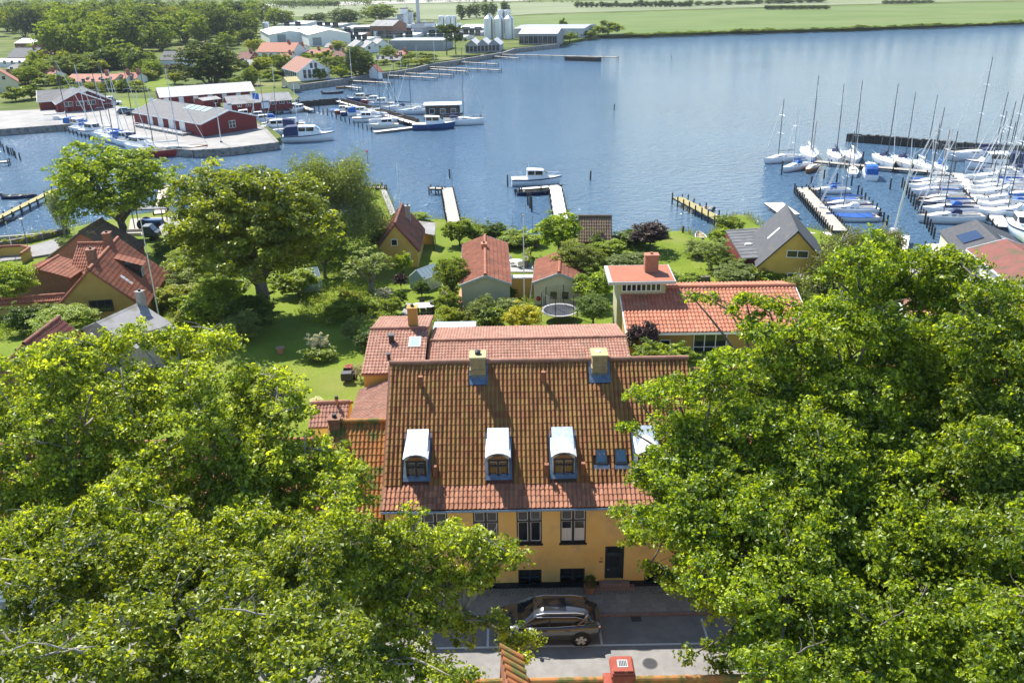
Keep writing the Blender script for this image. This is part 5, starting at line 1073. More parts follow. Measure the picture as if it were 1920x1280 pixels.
# reeds along the shore: stuff
rng = np.random.default_rng(66); P = []
for a, b in zip(SHORE_NEAR[:-1], SHORE_NEAR[1:]):
    A, B = G(*a, .2), G(*b, .2)
    if abs(A.x) > 90 or abs(B.x) > 90: continue
    for _ in range(int((B - A).length * 16)):
        c = A.lerp(B, rng.random()); P.append((c.x + rng.normal(0, .5), c.y + rng.normal(-.5, .6), .12))
P = np.array(P); n = len(P); hh = rng.uniform(.35, 1.1, n); ang = rng.uniform(0, 6.28, n); dx, dy = np.cos(ang) * .05, np.sin(ang) * .05
lean = rng.normal(0, .18, (n, 2)); V = np.stack([np.stack([P[:, 0] - dx, P[:, 1] - dy, P[:, 2]], 1), np.stack([P[:, 0] + dx, P[:, 1] + dy, P[:, 2]], 1), np.stack([P[:, 0] + lean[:, 0], P[:, 1] + lean[:, 1], P[:, 2] + hh], 1)], 1).reshape(-1, 3)
me = np_mesh('reeds', V, np.arange(n * 3).reshape(-1, 3), 'reed', rng.random(n)); tag(link(bpy.data.objects.new('shore_reeds', me), None), 'tufts of grass and reeds along the near shoreline', 'reeds', kind='stuff')
# grass blades near the lawn edges: stuff
def ground_cover(label, polys, mat_, n, seed, size=.12, h=(.15, .7), name='border_planting'):
    rng = np.random.default_rng(seed); C = []
    for poly, k in polys:
        us = [p[0] for p in poly]; vs2 = [p[1] for p in poly]; got = 0
        while got < k * n:
            u, v = rng.uniform(min(us), max(us)), rng.uniform(min(vs2), max(vs2))
            if not in_poly(np.array([u]), np.array([v]), poly)[0]: continue
            p = GT(u, v); C.append((p.x, p.y, p.z + rng.uniform(*h))); got += 1
    C = np.array(C); me = crown_mesh(name, mat_, C, rng.uniform(.25, .6, len(C)), 26, size, seed, up=.5, flat=.8); return tag(link(bpy.data.objects.new(name, me), None), label, 'plants', kind='stuff')
PA = [(300, 520), (440, 505), (470, 600), (420, 640), (330, 615), (300, 570)]; PB = [(570, 545), (660, 520), (745, 555), (750, 600), (640, 618), (560, 600)]; PC = [(822, 560), (860, 560), (1000, 560), (1010, 610), (880, 618), (820, 612)]; PD = [(1080, 500), (1150, 470), (1290, 470), (1300, 480), (1160, 512), (1100, 540)]; PE = [(-10, 575), (190, 570), (240, 600), (110, 640), (-10, 640)]; PF = [(1270, 505), (1480, 505), (1500, 535), (1280, 532)]; PG = [(640, 410), (720, 425), (720, 500), (600, 520), (580, 440)]; PHh = [(860, 420), (1180, 448), (1180, 462), (860, 455)]; PI = [(320, 430), (430, 425), (440, 500), (340, 500)]
ground_cover('low mixed green planting filling the garden borders', [(PA, 1.2), (PB, 1.0), (PC, 1.0), (PE, 1.0), (PG, .8), (PI, .8)], 'leaf_mid', 240, 601)
ground_cover('low dark green planting between the shrubs', [(PA, .6), (PB, .7), (PD, .8), (PE, .8), (PG, .9), (PI, .8), (PHh, .5)], 'leaf_dark', 150, 602)
ground_cover('yellow-green herbs and perennials in the garden borders', [(PA, 1.1), (PB, 1.1), (PC, 1.0), (PF, 1.2), (PHh, .9)], 'leaf_lime', 110, 603, .1, (.05, .45))
ground_cover('white and pink flower heads dotted through the borders', [(PA, .6), (PB, 1.0), (PC, .6), (PF, .5)], 'blossom', 26, 604, .07, (.3, .7), 'border_flowers')
for i, q in enumerate([('ash1', 415, 600, 520, 90, 'leafy garden tree left of the broad dense tree'), ('ash2', 690, 520, 455, 60, 'light garden tree between the birch and the fruit tree'), ('ash0', 560, 470, 400, 110, 'tree crown filling the gap behind the broad tree'), ('ash2', 420, 505, 440, 90, 'garden tree right of the tarred hut'), ('apple', 350, 560, 500, 80, 'spreading apple tree beside the tall flagpole')]): ptree(*q)
# ---------------------------------------------------------------- paths and beds
def patch(name, pts, mat_, dz=.03):
    P = [GT(*p) for p in pts]; m = MB(); m.add([(p.x, p.y, p.z + dz + .12) for p in P] + [(p.x, p.y, p.z - .4) for p in P], [tuple(range(len(P)))] + [(i, len(P) + i, len(P) + (i + 1) % len(P), (i + 1) % len(P)) for i in range(len(P))]); return tag(m.build(name, mat_), kind='structure')
patch('garden_path', [(752, 592), (768, 592), (775, 572), (762, 570)], 'paving'); patch('brick_path', [(858, 585), (872, 585), (868, 545), (862, 545)], 'terracotta')
patch('shore_road', [(-60, 500), (40, 487), (95, 478), (135, 452), (110, 448), (60, 462), (-60, 476)], 'asphalt'); patch('terrace', [(955, 512), (1000, 512), (998, 492), (956, 492)], 'paving')
patch('gravel_yard', [(240, 440), (330, 432), (325, 408), (245, 412)], 'gravel')
patch('flower_bed', [(655, 597), (700, 597), (700, 572), (660, 572)], 'dirt', .04)
patch('quay_apron', [(1660, 520), (1930, 600), (1930, 530), (1800, 470), (1690, 478)], 'concrete')
# ---------------------------------------------------------------- garden furniture
def pole(label, ub, vb, vt, r=.055, z=None, name='flagpole', ball=True, ut=None):
    b = GT(ub, vb) if z is None else G(ub, vb, z); tz_ = AT(ub if ut is None else ut, vt, b.y); T = thing(name, label, 'flagpole', b)
    m = MB(); m.tube([(0, 0, -.3), (0, 0, (tz_.z - b.z) * .5), (0, 0, tz_.z - b.z)], [r, r * .85, r * .55], 8); m.build('pole', 'white_paint', T)
    m = MB(); m.box(-r * 2.2, -r * 2.2, -.3, r * 2.2, r * 2.2, .35); m.build('pole_foot', 'felt', T)
    if ball: m = MB(); m.sphere((0, 0, tz_.z - b.z + .06), .1); m.build('finial', 'lichen', T)
    return T
pole('white flagpole in the garden between the two summer houses', 983, 572, 405); pole('tall white flagpole beside the gabled cottage', 300, 604, 393, .06); pole('white flagpole behind the gabled cottage roof', 147, 470, 362); pole('slim flagpole at the left edge', 26, 478, 418); pole('thin mast on the shore beside the ochre cottage', 750, 400, 306, .03, ball=False)
for u, v, vt in ((53, 462, 425), (172, 450, 440)): pass
def greenhouse(label, u, v, L, Wd, H, rz):
    T = thing('greenhouse', label, 'greenhouse', GT(u, v), rz); e = H * .62; fr = MB()
    xs = np.linspace(-L / 2, L / 2, 6)
    for x in xs:
        pts = [(x, -Wd / 2, 0), (x, -Wd / 2, e), (x, 0, H), (x, Wd / 2, e), (x, Wd / 2, 0)]
        for p, q in zip(pts[:-1], pts[1:]): fr.tube([p, q], [.035, .035], 4)
    for y, z in ((-Wd / 2, 0.03), (-Wd / 2, e), (0, H), (Wd / 2, e), (Wd / 2, .03)): fr.tube([(-L / 2, y, z), (L / 2, y, z)], [.035, .035], 4)
    fr.build('frame', 'white_paint', T, kind='stuff')
    for x0, x1 in zip(xs[:-1], xs[1:]):
        for s in (-1, 1):
            p = MB(); p.hexa([(x0 + .04, s * Wd / 2, e), (x1 - .04, s * Wd / 2, e), (x1 - .04, 0, H), (x0 + .04, 0, H)], [(x0 + .04, s * (Wd / 2 + .012), e + .01), (x1 - .04, s * (Wd / 2 + .012), e + .01), (x1 - .04, s * .012, H + .01), (x0 + .04, s * .012, H + .01)]); p.build('roof_pane', 'glass_green', T)
            p = MB(); p.box(x0 + .04, s * Wd / 2 - .006, .06, x1 - .04, s * Wd / 2 + .006, e - .04); p.build('side_pane', 'glass_green', T)
    for s in (-1, 1): p = MB(); p.add([(s * L / 2, -Wd / 2 + .05, .05), (s * L / 2, Wd / 2 - .05, .05), (s * L / 2, Wd / 2 - .05, e), (s * L / 2, 0, H - .04), (s * L / 2, -Wd / 2 + .05, e)], [(0, 1, 2, 3, 4)]); p.build('end_pane', 'glass_green', T)
greenhouse('glasshouse with white frame behind the clipped round bush', 799, 538, 2.6, 2.0, 2.2, .9); greenhouse('glasshouse half hidden beside the broad garden tree', 578, 542, 2.4, 1.9, 2.2, .5)
def oval_table(label, u, v, r, name='garden_table'):
    T = thing(name, label, 'table', GT(u, v)); m = MB(); m.tube([(0, 0, .71), (0, 0, .75)], [r, r], 24); t = m.build('table_top', 'white_paint', T); t.scale = (1, .62, 1)
    for k in range(4): a = k * math.pi / 2 + .7; m = MB(); m.cyl((math.cos(a) * r * .6, math.sin(a) * r * .4, 0), (math.cos(a) * r * .6, math.sin(a) * r * .4, .71), .03); m.build('leg', 'white_paint', T)
    return T
def chair(label, p, rz, mat_='dark_wood', grp=None):
    T = thing('garden_chair', label, 'chair', p, rz, grp); m = MB(); m.box(-.24, -.24, .4, .24, .24, .44); m.build('seat', mat_, T); m = MB(); m.box(-.24, .2, .46, .24, .24, .95); m.build('backrest', mat_, T)
    for x in (-.2, .2):
        for y in (-.2, .2): m = MB(); m.box(x - .02, y - .02, 0, x + .02, y + .02, .4); m.build('leg', mat_, T)
t = oval_table('oval white garden table behind the rear wing', 794, 586, 1.15); b = t.location
for i, (dx, dy, rz) in enumerate([(-.5, -.95, math.pi), (.1, -.98, math.pi), (.65, -.9, math.pi), (-.2, .95, 0)]): chair(['dark chair at the oval table, left of the near side', 'dark chair at the oval table, middle of the near side', 'dark chair at the oval table, right of the near side', 'dark chair on the far side of the oval table'][i], (b.x + dx, b.y + dy, b.z), rz)
t = oval_table('round white table on the terrace between the summer houses', 966, 500, .8, 'terrace_table'); b = t.location
for i in range(4): a = i * 1.57 + .4; chair('cream chair around the terrace table', (b.x + math.cos(a) * 1.15, b.y + math.sin(a) * 1.0, b.z), a - 1.57, 'boat_cream', 'chairs round the terrace table')
BT = thing('water_butt', 'dark barrel right of the oval table', 'barrel', GT(812, 584)); m = MB(); m.tube([(0, 0, 0), (0, 0, .5), (0, 0, 1.0)], [.27, .32, .27], 14); m.build('barrel', 'dark_wood', BT); m = MB(); m.cyl((0, 0, 1.0), (0, 0, 1.04), .29, .29, 14); m.build('lid', 'black_paint', BT)
for lab, u, v, s in (('terracotta pot standing on the shaded lawn', 527, 664, 1.0), ('terracotta pot by the stone gable terrace', 322, 612, .8)):
    T = thing('garden_pot', lab, 'pot', GT(u, v)); m = MB(); m.tube([(0, 0, 0), (0, 0, .5 * s), (0, 0, .52 * s), (0, 0, .6 * s)], [.2 * s, .3 * s, .34 * s, .34 * s], 14); m.build('pot', 'terracotta', T); m = MB(); m.cyl((0, 0, .55 * s), (0, 0, .605 * s), .29 * s, .29 * s, 12); m.build('soil', 'dirt', T)
# ride-on mower
MW = thing('ride_on_mower', 'red and black ride-on mower on the lawn', 'lawn mower', GT(655, 706), math.pi * .52)
m = MB(); m.loft([[(x, -w_, .45), (x, -w_, z), (x, -w_ * .7, z + .08), (x, w_ * .7, z + .08), (x, w_, z), (x, w_, .45)] for x, w_, z in ((-.15, .28, .72), (.2, .3, .74), (.6, .27, .68), (.82, .2, .58))]); m.build('bonnet', 'red_plastic', MW, smooth=False, bevel=.03)
m = MB(); m.box(-.85, -.32, .3, .8, .32, .46); m.build('chassis', 'black_paint', MW); m = MB(); m.box(-.75, -.26, .62, -.3, .26, .7); m.box(-.85, -.26, .7, -.74, .26, 1.1); m.build('seat', 'rubber', MW, bevel=.03)
m = MB(); m.box(-1.5, -.4, .35, -.9, .4, .95); m.build('grass_box', 'black_paint', MW, bevel=.05); m = MB(); m.box(-.35, -.55, .12, .45, .55, .26); m.build('cutting_deck', 'red_plastic', MW, bevel=.03)
m = MB(); m.cyl((-.1, 0, .7), (-.2, 0, 1.0), .02); m.tube([(-.2 + .15 * math.cos(k) * .4, .17 * math.sin(k), 1.0 + .15 * math.cos(k) * .3) for k in np.linspace(0, 6.28, 13)], [.018] * 13, 5); m.build('steering_wheel', 'black_paint', MW)
for x, r, y in ((-.55, .27, .42), (.6, .2, .38)):
    for s in (-1, 1): m = MB(); m.tube([(x, s * y - .1, r), (x, s * y + .1, r)], [r, r], 16); wh = m.build('wheel', 'rubber', MW); m = MB(); m.cyl((x, s * (y + .02) - .1, r), (x, s * (y + .02) + .1, r), r * .5, r * .5, 12); m.build('hub', 'felt_light', wh)
# trampoline
TR = thing('trampoline', 'round black trampoline with safety net poles', 'trampoline', GT(1049, 598)); r = 1.65
m = MB(); m.cyl((0, 0, .84), (0, 0, .86), r * .86, r * .86, 28); m.build('jumping_mat', 'trampoline_mat', TR)
m = MB(); n = 28; ring = lambda rr, z: [(rr * math.cos(2 * math.pi * k / n), rr * math.sin(2 * math.pi * k / n), z) for k in range(n)]
m.loft([ring(r * .87, .88), ring(r, .90), ring(r, .84), ring(r * .87, .84)], cap=False); m.build('edge_pad', 'felt_light', TR)
for k in range(6):
    a = 2 * math.pi * k / 6 + .25; c, q = math.cos(a), math.sin(a); m = MB(); m.tube([(c * r * 1.02, q * r * 1.02, 0), (c * r * 1.03, q * r * 1.03, 1.2), (c * r * 1.0, q * r * 1.0, 2.7)], [.035] * 3, 6); m.build('net_pole', 'black_paint', TR)
m = MB()
for k in range(56): a = 2 * math.pi * k / 56; m.tube([(math.cos(a) * r * .97, math.sin(a) * r * .97, .9), (math.cos(a) * r * .97, math.sin(a) * r * .97, 2.6)], [.006, .006], 3, cap=False)
for z in np.linspace(.95, 2.6, 14): m.tube([(math.cos(t) * r * .97, math.sin(t) * r * .97, z) for t in np.linspace(0, 6.2832, 29)], [.006] * 29, 3, cap=False)
m.build('safety_net', 'black_paint', TR, kind='stuff')
SW = thing('garden_swing', 'grey swing frame with a red ball seat behind the trampoline', 'swing', GT(1010, 572)); m = MB()
for x in (-.9, .9): m.tube([(x, -.7, 0), (x * .7, 0, 2.2), (x, .7, 0)], [.04] * 3, 6)
m.tube([(-.63, 0, 2.2), (.63, 0, 2.2)], [.04, .04], 6); m.build('frame', 'alu', SW, kind='stuff'); m = MB(); m.sphere((0, 0, .7), .28); m.build('ball_seat', 'red_plastic', SW, smooth=True); m = MB(); m.cyl((0, 0, .95), (0, 0, 2.2), .015); m.build('rope', 'rubber', SW)
# raised beds
for i, (u, v) in enumerate(((668, 592), (684, 578))):
    T = thing('raised_bed', ['nearer', 'farther'][i] + ' raised vegetable bed with bright lettuce rows', 'vegetable bed', GT(u, v))
    for bx in ((-1.3, -.6, 1.3, -.52), (-1.3, .52, 1.3, .6), (-1.3, -.52, -1.22, .52), (1.22, -.52, 1.3, .52)): m = MB(); m.box(bx[0], bx[1], -.1, bx[2], bx[3], .35); m.build('board', 'dark_wood', T)
    m = MB(); m.box(-1.22, -.52, -.1, 1.22, .52, .28); m.build('soil', 'dirt', T); rg = np.random.default_rng(i); cen = np.stack([rg.uniform(-1.1, 1.1, 80), rg.uniform(-.45, .45, 80), np.full(80, .36)], 1)
    link(bpy.data.objects.new('lettuce', crown_mesh('lettuce', 'leaf_lime', cen, np.full(80, .14), 14, .12, i)), T)
# truck and tractor in the boat yard
TK = thing('flatbed_truck', 'green cab flatbed truck in the boat yard', 'truck', GT(268, 450), .05)
m = MB(); m.loft([[(x, -.85, .5), (x, -.9, 1.0), (x, -.75, z), (x, .75, z), (x, .9, 1.0), (x, .85, .5)] for x, z in ((.4, 1.95), (1.3, 1.95), (1.75, 1.25), (2.3, 1.1))]); cb = m.build('cab', 'door_blue', TK, bevel=.04)
m = MB(); m.hexa([(1.33, -.68, 1.85), (1.33, .68, 1.85), (1.76, .7, 1.3), (1.76, -.7, 1.3)], [(1.36, -.68, 1.88), (1.36, .68, 1.88), (1.79, .7, 1.33), (1.79, -.7, 1.33)]); m.build('windscreen', 'glass', cb)
m = MB(); m.box(-2.6, -.95, .75, .3, .95, .88); m.build('flatbed', 'plank_grey', TK)
for y in (-.95, .92): m = MB(); m.box(-2.6, y, .88, .3, y + .04, 1.2); m.build('side_board', 'plank_grey', TK)
for x in (-1.8, 1.5):
    for y in (-.8, .8): m = MB(); m.tube([(x, y - .12, .36), (x, y + .12, .36)], [.36, .36], 14); m.build('wheel', 'rubber', TK)
CN = thing('boat_crane', 'blue tractor crane with black canopy beside the water', 'tractor', GT(284, 428)); m = MB(); m.box(-1.2, -.6, .5, 1.6, .6, 1.2); m.build('body', 'boat_blue', CN, bevel=.05)
m = MB(); m.box(-2.4, -.9, 2.7, 2.6, .9, 2.85); m.build('canopy', 'black_paint', CN)
for x in (-1.9, 2.0):
    for y in (-.7, .7): m = MB(); m.box(x - .05, y - .05, .2, x + .05, y + .05, 2.7); m.build('canopy_post', 'mast_dark', CN)
for x, r_ in ((-.8, .7), (1.2, .45)):
    for y in (-.75, .75): m = MB(); m.tube([(x, y - .15, r_), (x, y + .15, r_)], [r_, r_], 16); m.build('wheel', 'rubber', CN)
for i, (u, v, vt) in enumerate(((53, 470, 428), (762, 500, 492), (1016, 528, 521))):
    pass
LP = thing('street_lamp', 'dark street lamp beside the left shore road', 'lamp', GT(53, 466)); m = MB(); m.cyl((0, 0, 0), (0, 0, 3.6), .05, .04); m.build('pole', 'mast_dark', LP); m = MB(); m.cyl((0, 0, 3.6), (0, 0, 3.8), .1, .22, 10); m.build('lamp_head', 'felt_light', LP)
WL = thing('terrace_wall', 'curved ochre terrace wall with red tile coping at the left edge', 'wall', GT(25, 485))
m = MB(); pts = [(-3.2, -.5), (-1.5, .9), (.6, 1.2), (2.1, .2), (2.3, -2.2)]
for (xa, ya), (xb, yb) in zip(pts[:-1], pts[1:]): m.hexa([(xa, ya - .12, -.6), (xb, yb - .12, -.6), (xb, yb + .12, -.6), (xa, ya + .12, -.6)], [(xa, ya - .12, 1.2), (xb, yb - .12, 1.2), (xb, yb + .12, 1.2), (xa, ya + .12, 1.2)])
m.build('wall', 'ochre_wall', WL, kind='stuff'); m = MB()
for (xa, ya), (xb, yb) in zip(pts[:-1], pts[1:]): m.tube([(xa, ya, 1.22), (xb, yb, 1.22)], [.18, .18], 6)
m.build('coping', 'tile_red', WL, kind='stuff')
m = MB(); a = G(-60, 458, .6); b = G(82, 447, .6); SWL = thing('sea_wall', 'low dark stone sea wall along the left shore road', 'wall', ((a.x + b.x) / 2, (a.y + b.y) / 2, .3), math.atan2(b.y - a.y, b.x - a.x)); L = (b - a).length; m.box(-L / 2, -.2, -.4, L / 2, .2, 1.0); m.build('wall', 'stone_grey', SWL)
# ================================================================ piers, piles and boats
random.seed(99); rb = random.Random(5)
ORD = ['first', 'second', 'third', 'fourth', 'fifth', 'sixth', 'seventh', 'eighth', 'ninth', 'tenth', 'eleventh', 'twelfth', 'thirteenth', 'fourteenth']
def pier(label, a, b, width, z=.75, deck='plank_grey', name='pier', gap=2.4, pile_up=.35, px=True, both=True, piles=True, board=.28, zb=None):
    A, B = (G(*a, z), G(*b, z)) if px else (Vector(a), Vector(b)); L = (B - A).length; rz = math.atan2(B.y - A.y, B.x - A.x)
    T = thing(name, label, 'pier', (A.x, A.y, 0), rz); rnd = random.Random(int(L * 10)); m = MB(); n = max(2, int(L / board))
    for i in range(n): m.box(i * L / n + .008, -width / 2 + rnd.uniform(-.02, .02), z - .05, (i + 1) * L / n - .008, width / 2 + rnd.uniform(-.02, .02), z + rnd.uniform(-.006, .006), tint=rnd.random())
    m.build('deck_planks', deck, T, kind='stuff')
    for y in (-width / 2 + .1, width / 2 - .1): m = MB(); m.box(0, y - .06, z - .25, L, y + .06, z - .055); m.build('beam', 'pile', T)
    if piles:
        k = max(2, int(L / gap))
        for i in range(k + 1):
            for y in ((-1, 1) if both else (1,)): m = MB(); x = i * L / k; m.cyl((x, y * (width / 2 + .02), -1.3), (x + rnd.uniform(-.05, .05), y * (width / 2 + .05), z + pile_up * rnd.uniform(.5, 1.3)), .11, .10, 7); m.build('pile', 'pile', T)
    return T
def wall_pier(label, pts, h, th, name='breakwater', mat_='pile'):
    P = [G(*p, h) for p in pts]; T = thing(name, label, 'breakwater', (P[0].x, P[0].y, 0)); o = T.location; rnd = random.Random(3)
    for p, q in zip(P[:-1], P[1:]):
        L = (q - p).length; d = (q - p) / L; n = Vector((-d.y, d.x, 0)) * th / 2; k = int(L / .5); m = MB()
        for i in range(k):
            a = p + d * L * i / k - o; b = p + d * (L * (i + .94) / k) - o; hh = h + rnd.uniform(-.12, .12)
            m.hexa([(a - n).to_tuple()[:2] + (-1.3,), (b - n).to_tuple()[:2] + (-1.3,), (b + n).to_tuple()[:2] + (-1.3,), (a + n).to_tuple()[:2] + (-1.3,)], [(a - n).to_tuple()[:2] + (hh,), (b - n).to_tuple()[:2] + (hh,), (b + n).to_tuple()[:2] + (hh,), (a + n).to_tuple()[:2] + (hh,)])
        m.build('timber_wall', mat_, T, kind='stuff')
    return T
pile_m = []
for k in range(4):
    m = MB(); m.tube([(0, 0, -1.5), (.02 * k, 0, .3), (.03 * k - .04, .02, 1.0)], [.14, .13, .12], 8); pile_m.append(m.mesh('mooring_pile', 'pile'))
def pile(u, v, vt, label, group=None):
    p = G(u, v, 0); h = max(.5, AT(u, vt, p.y).z); o = obj_from_mesh('mooring_pile', rb.choice(pile_m), None, p, (0, 0, rb.uniform(0, 6)), (1, 1, h)); return tag(o, label, 'pile', group)
def pile_row(a, b, n, hpx, label, group):
    for i in range(n): t = i / max(1, n - 1); u = a[0] + (b[0] - a[0]) * t; v = a[1] + (b[1] - a[1]) * t; pile(u, v, v - hpx * rb.uniform(.85, 1.15), label, group)
# ---- boats -------------------------------------------------------------
def hull_secs(L, B, fb, bow=.35, tr=.72, n=9):
    secs = []
    for i in range(n):
        t = i / (n - 1); x = -L / 2 + L * t; w = B / 2 * (tr + (1 - tr) * min(1, t / .35)) if t < .35 else B / 2 * max(.02, (1 - ((t - .35) / .65) ** 2.3))
        f = fb * (1 + bow * max(0, t - .3) ** 1.6); ov = (t ** 3) * L * .05
        secs.append([(x + ov, -w, f), (x + ov * .5, -w * .93, f * .45), (x, -w * .72, -.12), (x, 0, -.32), (x, w * .72, -.12), (x + ov * .5, w * .93, f * .45), (x + ov, w, f)])
    return secs
def sail_boat(key, L, hull, deck, cover, mast_h, mast='alu', cabin='boat_white', spray=None, furl=True):
    B = L * .31; fb = L * .095 + .12; parts = []; S_ = hull_secs(L, B, fb)
    m = MB(); m.loft(S_, close=False, cap=False); m.add(S_[0], [tuple(range(7))]); parts.append(('hull', m.mesh('hull', hull, True), None))
    m = MB(); d = [[(q[0][0], q[0][1] * .97, q[0][2] - .03), (q[0][0], 0, q[0][2] + .03), (q[6][0], q[6][1] * .97, q[6][2] - .03)] for q in S_]; m.loft(d, close=False, cap=False); parts.append(('deck', m.mesh('deck', deck), None))
    m = MB(); m.loft([[(q[0][0], q[0][1] * s, q[0][2] + z) for s, z in ((1.0, -.02), (1.02, .05), (.95, .05))] for q in S_], close=False, cap=False); m.loft([[(q[6][0], q[6][1] * s, q[6][2] + z) for s, z in ((1.0, -.02), (1.02, .05), (.95, .05))] for q in S_], close=False, cap=False); parts.append(('toe_rail', m.mesh('toe_rail', 'boat_wood' if hull != 'boat_white' else 'boat_white'), None))
    m = MB(); c = []
    for x, w, h in ((-.08, .62, .40), (.05, .64, .46), (.22, .52, .38), (.34, .3, .1)): X = L * x; W2 = B / 2 * w; c.append([(X, -W2, fb - .05), (X, -W2 * .85, fb + h), (X, 0, fb + h + .06), (X, W2 * .85, fb + h), (X, W2, fb - .05)])
    m.loft(c); parts.append(('cabin', m.mesh('cabin', cabin, False), None))
    for s in (-1, 1): m = MB(); m.hexa([(L * -.04, s * B * .297, fb + .14), (L * .18, s * B * .262, fb + .16), (L * .18, s * B * .245, fb + .27), (L * -.04, s * B * .285, fb + .30)], [(L * -.04, s * B * .31, fb + .14), (L * .18, s * B * .275, fb + .16), (L * .18, s * B * .26, fb + .27), (L * -.04, s * B * .30, fb + .30)]); parts.append(('cabin_window', m.mesh('cabin_window', 'glass'), 'cabin'))
    m = MB(); m.box(-L * .42, -B * .2, fb + .02, -L * .1, B * .2, fb + .05); parts.append(('cockpit', m.mesh('cockpit', 'deck_tan'), None))
    for s in (-1, 1): m = MB(); m.box(-L * .43, s * B * .2, fb + .0, -L * .09, s * B * .24, fb + .25); parts.append(('coaming', m.mesh('coaming', cabin), None))
    mx = L * .12
    m = MB(); m.tube([(mx, 0, fb), (mx, 0, fb + mast_h * .6), (mx - .08, 0, fb + mast_h)], [.085, .075, .055], 6); parts.append(('mast', m.mesh('mast', mast), None))
    for t in (.42, .72): m = MB(); m.tube([(mx, -B * .3, fb + mast_h * t), (mx, 0, fb + mast_h * t + .06), (mx, B * .3, fb + mast_h * t)], [.03] * 3, 4); parts.append(('spreader', m.mesh('spreader', 'alu'), 'mast'))
    m = MB(); m.tube([(mx - .1, 0, fb + 1.2), (-L * .34, 0, fb + 1.15)], [.06, .05], 6); parts.append(('boom', m.mesh('boom', mast), None))
    if cover: m = MB(); m.tube([(mx - .05, 0, fb + 1.75), (mx - .2, 0, fb + 1.38), (-L * .1, 0, fb + 1.30), (-L * .33, 0, fb + 1.24)], [.1, .19, .17, .09], 7); parts.append(('sail_cover', m.mesh('sail_cover', cover, True), None))
    if spray: m = MB(); m.loft([[(L * x, -B * .24, fb + .3), (L * x, -B * .2, fb + h), (L * x, B * .2, fb + h), (L * x, B * .24, fb + .3)] for x, h in ((-.14, .85), (-.06, .95), (.02, .5))]); parts.append(('spray_hood', m.mesh('spray_hood', spray), None))
    bowx = S_[-1][0][0]; bz = S_[-1][0][2]; sx = -L / 2
    for p, q in (((bowx, 0, bz), (mx - .05, 0, fb + mast_h * .97)), ((sx, 0, fb), (mx - .08, 0, fb + mast_h)), ((mx - .1, -B * .48, fb), (mx, -B * .3, fb + mast_h * .72)), ((mx - .1, B * .48, fb), (mx, B * .3, fb + mast_h * .72))): m = MB(); m.tube([p, q], [.008, .008], 3, cap=False); parts.append(('stay', m.mesh('stay', 'wire'), None))
    if furl: m = MB(); a = Vector((bowx - .15, 0, bz + .3)); b = Vector((mx - .02, 0, fb + mast_h * .92)); m.tube([a, a.lerp(b, .4), a.lerp(b, .95)], [.05, .06, .03], 5); parts.append(('furled_jib', m.mesh('furled_jib', 'canvas_white'), None))
    for s in (-1, 1): m = MB(); m.tube([(sx + .1, s * B * .33, fb + .55), (L * .2, s * B * .46, fb + .6), (bowx - .2, 0, bz + .6)], [.018] * 3, 4, cap=False); parts.append(('guard_rail', m.mesh('guard_rail', 'wire'), None))
    BOAT[key] = parts
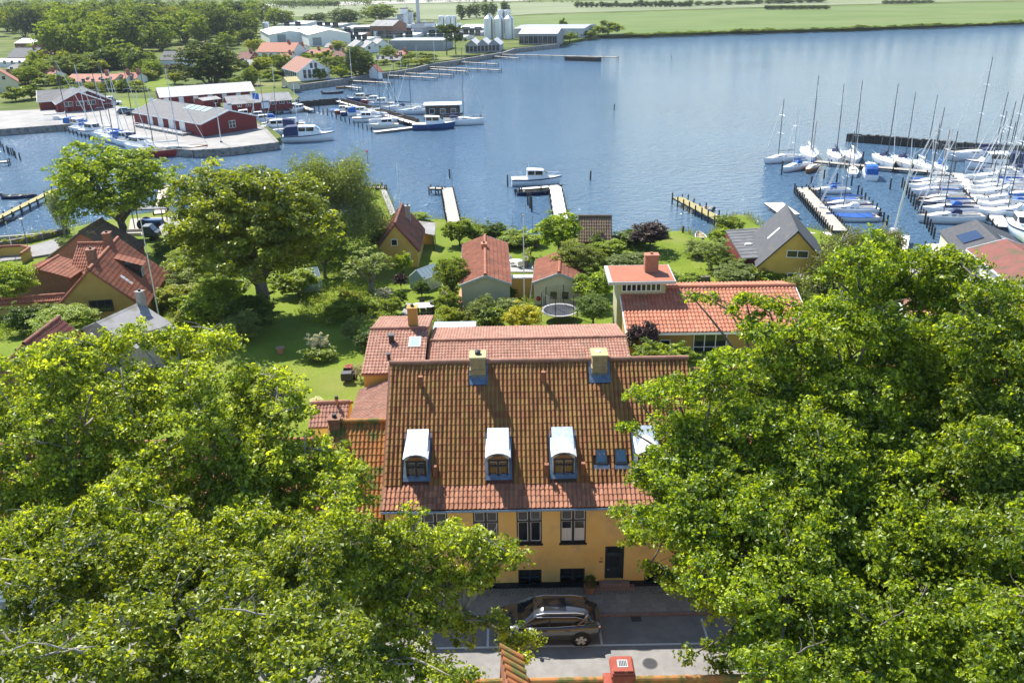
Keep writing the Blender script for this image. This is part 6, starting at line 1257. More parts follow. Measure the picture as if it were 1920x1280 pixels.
def motor_boat(key, L, hull, roof, stripe=None, kind='cabin', canopy=None):
    B = L * .36; fb = L * .11 + .25; parts = []; S_ = hull_secs(L, B, fb, .5, .9)
    m = MB(); m.loft(S_, close=False, cap=False); m.add(S_[0], [tuple(range(7))]); parts.append(('hull', m.mesh('hull', hull, True), None))
    m = MB(); m.loft([[(q[0][0], q[0][1] * .97, q[0][2] - .03), (q[0][0], 0, q[0][2] + .04), (q[6][0], q[6][1] * .97, q[6][2] - .03)] for q in S_], close=False, cap=False); parts.append(('deck', m.mesh('deck', 'boat_white' if hull != 'boat_wood' else 'deck_tan'), None))
    if stripe: m = MB(); m.loft([[(q[0][0], q[0][1] * 1.012, q[0][2] - .03), (q[0][0] , q[0][1] * .99, q[0][2] - .22)] for q in S_], close=False, cap=False); m.loft([[(q[6][0], q[6][1] * 1.012, q[6][2] - .03), (q[6][0], q[6][1] * .99, q[6][2] - .22)] for q in S_], close=False, cap=False); parts.append(('hull_stripe', m.mesh('hull_stripe', stripe), None))
    h = L * .15 + .25; x0, x1 = (-.18, .2) if kind == 'cabin' else (-.3, .12)
    m = MB(); c = []
    for x, w, hh in ((x0, .74, h), (x0 + .12, .76, h), (x1 - .04, .7, h * .92), (x1 + .10, .55, .15)): X = L * x; W2 = B / 2 * w; c.append([(X, -W2, fb - .05), (X, -W2 * .86, fb + hh), (X, 0, fb + hh + .05), (X, W2 * .86, fb + hh), (X, W2, fb - .05)])
    m.loft(c); parts.append(('cabin', m.mesh('cabin', roof), None))
    for s in (-1, 1):
        for a, b in ((x0 + .02, x0 + .15), (x0 + .17, x1 - .06)): m = MB(); W2 = B / 2 * .74; m.hexa([(L * a, s * W2 * .95, fb + h * .45), (L * b, s * W2 * .93, fb + h * .45), (L * b, s * W2 * .87, fb + h * .88), (L * a, s * W2 * .88, fb + h * .88)], [(L * a, s * W2 * .985, fb + h * .45), (L * b, s * W2 * .965, fb + h * .45), (L * b, s * W2 * .91, fb + h * .88), (L * a, s * W2 * .92, fb + h * .88)]); parts.append(('cabin_window', m.mesh('cabin_window', 'glass'), 'cabin'))
    m = MB(); m.hexa([(L * (x1 - .035), -B * .29, fb + h * .88), (L * (x1 - .035), B * .29, fb + h * .88), (L * (x1 + .05), B * .25, fb + h * .5), (L * (x1 + .05), -B * .25, fb + h * .5)], [(L * (x1 - .03), -B * .29, fb + h * .93), (L * (x1 - .03), B * .29, fb + h * .93), (L * (x1 + .056), B * .25, fb + h * .55), (L * (x1 + .056), -B * .25, fb + h * .55)]); parts.append(('windscreen', m.mesh('windscreen', 'glass'), 'cabin'))
    if canopy: m = MB(); m.loft([[(L * x, -B * .40, fb), (L * x, -B * .36, fb + hh), (L * x, 0, fb + hh + .12), (L * x, B * .36, fb + hh), (L * x, B * .40, fb)] for x, hh in ((-.47, h * .7), (-.4, h * 1.0), (x0 + .005, h * 1.06))]); parts.append(('canopy', m.mesh('canopy', canopy, False), None))
    else: m = MB(); m.box(-L * .46, -B * .34, fb + .0, L * x0 - .05, B * .34, fb + .06); parts.append(('cockpit', m.mesh('cockpit', 'deck_tan'), None))
    for s in (-1, 1): m = MB(); m.tube([(L * .1, s * B * .44, fb + .5), (L * .3, s * B * .33, fb + .65), (L * .5, 0, fb * 1.35 + .5)], [.022] * 3, 4, cap=False); parts.append(('bow_rail', m.mesh('bow_rail', 'alu'), None))
    m = MB(); m.cyl((L * x0 + .3, 0, fb + h), (L * x0 + .2, 0, fb + h + 1.0), .025, .02, 5); parts.append(('antenna', m.mesh('antenna', 'alu'), 'cabin'))
    BOAT[key] = parts
def open_boat(key, L, hull, inner='deck_tan', motor=True, cover=None):
    B = L * .36; fb = .45; parts = []; S_ = hull_secs(L, B, fb, .5, .8)
    m = MB(); m.loft(S_, close=False, cap=False); m.add(S_[0], [tuple(range(7))]); parts.append(('hull', m.mesh('hull', hull, True), None))
    m = MB(); m.loft([[(q[k][0], q[k][1] * .9, max(.12, q[k][2] * .95 + .03)) for k in range(7)] for q in S_], close=False, cap=False); parts.append(('inner_hull', m.mesh('inner_hull', inner), None))
    for x in (-.3, .02, .28): m = MB(); m.box(L * x - .14, -B * .4, .32, L * x + .14, B * .4, .36); parts.append(('thwart', m.mesh('thwart', inner), None))
    m = MB(); m.loft([[(q[0][0], q[0][1] * 1.02, q[0][2] + .04), (q[0][0], q[0][1] * .88, q[0][2] + .04)] for q in S_], close=False, cap=False); m.loft([[(q[6][0], q[6][1] * 1.02, q[6][2] + .04), (q[6][0], q[6][1] * .88, q[6][2] + .04)] for q in S_], close=False, cap=False); parts.append(('gunwale', m.mesh('gunwale', hull), None))
    if cover: m = MB(); m.loft([[(q[0][0], q[0][1] * 1.03, q[0][2] + .06), (q[0][0], 0, q[0][2] + .3), (q[6][0], q[6][1] * 1.03, q[6][2] + .06)] for q in S_[1:]], close=False, cap=False); parts.append(('tarpaulin', m.mesh('tarpaulin', cover), None))
    if motor: m = MB(); m.box(-L / 2 - .35, -.16, .35, -L / 2 - .02, .16, .85); m.box(-L / 2 - .26, -.05, -.3, -L / 2 - .12, .05, .35); parts.append(('outboard', m.mesh('outboard', 'black_paint'), None))
    BOAT[key] = parts
BOAT = {}
sail_boat('s_blue', 9.2, 'boat_white', 'boat_white', 'canvas_blue', 12.0, spray='canvas_blue'); sail_boat('s_white', 9.8, 'boat_white', 'boat_white', 'canvas_white', 13.2, mast='felt', spray='canvas_white')
sail_boat('s_black', 9.6, 'boat_white', 'deck_tan', 'canvas_navy', 12.6, mast='mast_dark', spray='canvas_navy'); sail_boat('s_navy', 8.6, 'boat_navy', 'boat_white', 'canvas_white', 11.5); sail_boat('s_wood', 8.0, 'boat_wood', 'deck_tan', 'canvas_blue', 11.0, mast='boat_wood', cabin='boat_cream', furl=False)
sail_boat('s_bluehull', 8.2, 'boat_blue', 'boat_white', 'canvas_blue', 10.5); sail_boat('s_plain', 8.4, 'boat_white', 'boat_cream', None, 11.0, mast='mast_dark'); sail_boat('s_ketch', 12.5, 'boat_red', 'deck_tan', 'canvas_white', 14.5, cabin='boat_cream'); sail_boat('s_big', 12.5, 'boat_white', 'deck_tan', 'canvas_navy', 16.5, mast='mast_dark', spray='canvas_navy')
motor_boat('m_white', 7.2, 'boat_white', 'boat_white', 'boat_navy'); motor_boat('m_canopy', 6.8, 'boat_white', 'boat_white', None, 'cabin', 'canvas_blue'); motor_boat('m_black', 9.5, 'boat_white', 'boat_white', 'boat_navy', 'cabin', 'canvas_navy'); motor_boat('m_blue', 9.8, 'boat_blue', 'boat_white', None); motor_boat('m_cream', 7.0, 'boat_cream', 'boat_white', None, 'aft'); motor_boat('m_red', 6.2, 'boat_red', 'boat_white', None, 'aft'); motor_boat('m_teal', 6.5, 'boat_blue', 'boat_cream', None, 'aft')
open_boat('o_white', 4.6, 'boat_white'); open_boat('o_dark', 4.8, 'boat_navy', 'plank_grey'); open_boat('o_wood', 4.2, 'boat_wood', 'deck_tan', False); open_boat('o_cover', 5.0, 'boat_white', 'deck_tan', True, 'canvas_blue'); open_boat('o_grey', 4.4, 'felt', 'felt_light', True)
BNAME = {'s': 'sailing_boat', 'm': 'motor_boat', 'o': 'open_boat'}
def boat(key, u, v, deg, label, scale=1.0, z=0.0, group=None):
    p = G(u, v, z); T = thing(BNAME[key[0]], label, 'boat', p, R(deg), group); T.scale = (scale,) * 3; T.rotation_euler = (R(rb.uniform(-1.2, 1.2)), R(rb.uniform(-.8, .8)), R(deg)); made = {}
    for nm, me, par in BOAT[key]:
        o = obj_from_mesh(nm, me, made.get(par, T) if par else T); made.setdefault(nm, o)
    return T
# ---- right marina -------------------------------------------------------
wall_pier('dark timber breakwater with vertical boards behind the right marina', [(1589, 250), (1680, 257), (1790, 266), (1960, 277)], 1.5, .9)
pier('long horizontal marina pontoon with sailing boats on its far side', (1528, 302), (1806, 327), 1.5, .6, 'plank_grey', 'pontoon')
pier('diagonal marina pontoon between two rows of white boats', (1795, 325), (1885, 425), 1.8, .7, 'plank_white', 'pontoon')
pier('boarded marina pier with thick row of piles, nearest the yellow house', (1503, 352), (1575, 432), 1.9, .9, 'plank_grey', gap=1.1, pile_up=.5)
pier('short pier head with a bollard', (1508, 352), (1534, 356), 1.3, .9, 'plank_grey')
pier('white boat platform behind the black roof', (1450, 380), (1482, 402), 2.6, .7, 'plank_white', piles=False); pier('small pale landing stage beside the boarded pier', (1535, 435), (1545, 446), 2.6, .6, 'plank_white', piles=False)
pier('timber deck beside the club house', (1752, 470), (1790, 470), 5.5, .9, 'plank_white', 'deck'); pier('pale stone landing behind the right tree top', (1680, 480), (1688, 440), 2.2, .8, 'plank_white', 'deck', piles=False)
far = [('s_plain', 1466, 303, 205, 'white unrigged looking sailing boat lying at the outer end', .9), ('s_white', 1517, 297, 258, 'white sailing boat with the tallest mast, outermost on the far pontoon', 1.0), ('s_blue', 1492, 318, 215, 'white sailing boat with blue covers in front of the outermost one', .75), ('s_wood', 1521, 320, 235, 'brown wooden hulled boat with blue cover at the pontoon end', .7),
       ('s_black', 1566, 300, 255, 'sailing boat with black sail cover, second on the far pontoon', .95), ('s_white', 1598, 302, 255, 'sailing boat with pale mast between the black covered one and the gap', .95), ('s_black', 1658, 309, 262, 'sailing boat with dark mast and hood, left in the middle trio', .98), ('s_black', 1692, 311, 260, 'sailing boat with navy cover, middle of the trio', .9), ('s_white', 1728, 319, 262, 'sailing boat with white cover, right of the trio', .85), ('s_blue', 1763, 321, 255, 'small sailing boat with bright blue cover before the breakwater', .72),
       ('s_plain', 1598, 326, 70, 'beige sailing boat on the near side of the far pontoon', .68), ('m_canopy', 1629, 331, 75, 'motor boat with blue canopy on the near side of the far pontoon', .95)]
for q in far: boat(*q[:5], scale=q[5])
mid = [('o_cover', 1731, 341, 178, 'open boat under a blue tarpaulin'), ('s_navy', 1752, 349, 178, 'navy hulled boat with pale cover'), ('s_white', 1754, 358, 177, 'white sailing boat with white cover'), ('s_plain', 1752, 366, 178, 'white sailing boat without cover'), ('s_wood', 1768, 380, 177, 'wooden hulled cream decked boat'), ('s_navy', 1772, 388, 177, 'navy hulled sailing boat'), ('s_blue', 1782, 400, 177, 'white sailing boat with blue cover'), ('s_black', 1781, 416, 178, 'dark covered sailing boat')]
for i, q in enumerate(mid): boat(q[0], q[1], q[2], q[3], q[4] + ', ' + ORD[i] + ' from the far end left of the diagonal pontoon', .86)
rgt = [('s_big', 1840, 300, 176, 'large white yacht moored along the breakwater'), ('m_black', 1866, 318, 170, 'cabin boat with dark canopy'), ('s_white', 1866, 342, 178, 'white sailing boat with pale cover'), ('s_plain', 1870, 352, 177, 'bare white sailing boat'), ('s_blue', 1878, 361, 178, 'blue covered sailing boat'), ('s_white', 1880, 371, 177, 'white sailing boat with white hood'), ('s_plain', 1886, 382, 178, 'uncovered cream decked boat'), ('s_blue', 1898, 395, 177, 'white boat with blue sail bundle'), ('s_white', 1902, 409, 178, 'nearest white sailing boat'), ('s_black', 1900, 330, 178, 'dark masted sailing boat'), ('s_blue', 1925, 350, 178, 'blue covered yacht at the picture edge'), ('s_navy', 1925, 375, 178, 'navy yacht at the picture edge'), ('s_white', 1928, 305, 200, 'white yacht at the breakwater end')]
for i, q in enumerate(rgt): boat(q[0], q[1], q[2], q[3], q[4] + (', ' + ORD[i] + ' counted down the right side of the diagonal pontoon' if 0 < i < 9 else ' right of the diagonal pontoon' if i > 8 else ''), .95)
boat('m_white', 1912, 438, 250, 'white and blue cabin cruiser standing ashore beside the club house', 1.0, 1.2)
p3 = [('s_blue', 1556, 362, 178, 'white sailing boat with blue boom cover', .62), ('o_cover', 1578, 380, 178, 'open boat with blue cover', 1.0), ('s_bluehull', 1585, 390, 178, 'blue hulled sailing boat', .8), ('s_white', 1592, 401, 178, 'white sailing boat with long mast', .78), ('o_cover', 1598, 413, 178, 'open motor boat under blue canvas', 1.3)]
for i, q in enumerate(p3): boat(*q[:4], q[4] + ', ' + ORD[i] + ' from the head of the boarded pier', q[5])
pile_row((1690, 352), (1750, 448), 15, 22, 'dark mooring pile in the long row left of the diagonal pontoon', 'piles left of the diagonal pontoon'); pile_row((1607, 366), (1662, 425), 9, 20, 'dark mooring pile beside the boats of the boarded pier', 'piles by the boarded pier boats')
for i, (u, v, vt) in enumerate([(1465, 328, 302), (1545, 335, 318), (1568, 342, 325), (1596, 348, 328), (1668, 355, 335), (1521, 345, 330), (1617, 302, 284), (1789, 322, 303), (1842, 330, 312), (1720, 302, 290)]): pile(u, v, vt, 'dark pile standing in the water beside the far marina pontoon', 'piles by the far marina pontoon')
CR = thing('mast_crane', 'tall pale mast crane on the stone landing behind the right tree', 'crane', G(1676, 436, .9)); Hc = AT(1690, 278, CR.location.y).z - .9
m = MB(); m.tube([(0, 0, 0), (.5, 0, Hc * .5), (1.0, 0, Hc)], [.16, .13, .06], 8); m.build('crane_pole', 'alu', CR); m = MB(); m.tube([(.95, 0, Hc * .93), (1.9, .2, Hc * .99)], [.05, .04], 5); m.build('jib', 'alu', CR); m = MB(); m.box(-.4, -.4, -.5, .4, .4, .5); m.build('base', 'felt_light', CR)
# ---- piers of the gardens -----------------------------------------------
pier('narrow mossy pier running out from the left edge', (-20, 416), (104, 354), 1.1, 1.0, 'plank_mossy', gap=2.2)
pier('grey plank pier with T head behind the shore cottage', (851, 418), (838, 352), 1.7, .9, 'plank_grey', gap=1.6); pier('T head of the grey plank pier', (806, 352), (832, 353), 1.0, .95, 'plank_grey', gap=1.4)
pier('new pale pier leading to the motor yacht', (1052, 412), (1041, 350), 1.8, .9, 'plank_white', gap=3); pier('pale pier head alongside the motor yacht', (976, 354), (1048, 348), 1.0, .92, 'plank_white', gap=3)
pier('old mossy pier with posts before the shore lawn', (1270, 370), (1363, 418), 1.5, .9, 'plank_mossy', gap=1.7, pile_up=.7); pier('short slipway pier beside the tall ash', (300, 400), (308, 348), 1.6, .7, 'deck_tan', gap=2.5)
pier('row of mooring posts across the end of the grassy mole', (684, 349), (723, 352), .5, .8, 'plank_grey', gap=.7, pile_up=.6); m = MB(); A, B = G(716, 350, .5), G(738, 404, .5)
RV = thing('mole_revetment', 'pale stone edge along the grassy mole', 'wall', (A.x, A.y, 0), math.atan2(B.y - A.y, B.x - A.x)); m.box(0, -.4, -.8, (B - A).length, .4, .62); m.build('stone_edge', 'concrete', RV)
boat('m_white', 1004, 346, 2, 'white motor yacht with flybridge moored at the pale pier', 1.05); boat('o_dark', 1003, 364, 4, 'dark open dinghy tied inside the pale pier', 1.15); boat('o_dark', 36, 371, 5, 'dark open rowing boat with outboard left of the mossy pier', 1.0); boat('o_white', 1313, 448, 85, 'white dinghy pulled up on the little beach', .85, .15); boat('o_white', 1318, 392, 140, 'small white dinghy moored at the old mossy pier', .7); boat('o_grey', 12, 415, 60, 'little boat at the left end of the mossy pier', .7); boat('o_white', 258, 392, 10, 'white boat seen under the tall ash', .9)
for i, (u, v, vt, lab) in enumerate([(952, 350, 328, 'lone post in the water left of the motor yacht'), (1107, 338, 320, 'lone post in the water right of the motor yacht'), (843, 334, 317, 'lone post beyond the T head pier'), (990, 385, 362, 'left post in front of the dinghy'), (994, 390, 364, 'middle post in front of the dinghy'), (997, 397, 368, 'right post in front of the dinghy'), (1152, 206, 195, 'weathered post far out in the open bay'), (1259, 110, 104, 'distant post off the bathing pier'), (888, 226, 217, 'left post off the blue motor sailer'), (902, 229, 214, 'right post off the blue motor sailer'), (717, 414, 402, 'post beside the mole'), (1056, 372, 363, 'post right of the pale pier'), (1280, 445, 424, 'post on the shore lawn edge')]): pile(u, v, vt, lab)
for i, (u, v, vt) in enumerate([(961, 433, 404), (978, 418, 396), (998, 435, 405), (834, 345, 327), (848, 352, 312)]):
    p = G(u, v, 0); h = AT(u, vt, p.y).z; T = thing('net_stake', ['thin stake in the shallows left of the flagpole', 'thin stake behind the flagpole', 'leaning stake in the shallows right of the flagpole', 'thin stake at the T head pier', 'tall thin stake at the corner of the T head pier'][i], 'stake', p); m = MB(); m.tube([(0, 0, -.8), (.04, 0, h * .5), (0, .03, h)], [.03, .028, .02], 5); m.build('stake', 'pile', T)
BC = thing('channel_marker', 'red-topped channel marker post off the birch', 'marker', G(690, 306, 0)); h = AT(690, 286, BC.location.y).z; m = MB(); m.cyl((0, 0, -1), (0, 0, h), .07, .05, 6); m.build('post', 'pile', BC); m = MB(); m.cyl((0, 0, h), (0, 0, h + .4), .16, .16, 8); m.build('top_mark', 'flag_red', BC)
for i, (u, v) in enumerate([(2, 275), (8, 284), (15, 287), (18, 290), (22, 291), (26, 292), (30, 297), (38, 300)]): pile(u, v, v - 14, 'dark pile in the group off the left edge', 'piles off the left edge')
pier('pier end at the left picture edge', (-40, 306), (16, 302), 1.2, .8, 'plank_grey')
# ================================================================ far shore: harbour, town, works, fields
random.seed(17); rf_ = random.Random(12)
def far_ground_mat(name, a, b, c, s1, s2, stripe=0):
    m = bpy.data.materials.new(name); m.use_nodes = True; MATS[name] = m
    n = m.node_tree.nodes; l = m.node_tree.links; p = n['Principled BSDF']; p.inputs['Roughness'].default_value = .95; p.inputs['Specular IOR Level'].default_value = .1
    tc = n.new('ShaderNodeTexCoord')
    def noise(s, st=(1, 1, 1)):
        mp = n.new('ShaderNodeMapping'); mp.inputs['Scale'].default_value = st; l.new(tc.outputs['Object'], mp.inputs[0]); t = n.new('ShaderNodeTexNoise'); t.inputs['Scale'].default_value = s; t.inputs['Detail'].default_value = 5; l.new(mp.outputs[0], t.inputs[0]); return t.outputs['Fac']
    def mix(f, x, y, lo=.4, hi=.6):
        r = n.new('ShaderNodeMapRange'); r.inputs[1].default_value = lo; r.inputs[2].default_value = hi; l.new(f, r.inputs[0]); k = n.new('ShaderNodeMix'); k.data_type = 'RGBA'; l.new(r.outputs[0], k.inputs[0])
        for s, v in ((k.inputs[6], x), (k.inputs[7], y)):
            if isinstance(v, tuple): s.default_value = (*v, 1)
            else: l.new(v, s)
        return k.outputs[2]
    col = mix(noise(s1), a, b); col = mix(noise(s2, (1, 3, 1)), col, c, .5, .75)
    if stripe:
        wv = n.new('ShaderNodeTexWave'); wv.inputs['Scale'].default_value = stripe; wv.inputs['Distortion'].default_value = 1.5; mp = n.new('ShaderNodeMapping'); mp.inputs['Rotation'].default_value = (0, 0, 1.2); l.new(tc.outputs['Object'], mp.inputs[0]); l.new(mp.outputs[0], wv.inputs[0])
        col = mix(wv.outputs['Fac'], col, tuple(x * .82 for x in a), .88, .97)
    l.new(col, p.inputs['Base Color'])
far_ground_mat('crop', (.115, .165, .045), (.145, .19, .06), (.18, .20, .085), .02, .012, .035)
far_ground_mat('crop_pale', (.17, .20, .10), (.21, .235, .125), (.26, .265, .16), .01, .008, .03)
far_ground_mat('town_grass', (.07, .10, .018), (.11, .14, .025), (.2, .195, .08), .05, .03)
far_ground_mat('haze_pale', (.34, .32, .27), (.38, .36, .31), (.30, .30, .24), .02, .01)  # whitish grey of distant haze put into the field colour
SF = [(-700, 262), (-200, 252), (0, 246), (80, 240), (148, 235), (176, 238), (215, 252), (262, 268), (300, 280), (362, 285), (430, 281), (524, 271), (528, 265), (500, 246), (470, 229), (447, 217), (452, 207), (500, 203), (552, 200), (562, 190), (545, 176), (530, 168), (605, 158), (618, 156), (658, 151), (700, 142), (738, 139), (775, 133), (806, 124), (852, 118), (874, 113), (888, 110), (944, 102), (964, 95), (1048, 86), (1064, 83), (1128, 71), (1146, 71), (1178, 70), (1238, 69), (1360, 64), (1600, 57.5), (1920, 45.5), (2600, 18)]
FZ = 1.25
def flat_poly(name, pts, z, mat_, skirt=2.5, kind='structure'):
    from mathutils.geometry import tessellate_polygon
    V = [Vector((p[0], p[1], z)) for p in pts]; tri = tessellate_polygon([V]); n = len(V); F = []
    for t in tri:
        a, b, c = (V[i] for i in t); F.append(tuple(t) if (b - a).cross(c - a).z > 0 else (t[0], t[2], t[1]))
    m = MB(); m.add(V + [Vector((p[0], p[1], z - skirt)) for p in pts], F + [(i, n + i, n + (i + 1) % n, (i + 1) % n) for i in range(n)]); return tag(m.build(name, mat_), kind=kind)
W2 = [tuple(G(u, v, 0).xy) for u, v in SF]
flat_poly('far_land', W2 + [(2500, 5000), (-5000, 5000), (-1200, 250)], FZ, 'town_grass')
QZ = FZ + .12
QU = [(-700, 258), (-200, 248), (0, 242.5), (80, 236.5), (148, 231.5), (177, 234.5), (216, 248.5), (263, 264.5), (301, 276.5), (363, 281.5), (430, 277.5), (520, 267), (498, 243), (467, 225), (446, 213), (425, 205), (380, 192), (300, 185), (240, 196), (200, 196), (150, 203), (60, 206), (-100, 212)]
flat_poly('harbour_quay', [tuple(G(u, v, QZ).xy) for u, v in QU], QZ, 'concrete')
qe = [G(u, v, QZ) for u, v in QU[2:16]]; m = MB()
for a, b in zip(qe[:-1], qe[1:]):
    d = (b - a).normalized(); n = Vector((-d.y, d.x, 0)) * .35; m.hexa([a - n - Vector((0, 0, 2.4)), b - n - Vector((0, 0, 2.4)), b + n - Vector((0, 0, 2.4)), a + n - Vector((0, 0, 2.4))], [a - n + Vector((0, 0, .06)), b - n + Vector((0, 0, .06)), b + n + Vector((0, 0, .06)), a + n + Vector((0, 0, .06))])
tag(m.build('quay_wall', 'quay_stone'), kind='structure')
sw = [G(u, v, FZ) for u, v in [(530, 166), (606, 156), (658, 149), (700, 140.5), (738, 137.5), (775, 131), (806, 122.5), (852, 116.5), (874, 112), (944, 100.5), (964, 93.5), (1048, 84.5)]]; m = MB()
for a, b in zip(sw[:-1], sw[1:]):
    d = (b - a).normalized(); n = Vector((-d.y, d.x, 0)) * .5; q = Vector((0, 0, 2)); m.hexa([a - n - q, b - n - q, b + n - q, a + n - q], [a - n + q * .25, b - n + q * .25, b + n + q * .25, a + n + q * .25])
tag(m.build('shore_wall', 'quay_stone'), kind='structure')
def far_patch(name, px, mat_, dz): return flat_poly(name, [tuple(G(u, v, FZ).xy) for u, v in px], FZ + dz, mat_, .3)
far_patch('crop_field', [(1000, 62), (1070, 66), (1130, 67), (1180, 66), (1360, 60), (1600, 53.5), (1920, 42), (2300, 27), (2300, -6), (1920, 5), (1600, 12), (1300, 21), (1000, 30), (860, 40), (870, 55)], 'crop', .15)
far_patch('far_field', [(150, 42), (480, 30), (860, 38), (1000, 27), (1300, 18), (1600, 9), (1920, 1), (2200, -9), (1900, -12), (1000, 5), (500, 13), (150, 24)], 'crop_pale', .2)
far_patch('haze_pale_field', [(300, 22), (620, 11), (1000, 2), (960, -3), (600, 5), (280, 16)], 'haze_pale', .3)
far_patch('harbour_lawn', [(222, 186), (290, 186), (285, 196), (262, 208), (222, 200)], 'lawn', .16)
far_patch('park_lawn', [(262, 150), (320, 144), (330, 158), (300, 172), (262, 174)], 'lawn', .1); far_patch('wood_glade', [(130, 62), (180, 60), (178, 80), (140, 88)], 'lawn', .1)
# ---------------------------------------------------------------- harbour buildings
def sh(name, label, r0, r1, zr, hw, ze, wall, roof, **k):
    k.setdefault('tile', None); k.setdefault('over', .4); k.setdefault('gov', .3); return gabled(name, label, r0, r1, zr, hw, ze, FZ + .1, wall, roof, **k)
HB = sh('harbour_store', 'long dark red harbour store with roof lights on the quay', (296, 186), (429, 206), 6.0, 6.4, 4.1, 'red_wood', 'felt', barge='white_paint',
   windows=[('r', .5, .9, 1.5, 1.5, 2, 2)] + [('f', -7 + 4.5 * k, .2, 2.2, 2.4, 2, 1, 'white_paint', 'sliding_door', 'white_paint') for k in range(4)], sky=[(1.0 + 2.4 * k, -1.25, 1.7, 1.9, 'white_paint', 'glass_green') for k in range(4)])
m = MB(); L = 20
for k in range(11): m.box(-10 + 2 * k - .05, -8.6, 0, -10 + 2 * k + .05, -8.5, 1.0)
m.box(-10, -8.58, .9, 10, -8.52, 1.0); m.box(-10, -8.58, .45, 10, -8.52, .55); m.build('ramp_railing', 'white_paint', HB, kind='stuff'); m = MB(); m.box(-10, -8.5, -.3, 10, -6.5, .5); m.build('loading_ramp', 'concrete', HB)
sh('harbour_shed', 'red shed with grey roof and white door at the left of the quay', (68, 170), (152, 165), 5.6, 5, 3.6, 'red_wood', 'felt', windows=[('f', .2, .1, 2.4, 2.2, 1, 1, 'white_paint', 'garage_door', 'white_paint'), ('f', 6, 1.2, 1.2, .8, 1, 1)], barge='white_paint')
sh('gabled_boat_shed', 'dark red boat shed with white edged gable facing the quay', (146, 172), (136, 163), 6.0, 5.2, 3.6, 'red_wood', 'felt', barge='white_paint', windows=[('l', -2.6 + 2.6 * k, 1.3, 1.9, 1.1, 2, 1) for k in range(3)])
sh('gabled_boat_shed', 'second dark red gable behind the white edged boat shed', (163, 169), (152, 162), 6.0, 5.0, 3.4, 'red_wood', 'felt', barge='white_paint')
sh('rope_walk', 'very long low red shed with pale grey roof behind the harbour store', (292, 165), (470, 153), 5.4, 4.2, 3.6, 'red_wood', 'felt_light', windows=[('f', -14 + 3.6 * k, .3, 1.2, 1.8, 1, 1, 'white_paint', 'door', 'white_paint') for k in range(8)])
sh('fish_huts', 'row of red harbour huts with grey roof and white doors', (420, 181), (541, 172), 4.6, 3.4, 3.2, 'red_wood', 'fibre', windows=[('f', -8 + 9.0 * k, .1, 1.9, 2.0, 1, 1, 'white_paint', 'door', 'white_paint') for k in range(2)] + [('f', -5.2 + 2.2 * k, .9, 1.1, .8, 2, 1) for k in range(2)] + [('f', 3.2 + 1.9 * k, .9, 1.2, .8, 2, 1) for k in range(4)])
sh('small_hut', 'little red hut with flat roof between the store and the long shed', (370, 184), (405, 180), 3.6, 2.4, 3.2, 'red_wood', 'fibre', windows=[('f', 1, .8, 1.1, 1.0, 1, 1)], cat='shed')
for i, (u, v, c, lab) in enumerate([(238, 213, 'car_paint', 'dark car parked at the end of the harbour store'), (253, 215, 'boat_navy', 'dark blue car parked beside the harbour store'), (212, 197, 'boat_white', 'white van parked behind the gabled boat sheds')]):
    T = thing('parked_car', lab, 'car', G(u, v, QZ), .3); m = MB(); h = 1 if i < 2 else 1.5
    m.loft([[(x, -.85, .25), (x, -.9, .6), (x, -.85, z), (x, .85, z), (x, .9, .6), (x, .85, .25)] for x, z in ((-2.1, .6), (-2.0, .9 * h), (2.0, .8), (2.15, .55))]); m.build('body', c, T, bevel=.06); m = MB(); m.loft([[(x, -.78, .8), (x, -.66, z), (x, .66, z), (x, .78, .8)] for x, z in ((-1.9, .85 * h), (-1.4, 1.42 * h), (.2, 1.42 * h), (1.0, .85))]); m.build('cabin', 'glass', T); m = MB(); m.box(-1.35, -.62, 1.40 * h, .18, .62, 1.45 * h); m.build('car_roof', c, T)
    for x in (-1.3, 1.35):
        for y in (-.8, .8): m = MB(); m.tube([(x, y - .1, .32), (x, y + .1, .32)], [.32, .32], 12); m.build('wheel', 'rubber', T)
for lab, ub, vb, vt, fl in [('white flagpole in front of the harbour store gable', 415, 268, 192, None), ('white flagpole with blue flag beside the basin', 477, 215, 172, 'flag_blue'), ('white flagpole left of the harbour store', 262, 212, 170, None), ('quay mast at the basin corner', 558, 232, 150, None), ('lamp mast beside the shore houses', 660, 150, 90, None), ('slim flagpole on the shore lawn', 515, 165, 120, None), ('flagpole by the low black-roofed house', 752, 130, 98, None), ('flagpole at the works lawn', 815, 116, 75, None), ('flagpole by the glass fronted house', 617, 146, 118, None), ('flagpole at the white house garden', 782, 122, 86, None)]:
    T = pole(lab, ub, vb, vt, .09, FZ, ball=False)
    if fl: m = MB(); h = AT(ub, vt, T.location.y).z - FZ; m.hexa([(.1, -.02, h - 1.6), (1.5, .2, h - 1.9), (1.5, .24, h - 1.9), (.1, .02, h - 1.6)], [(.1, -.02, h - .2), (1.5, .2, h - .5), (1.5, .24, h - .5), (.1, .02, h - .2)]); m.build('flag', fl, T)
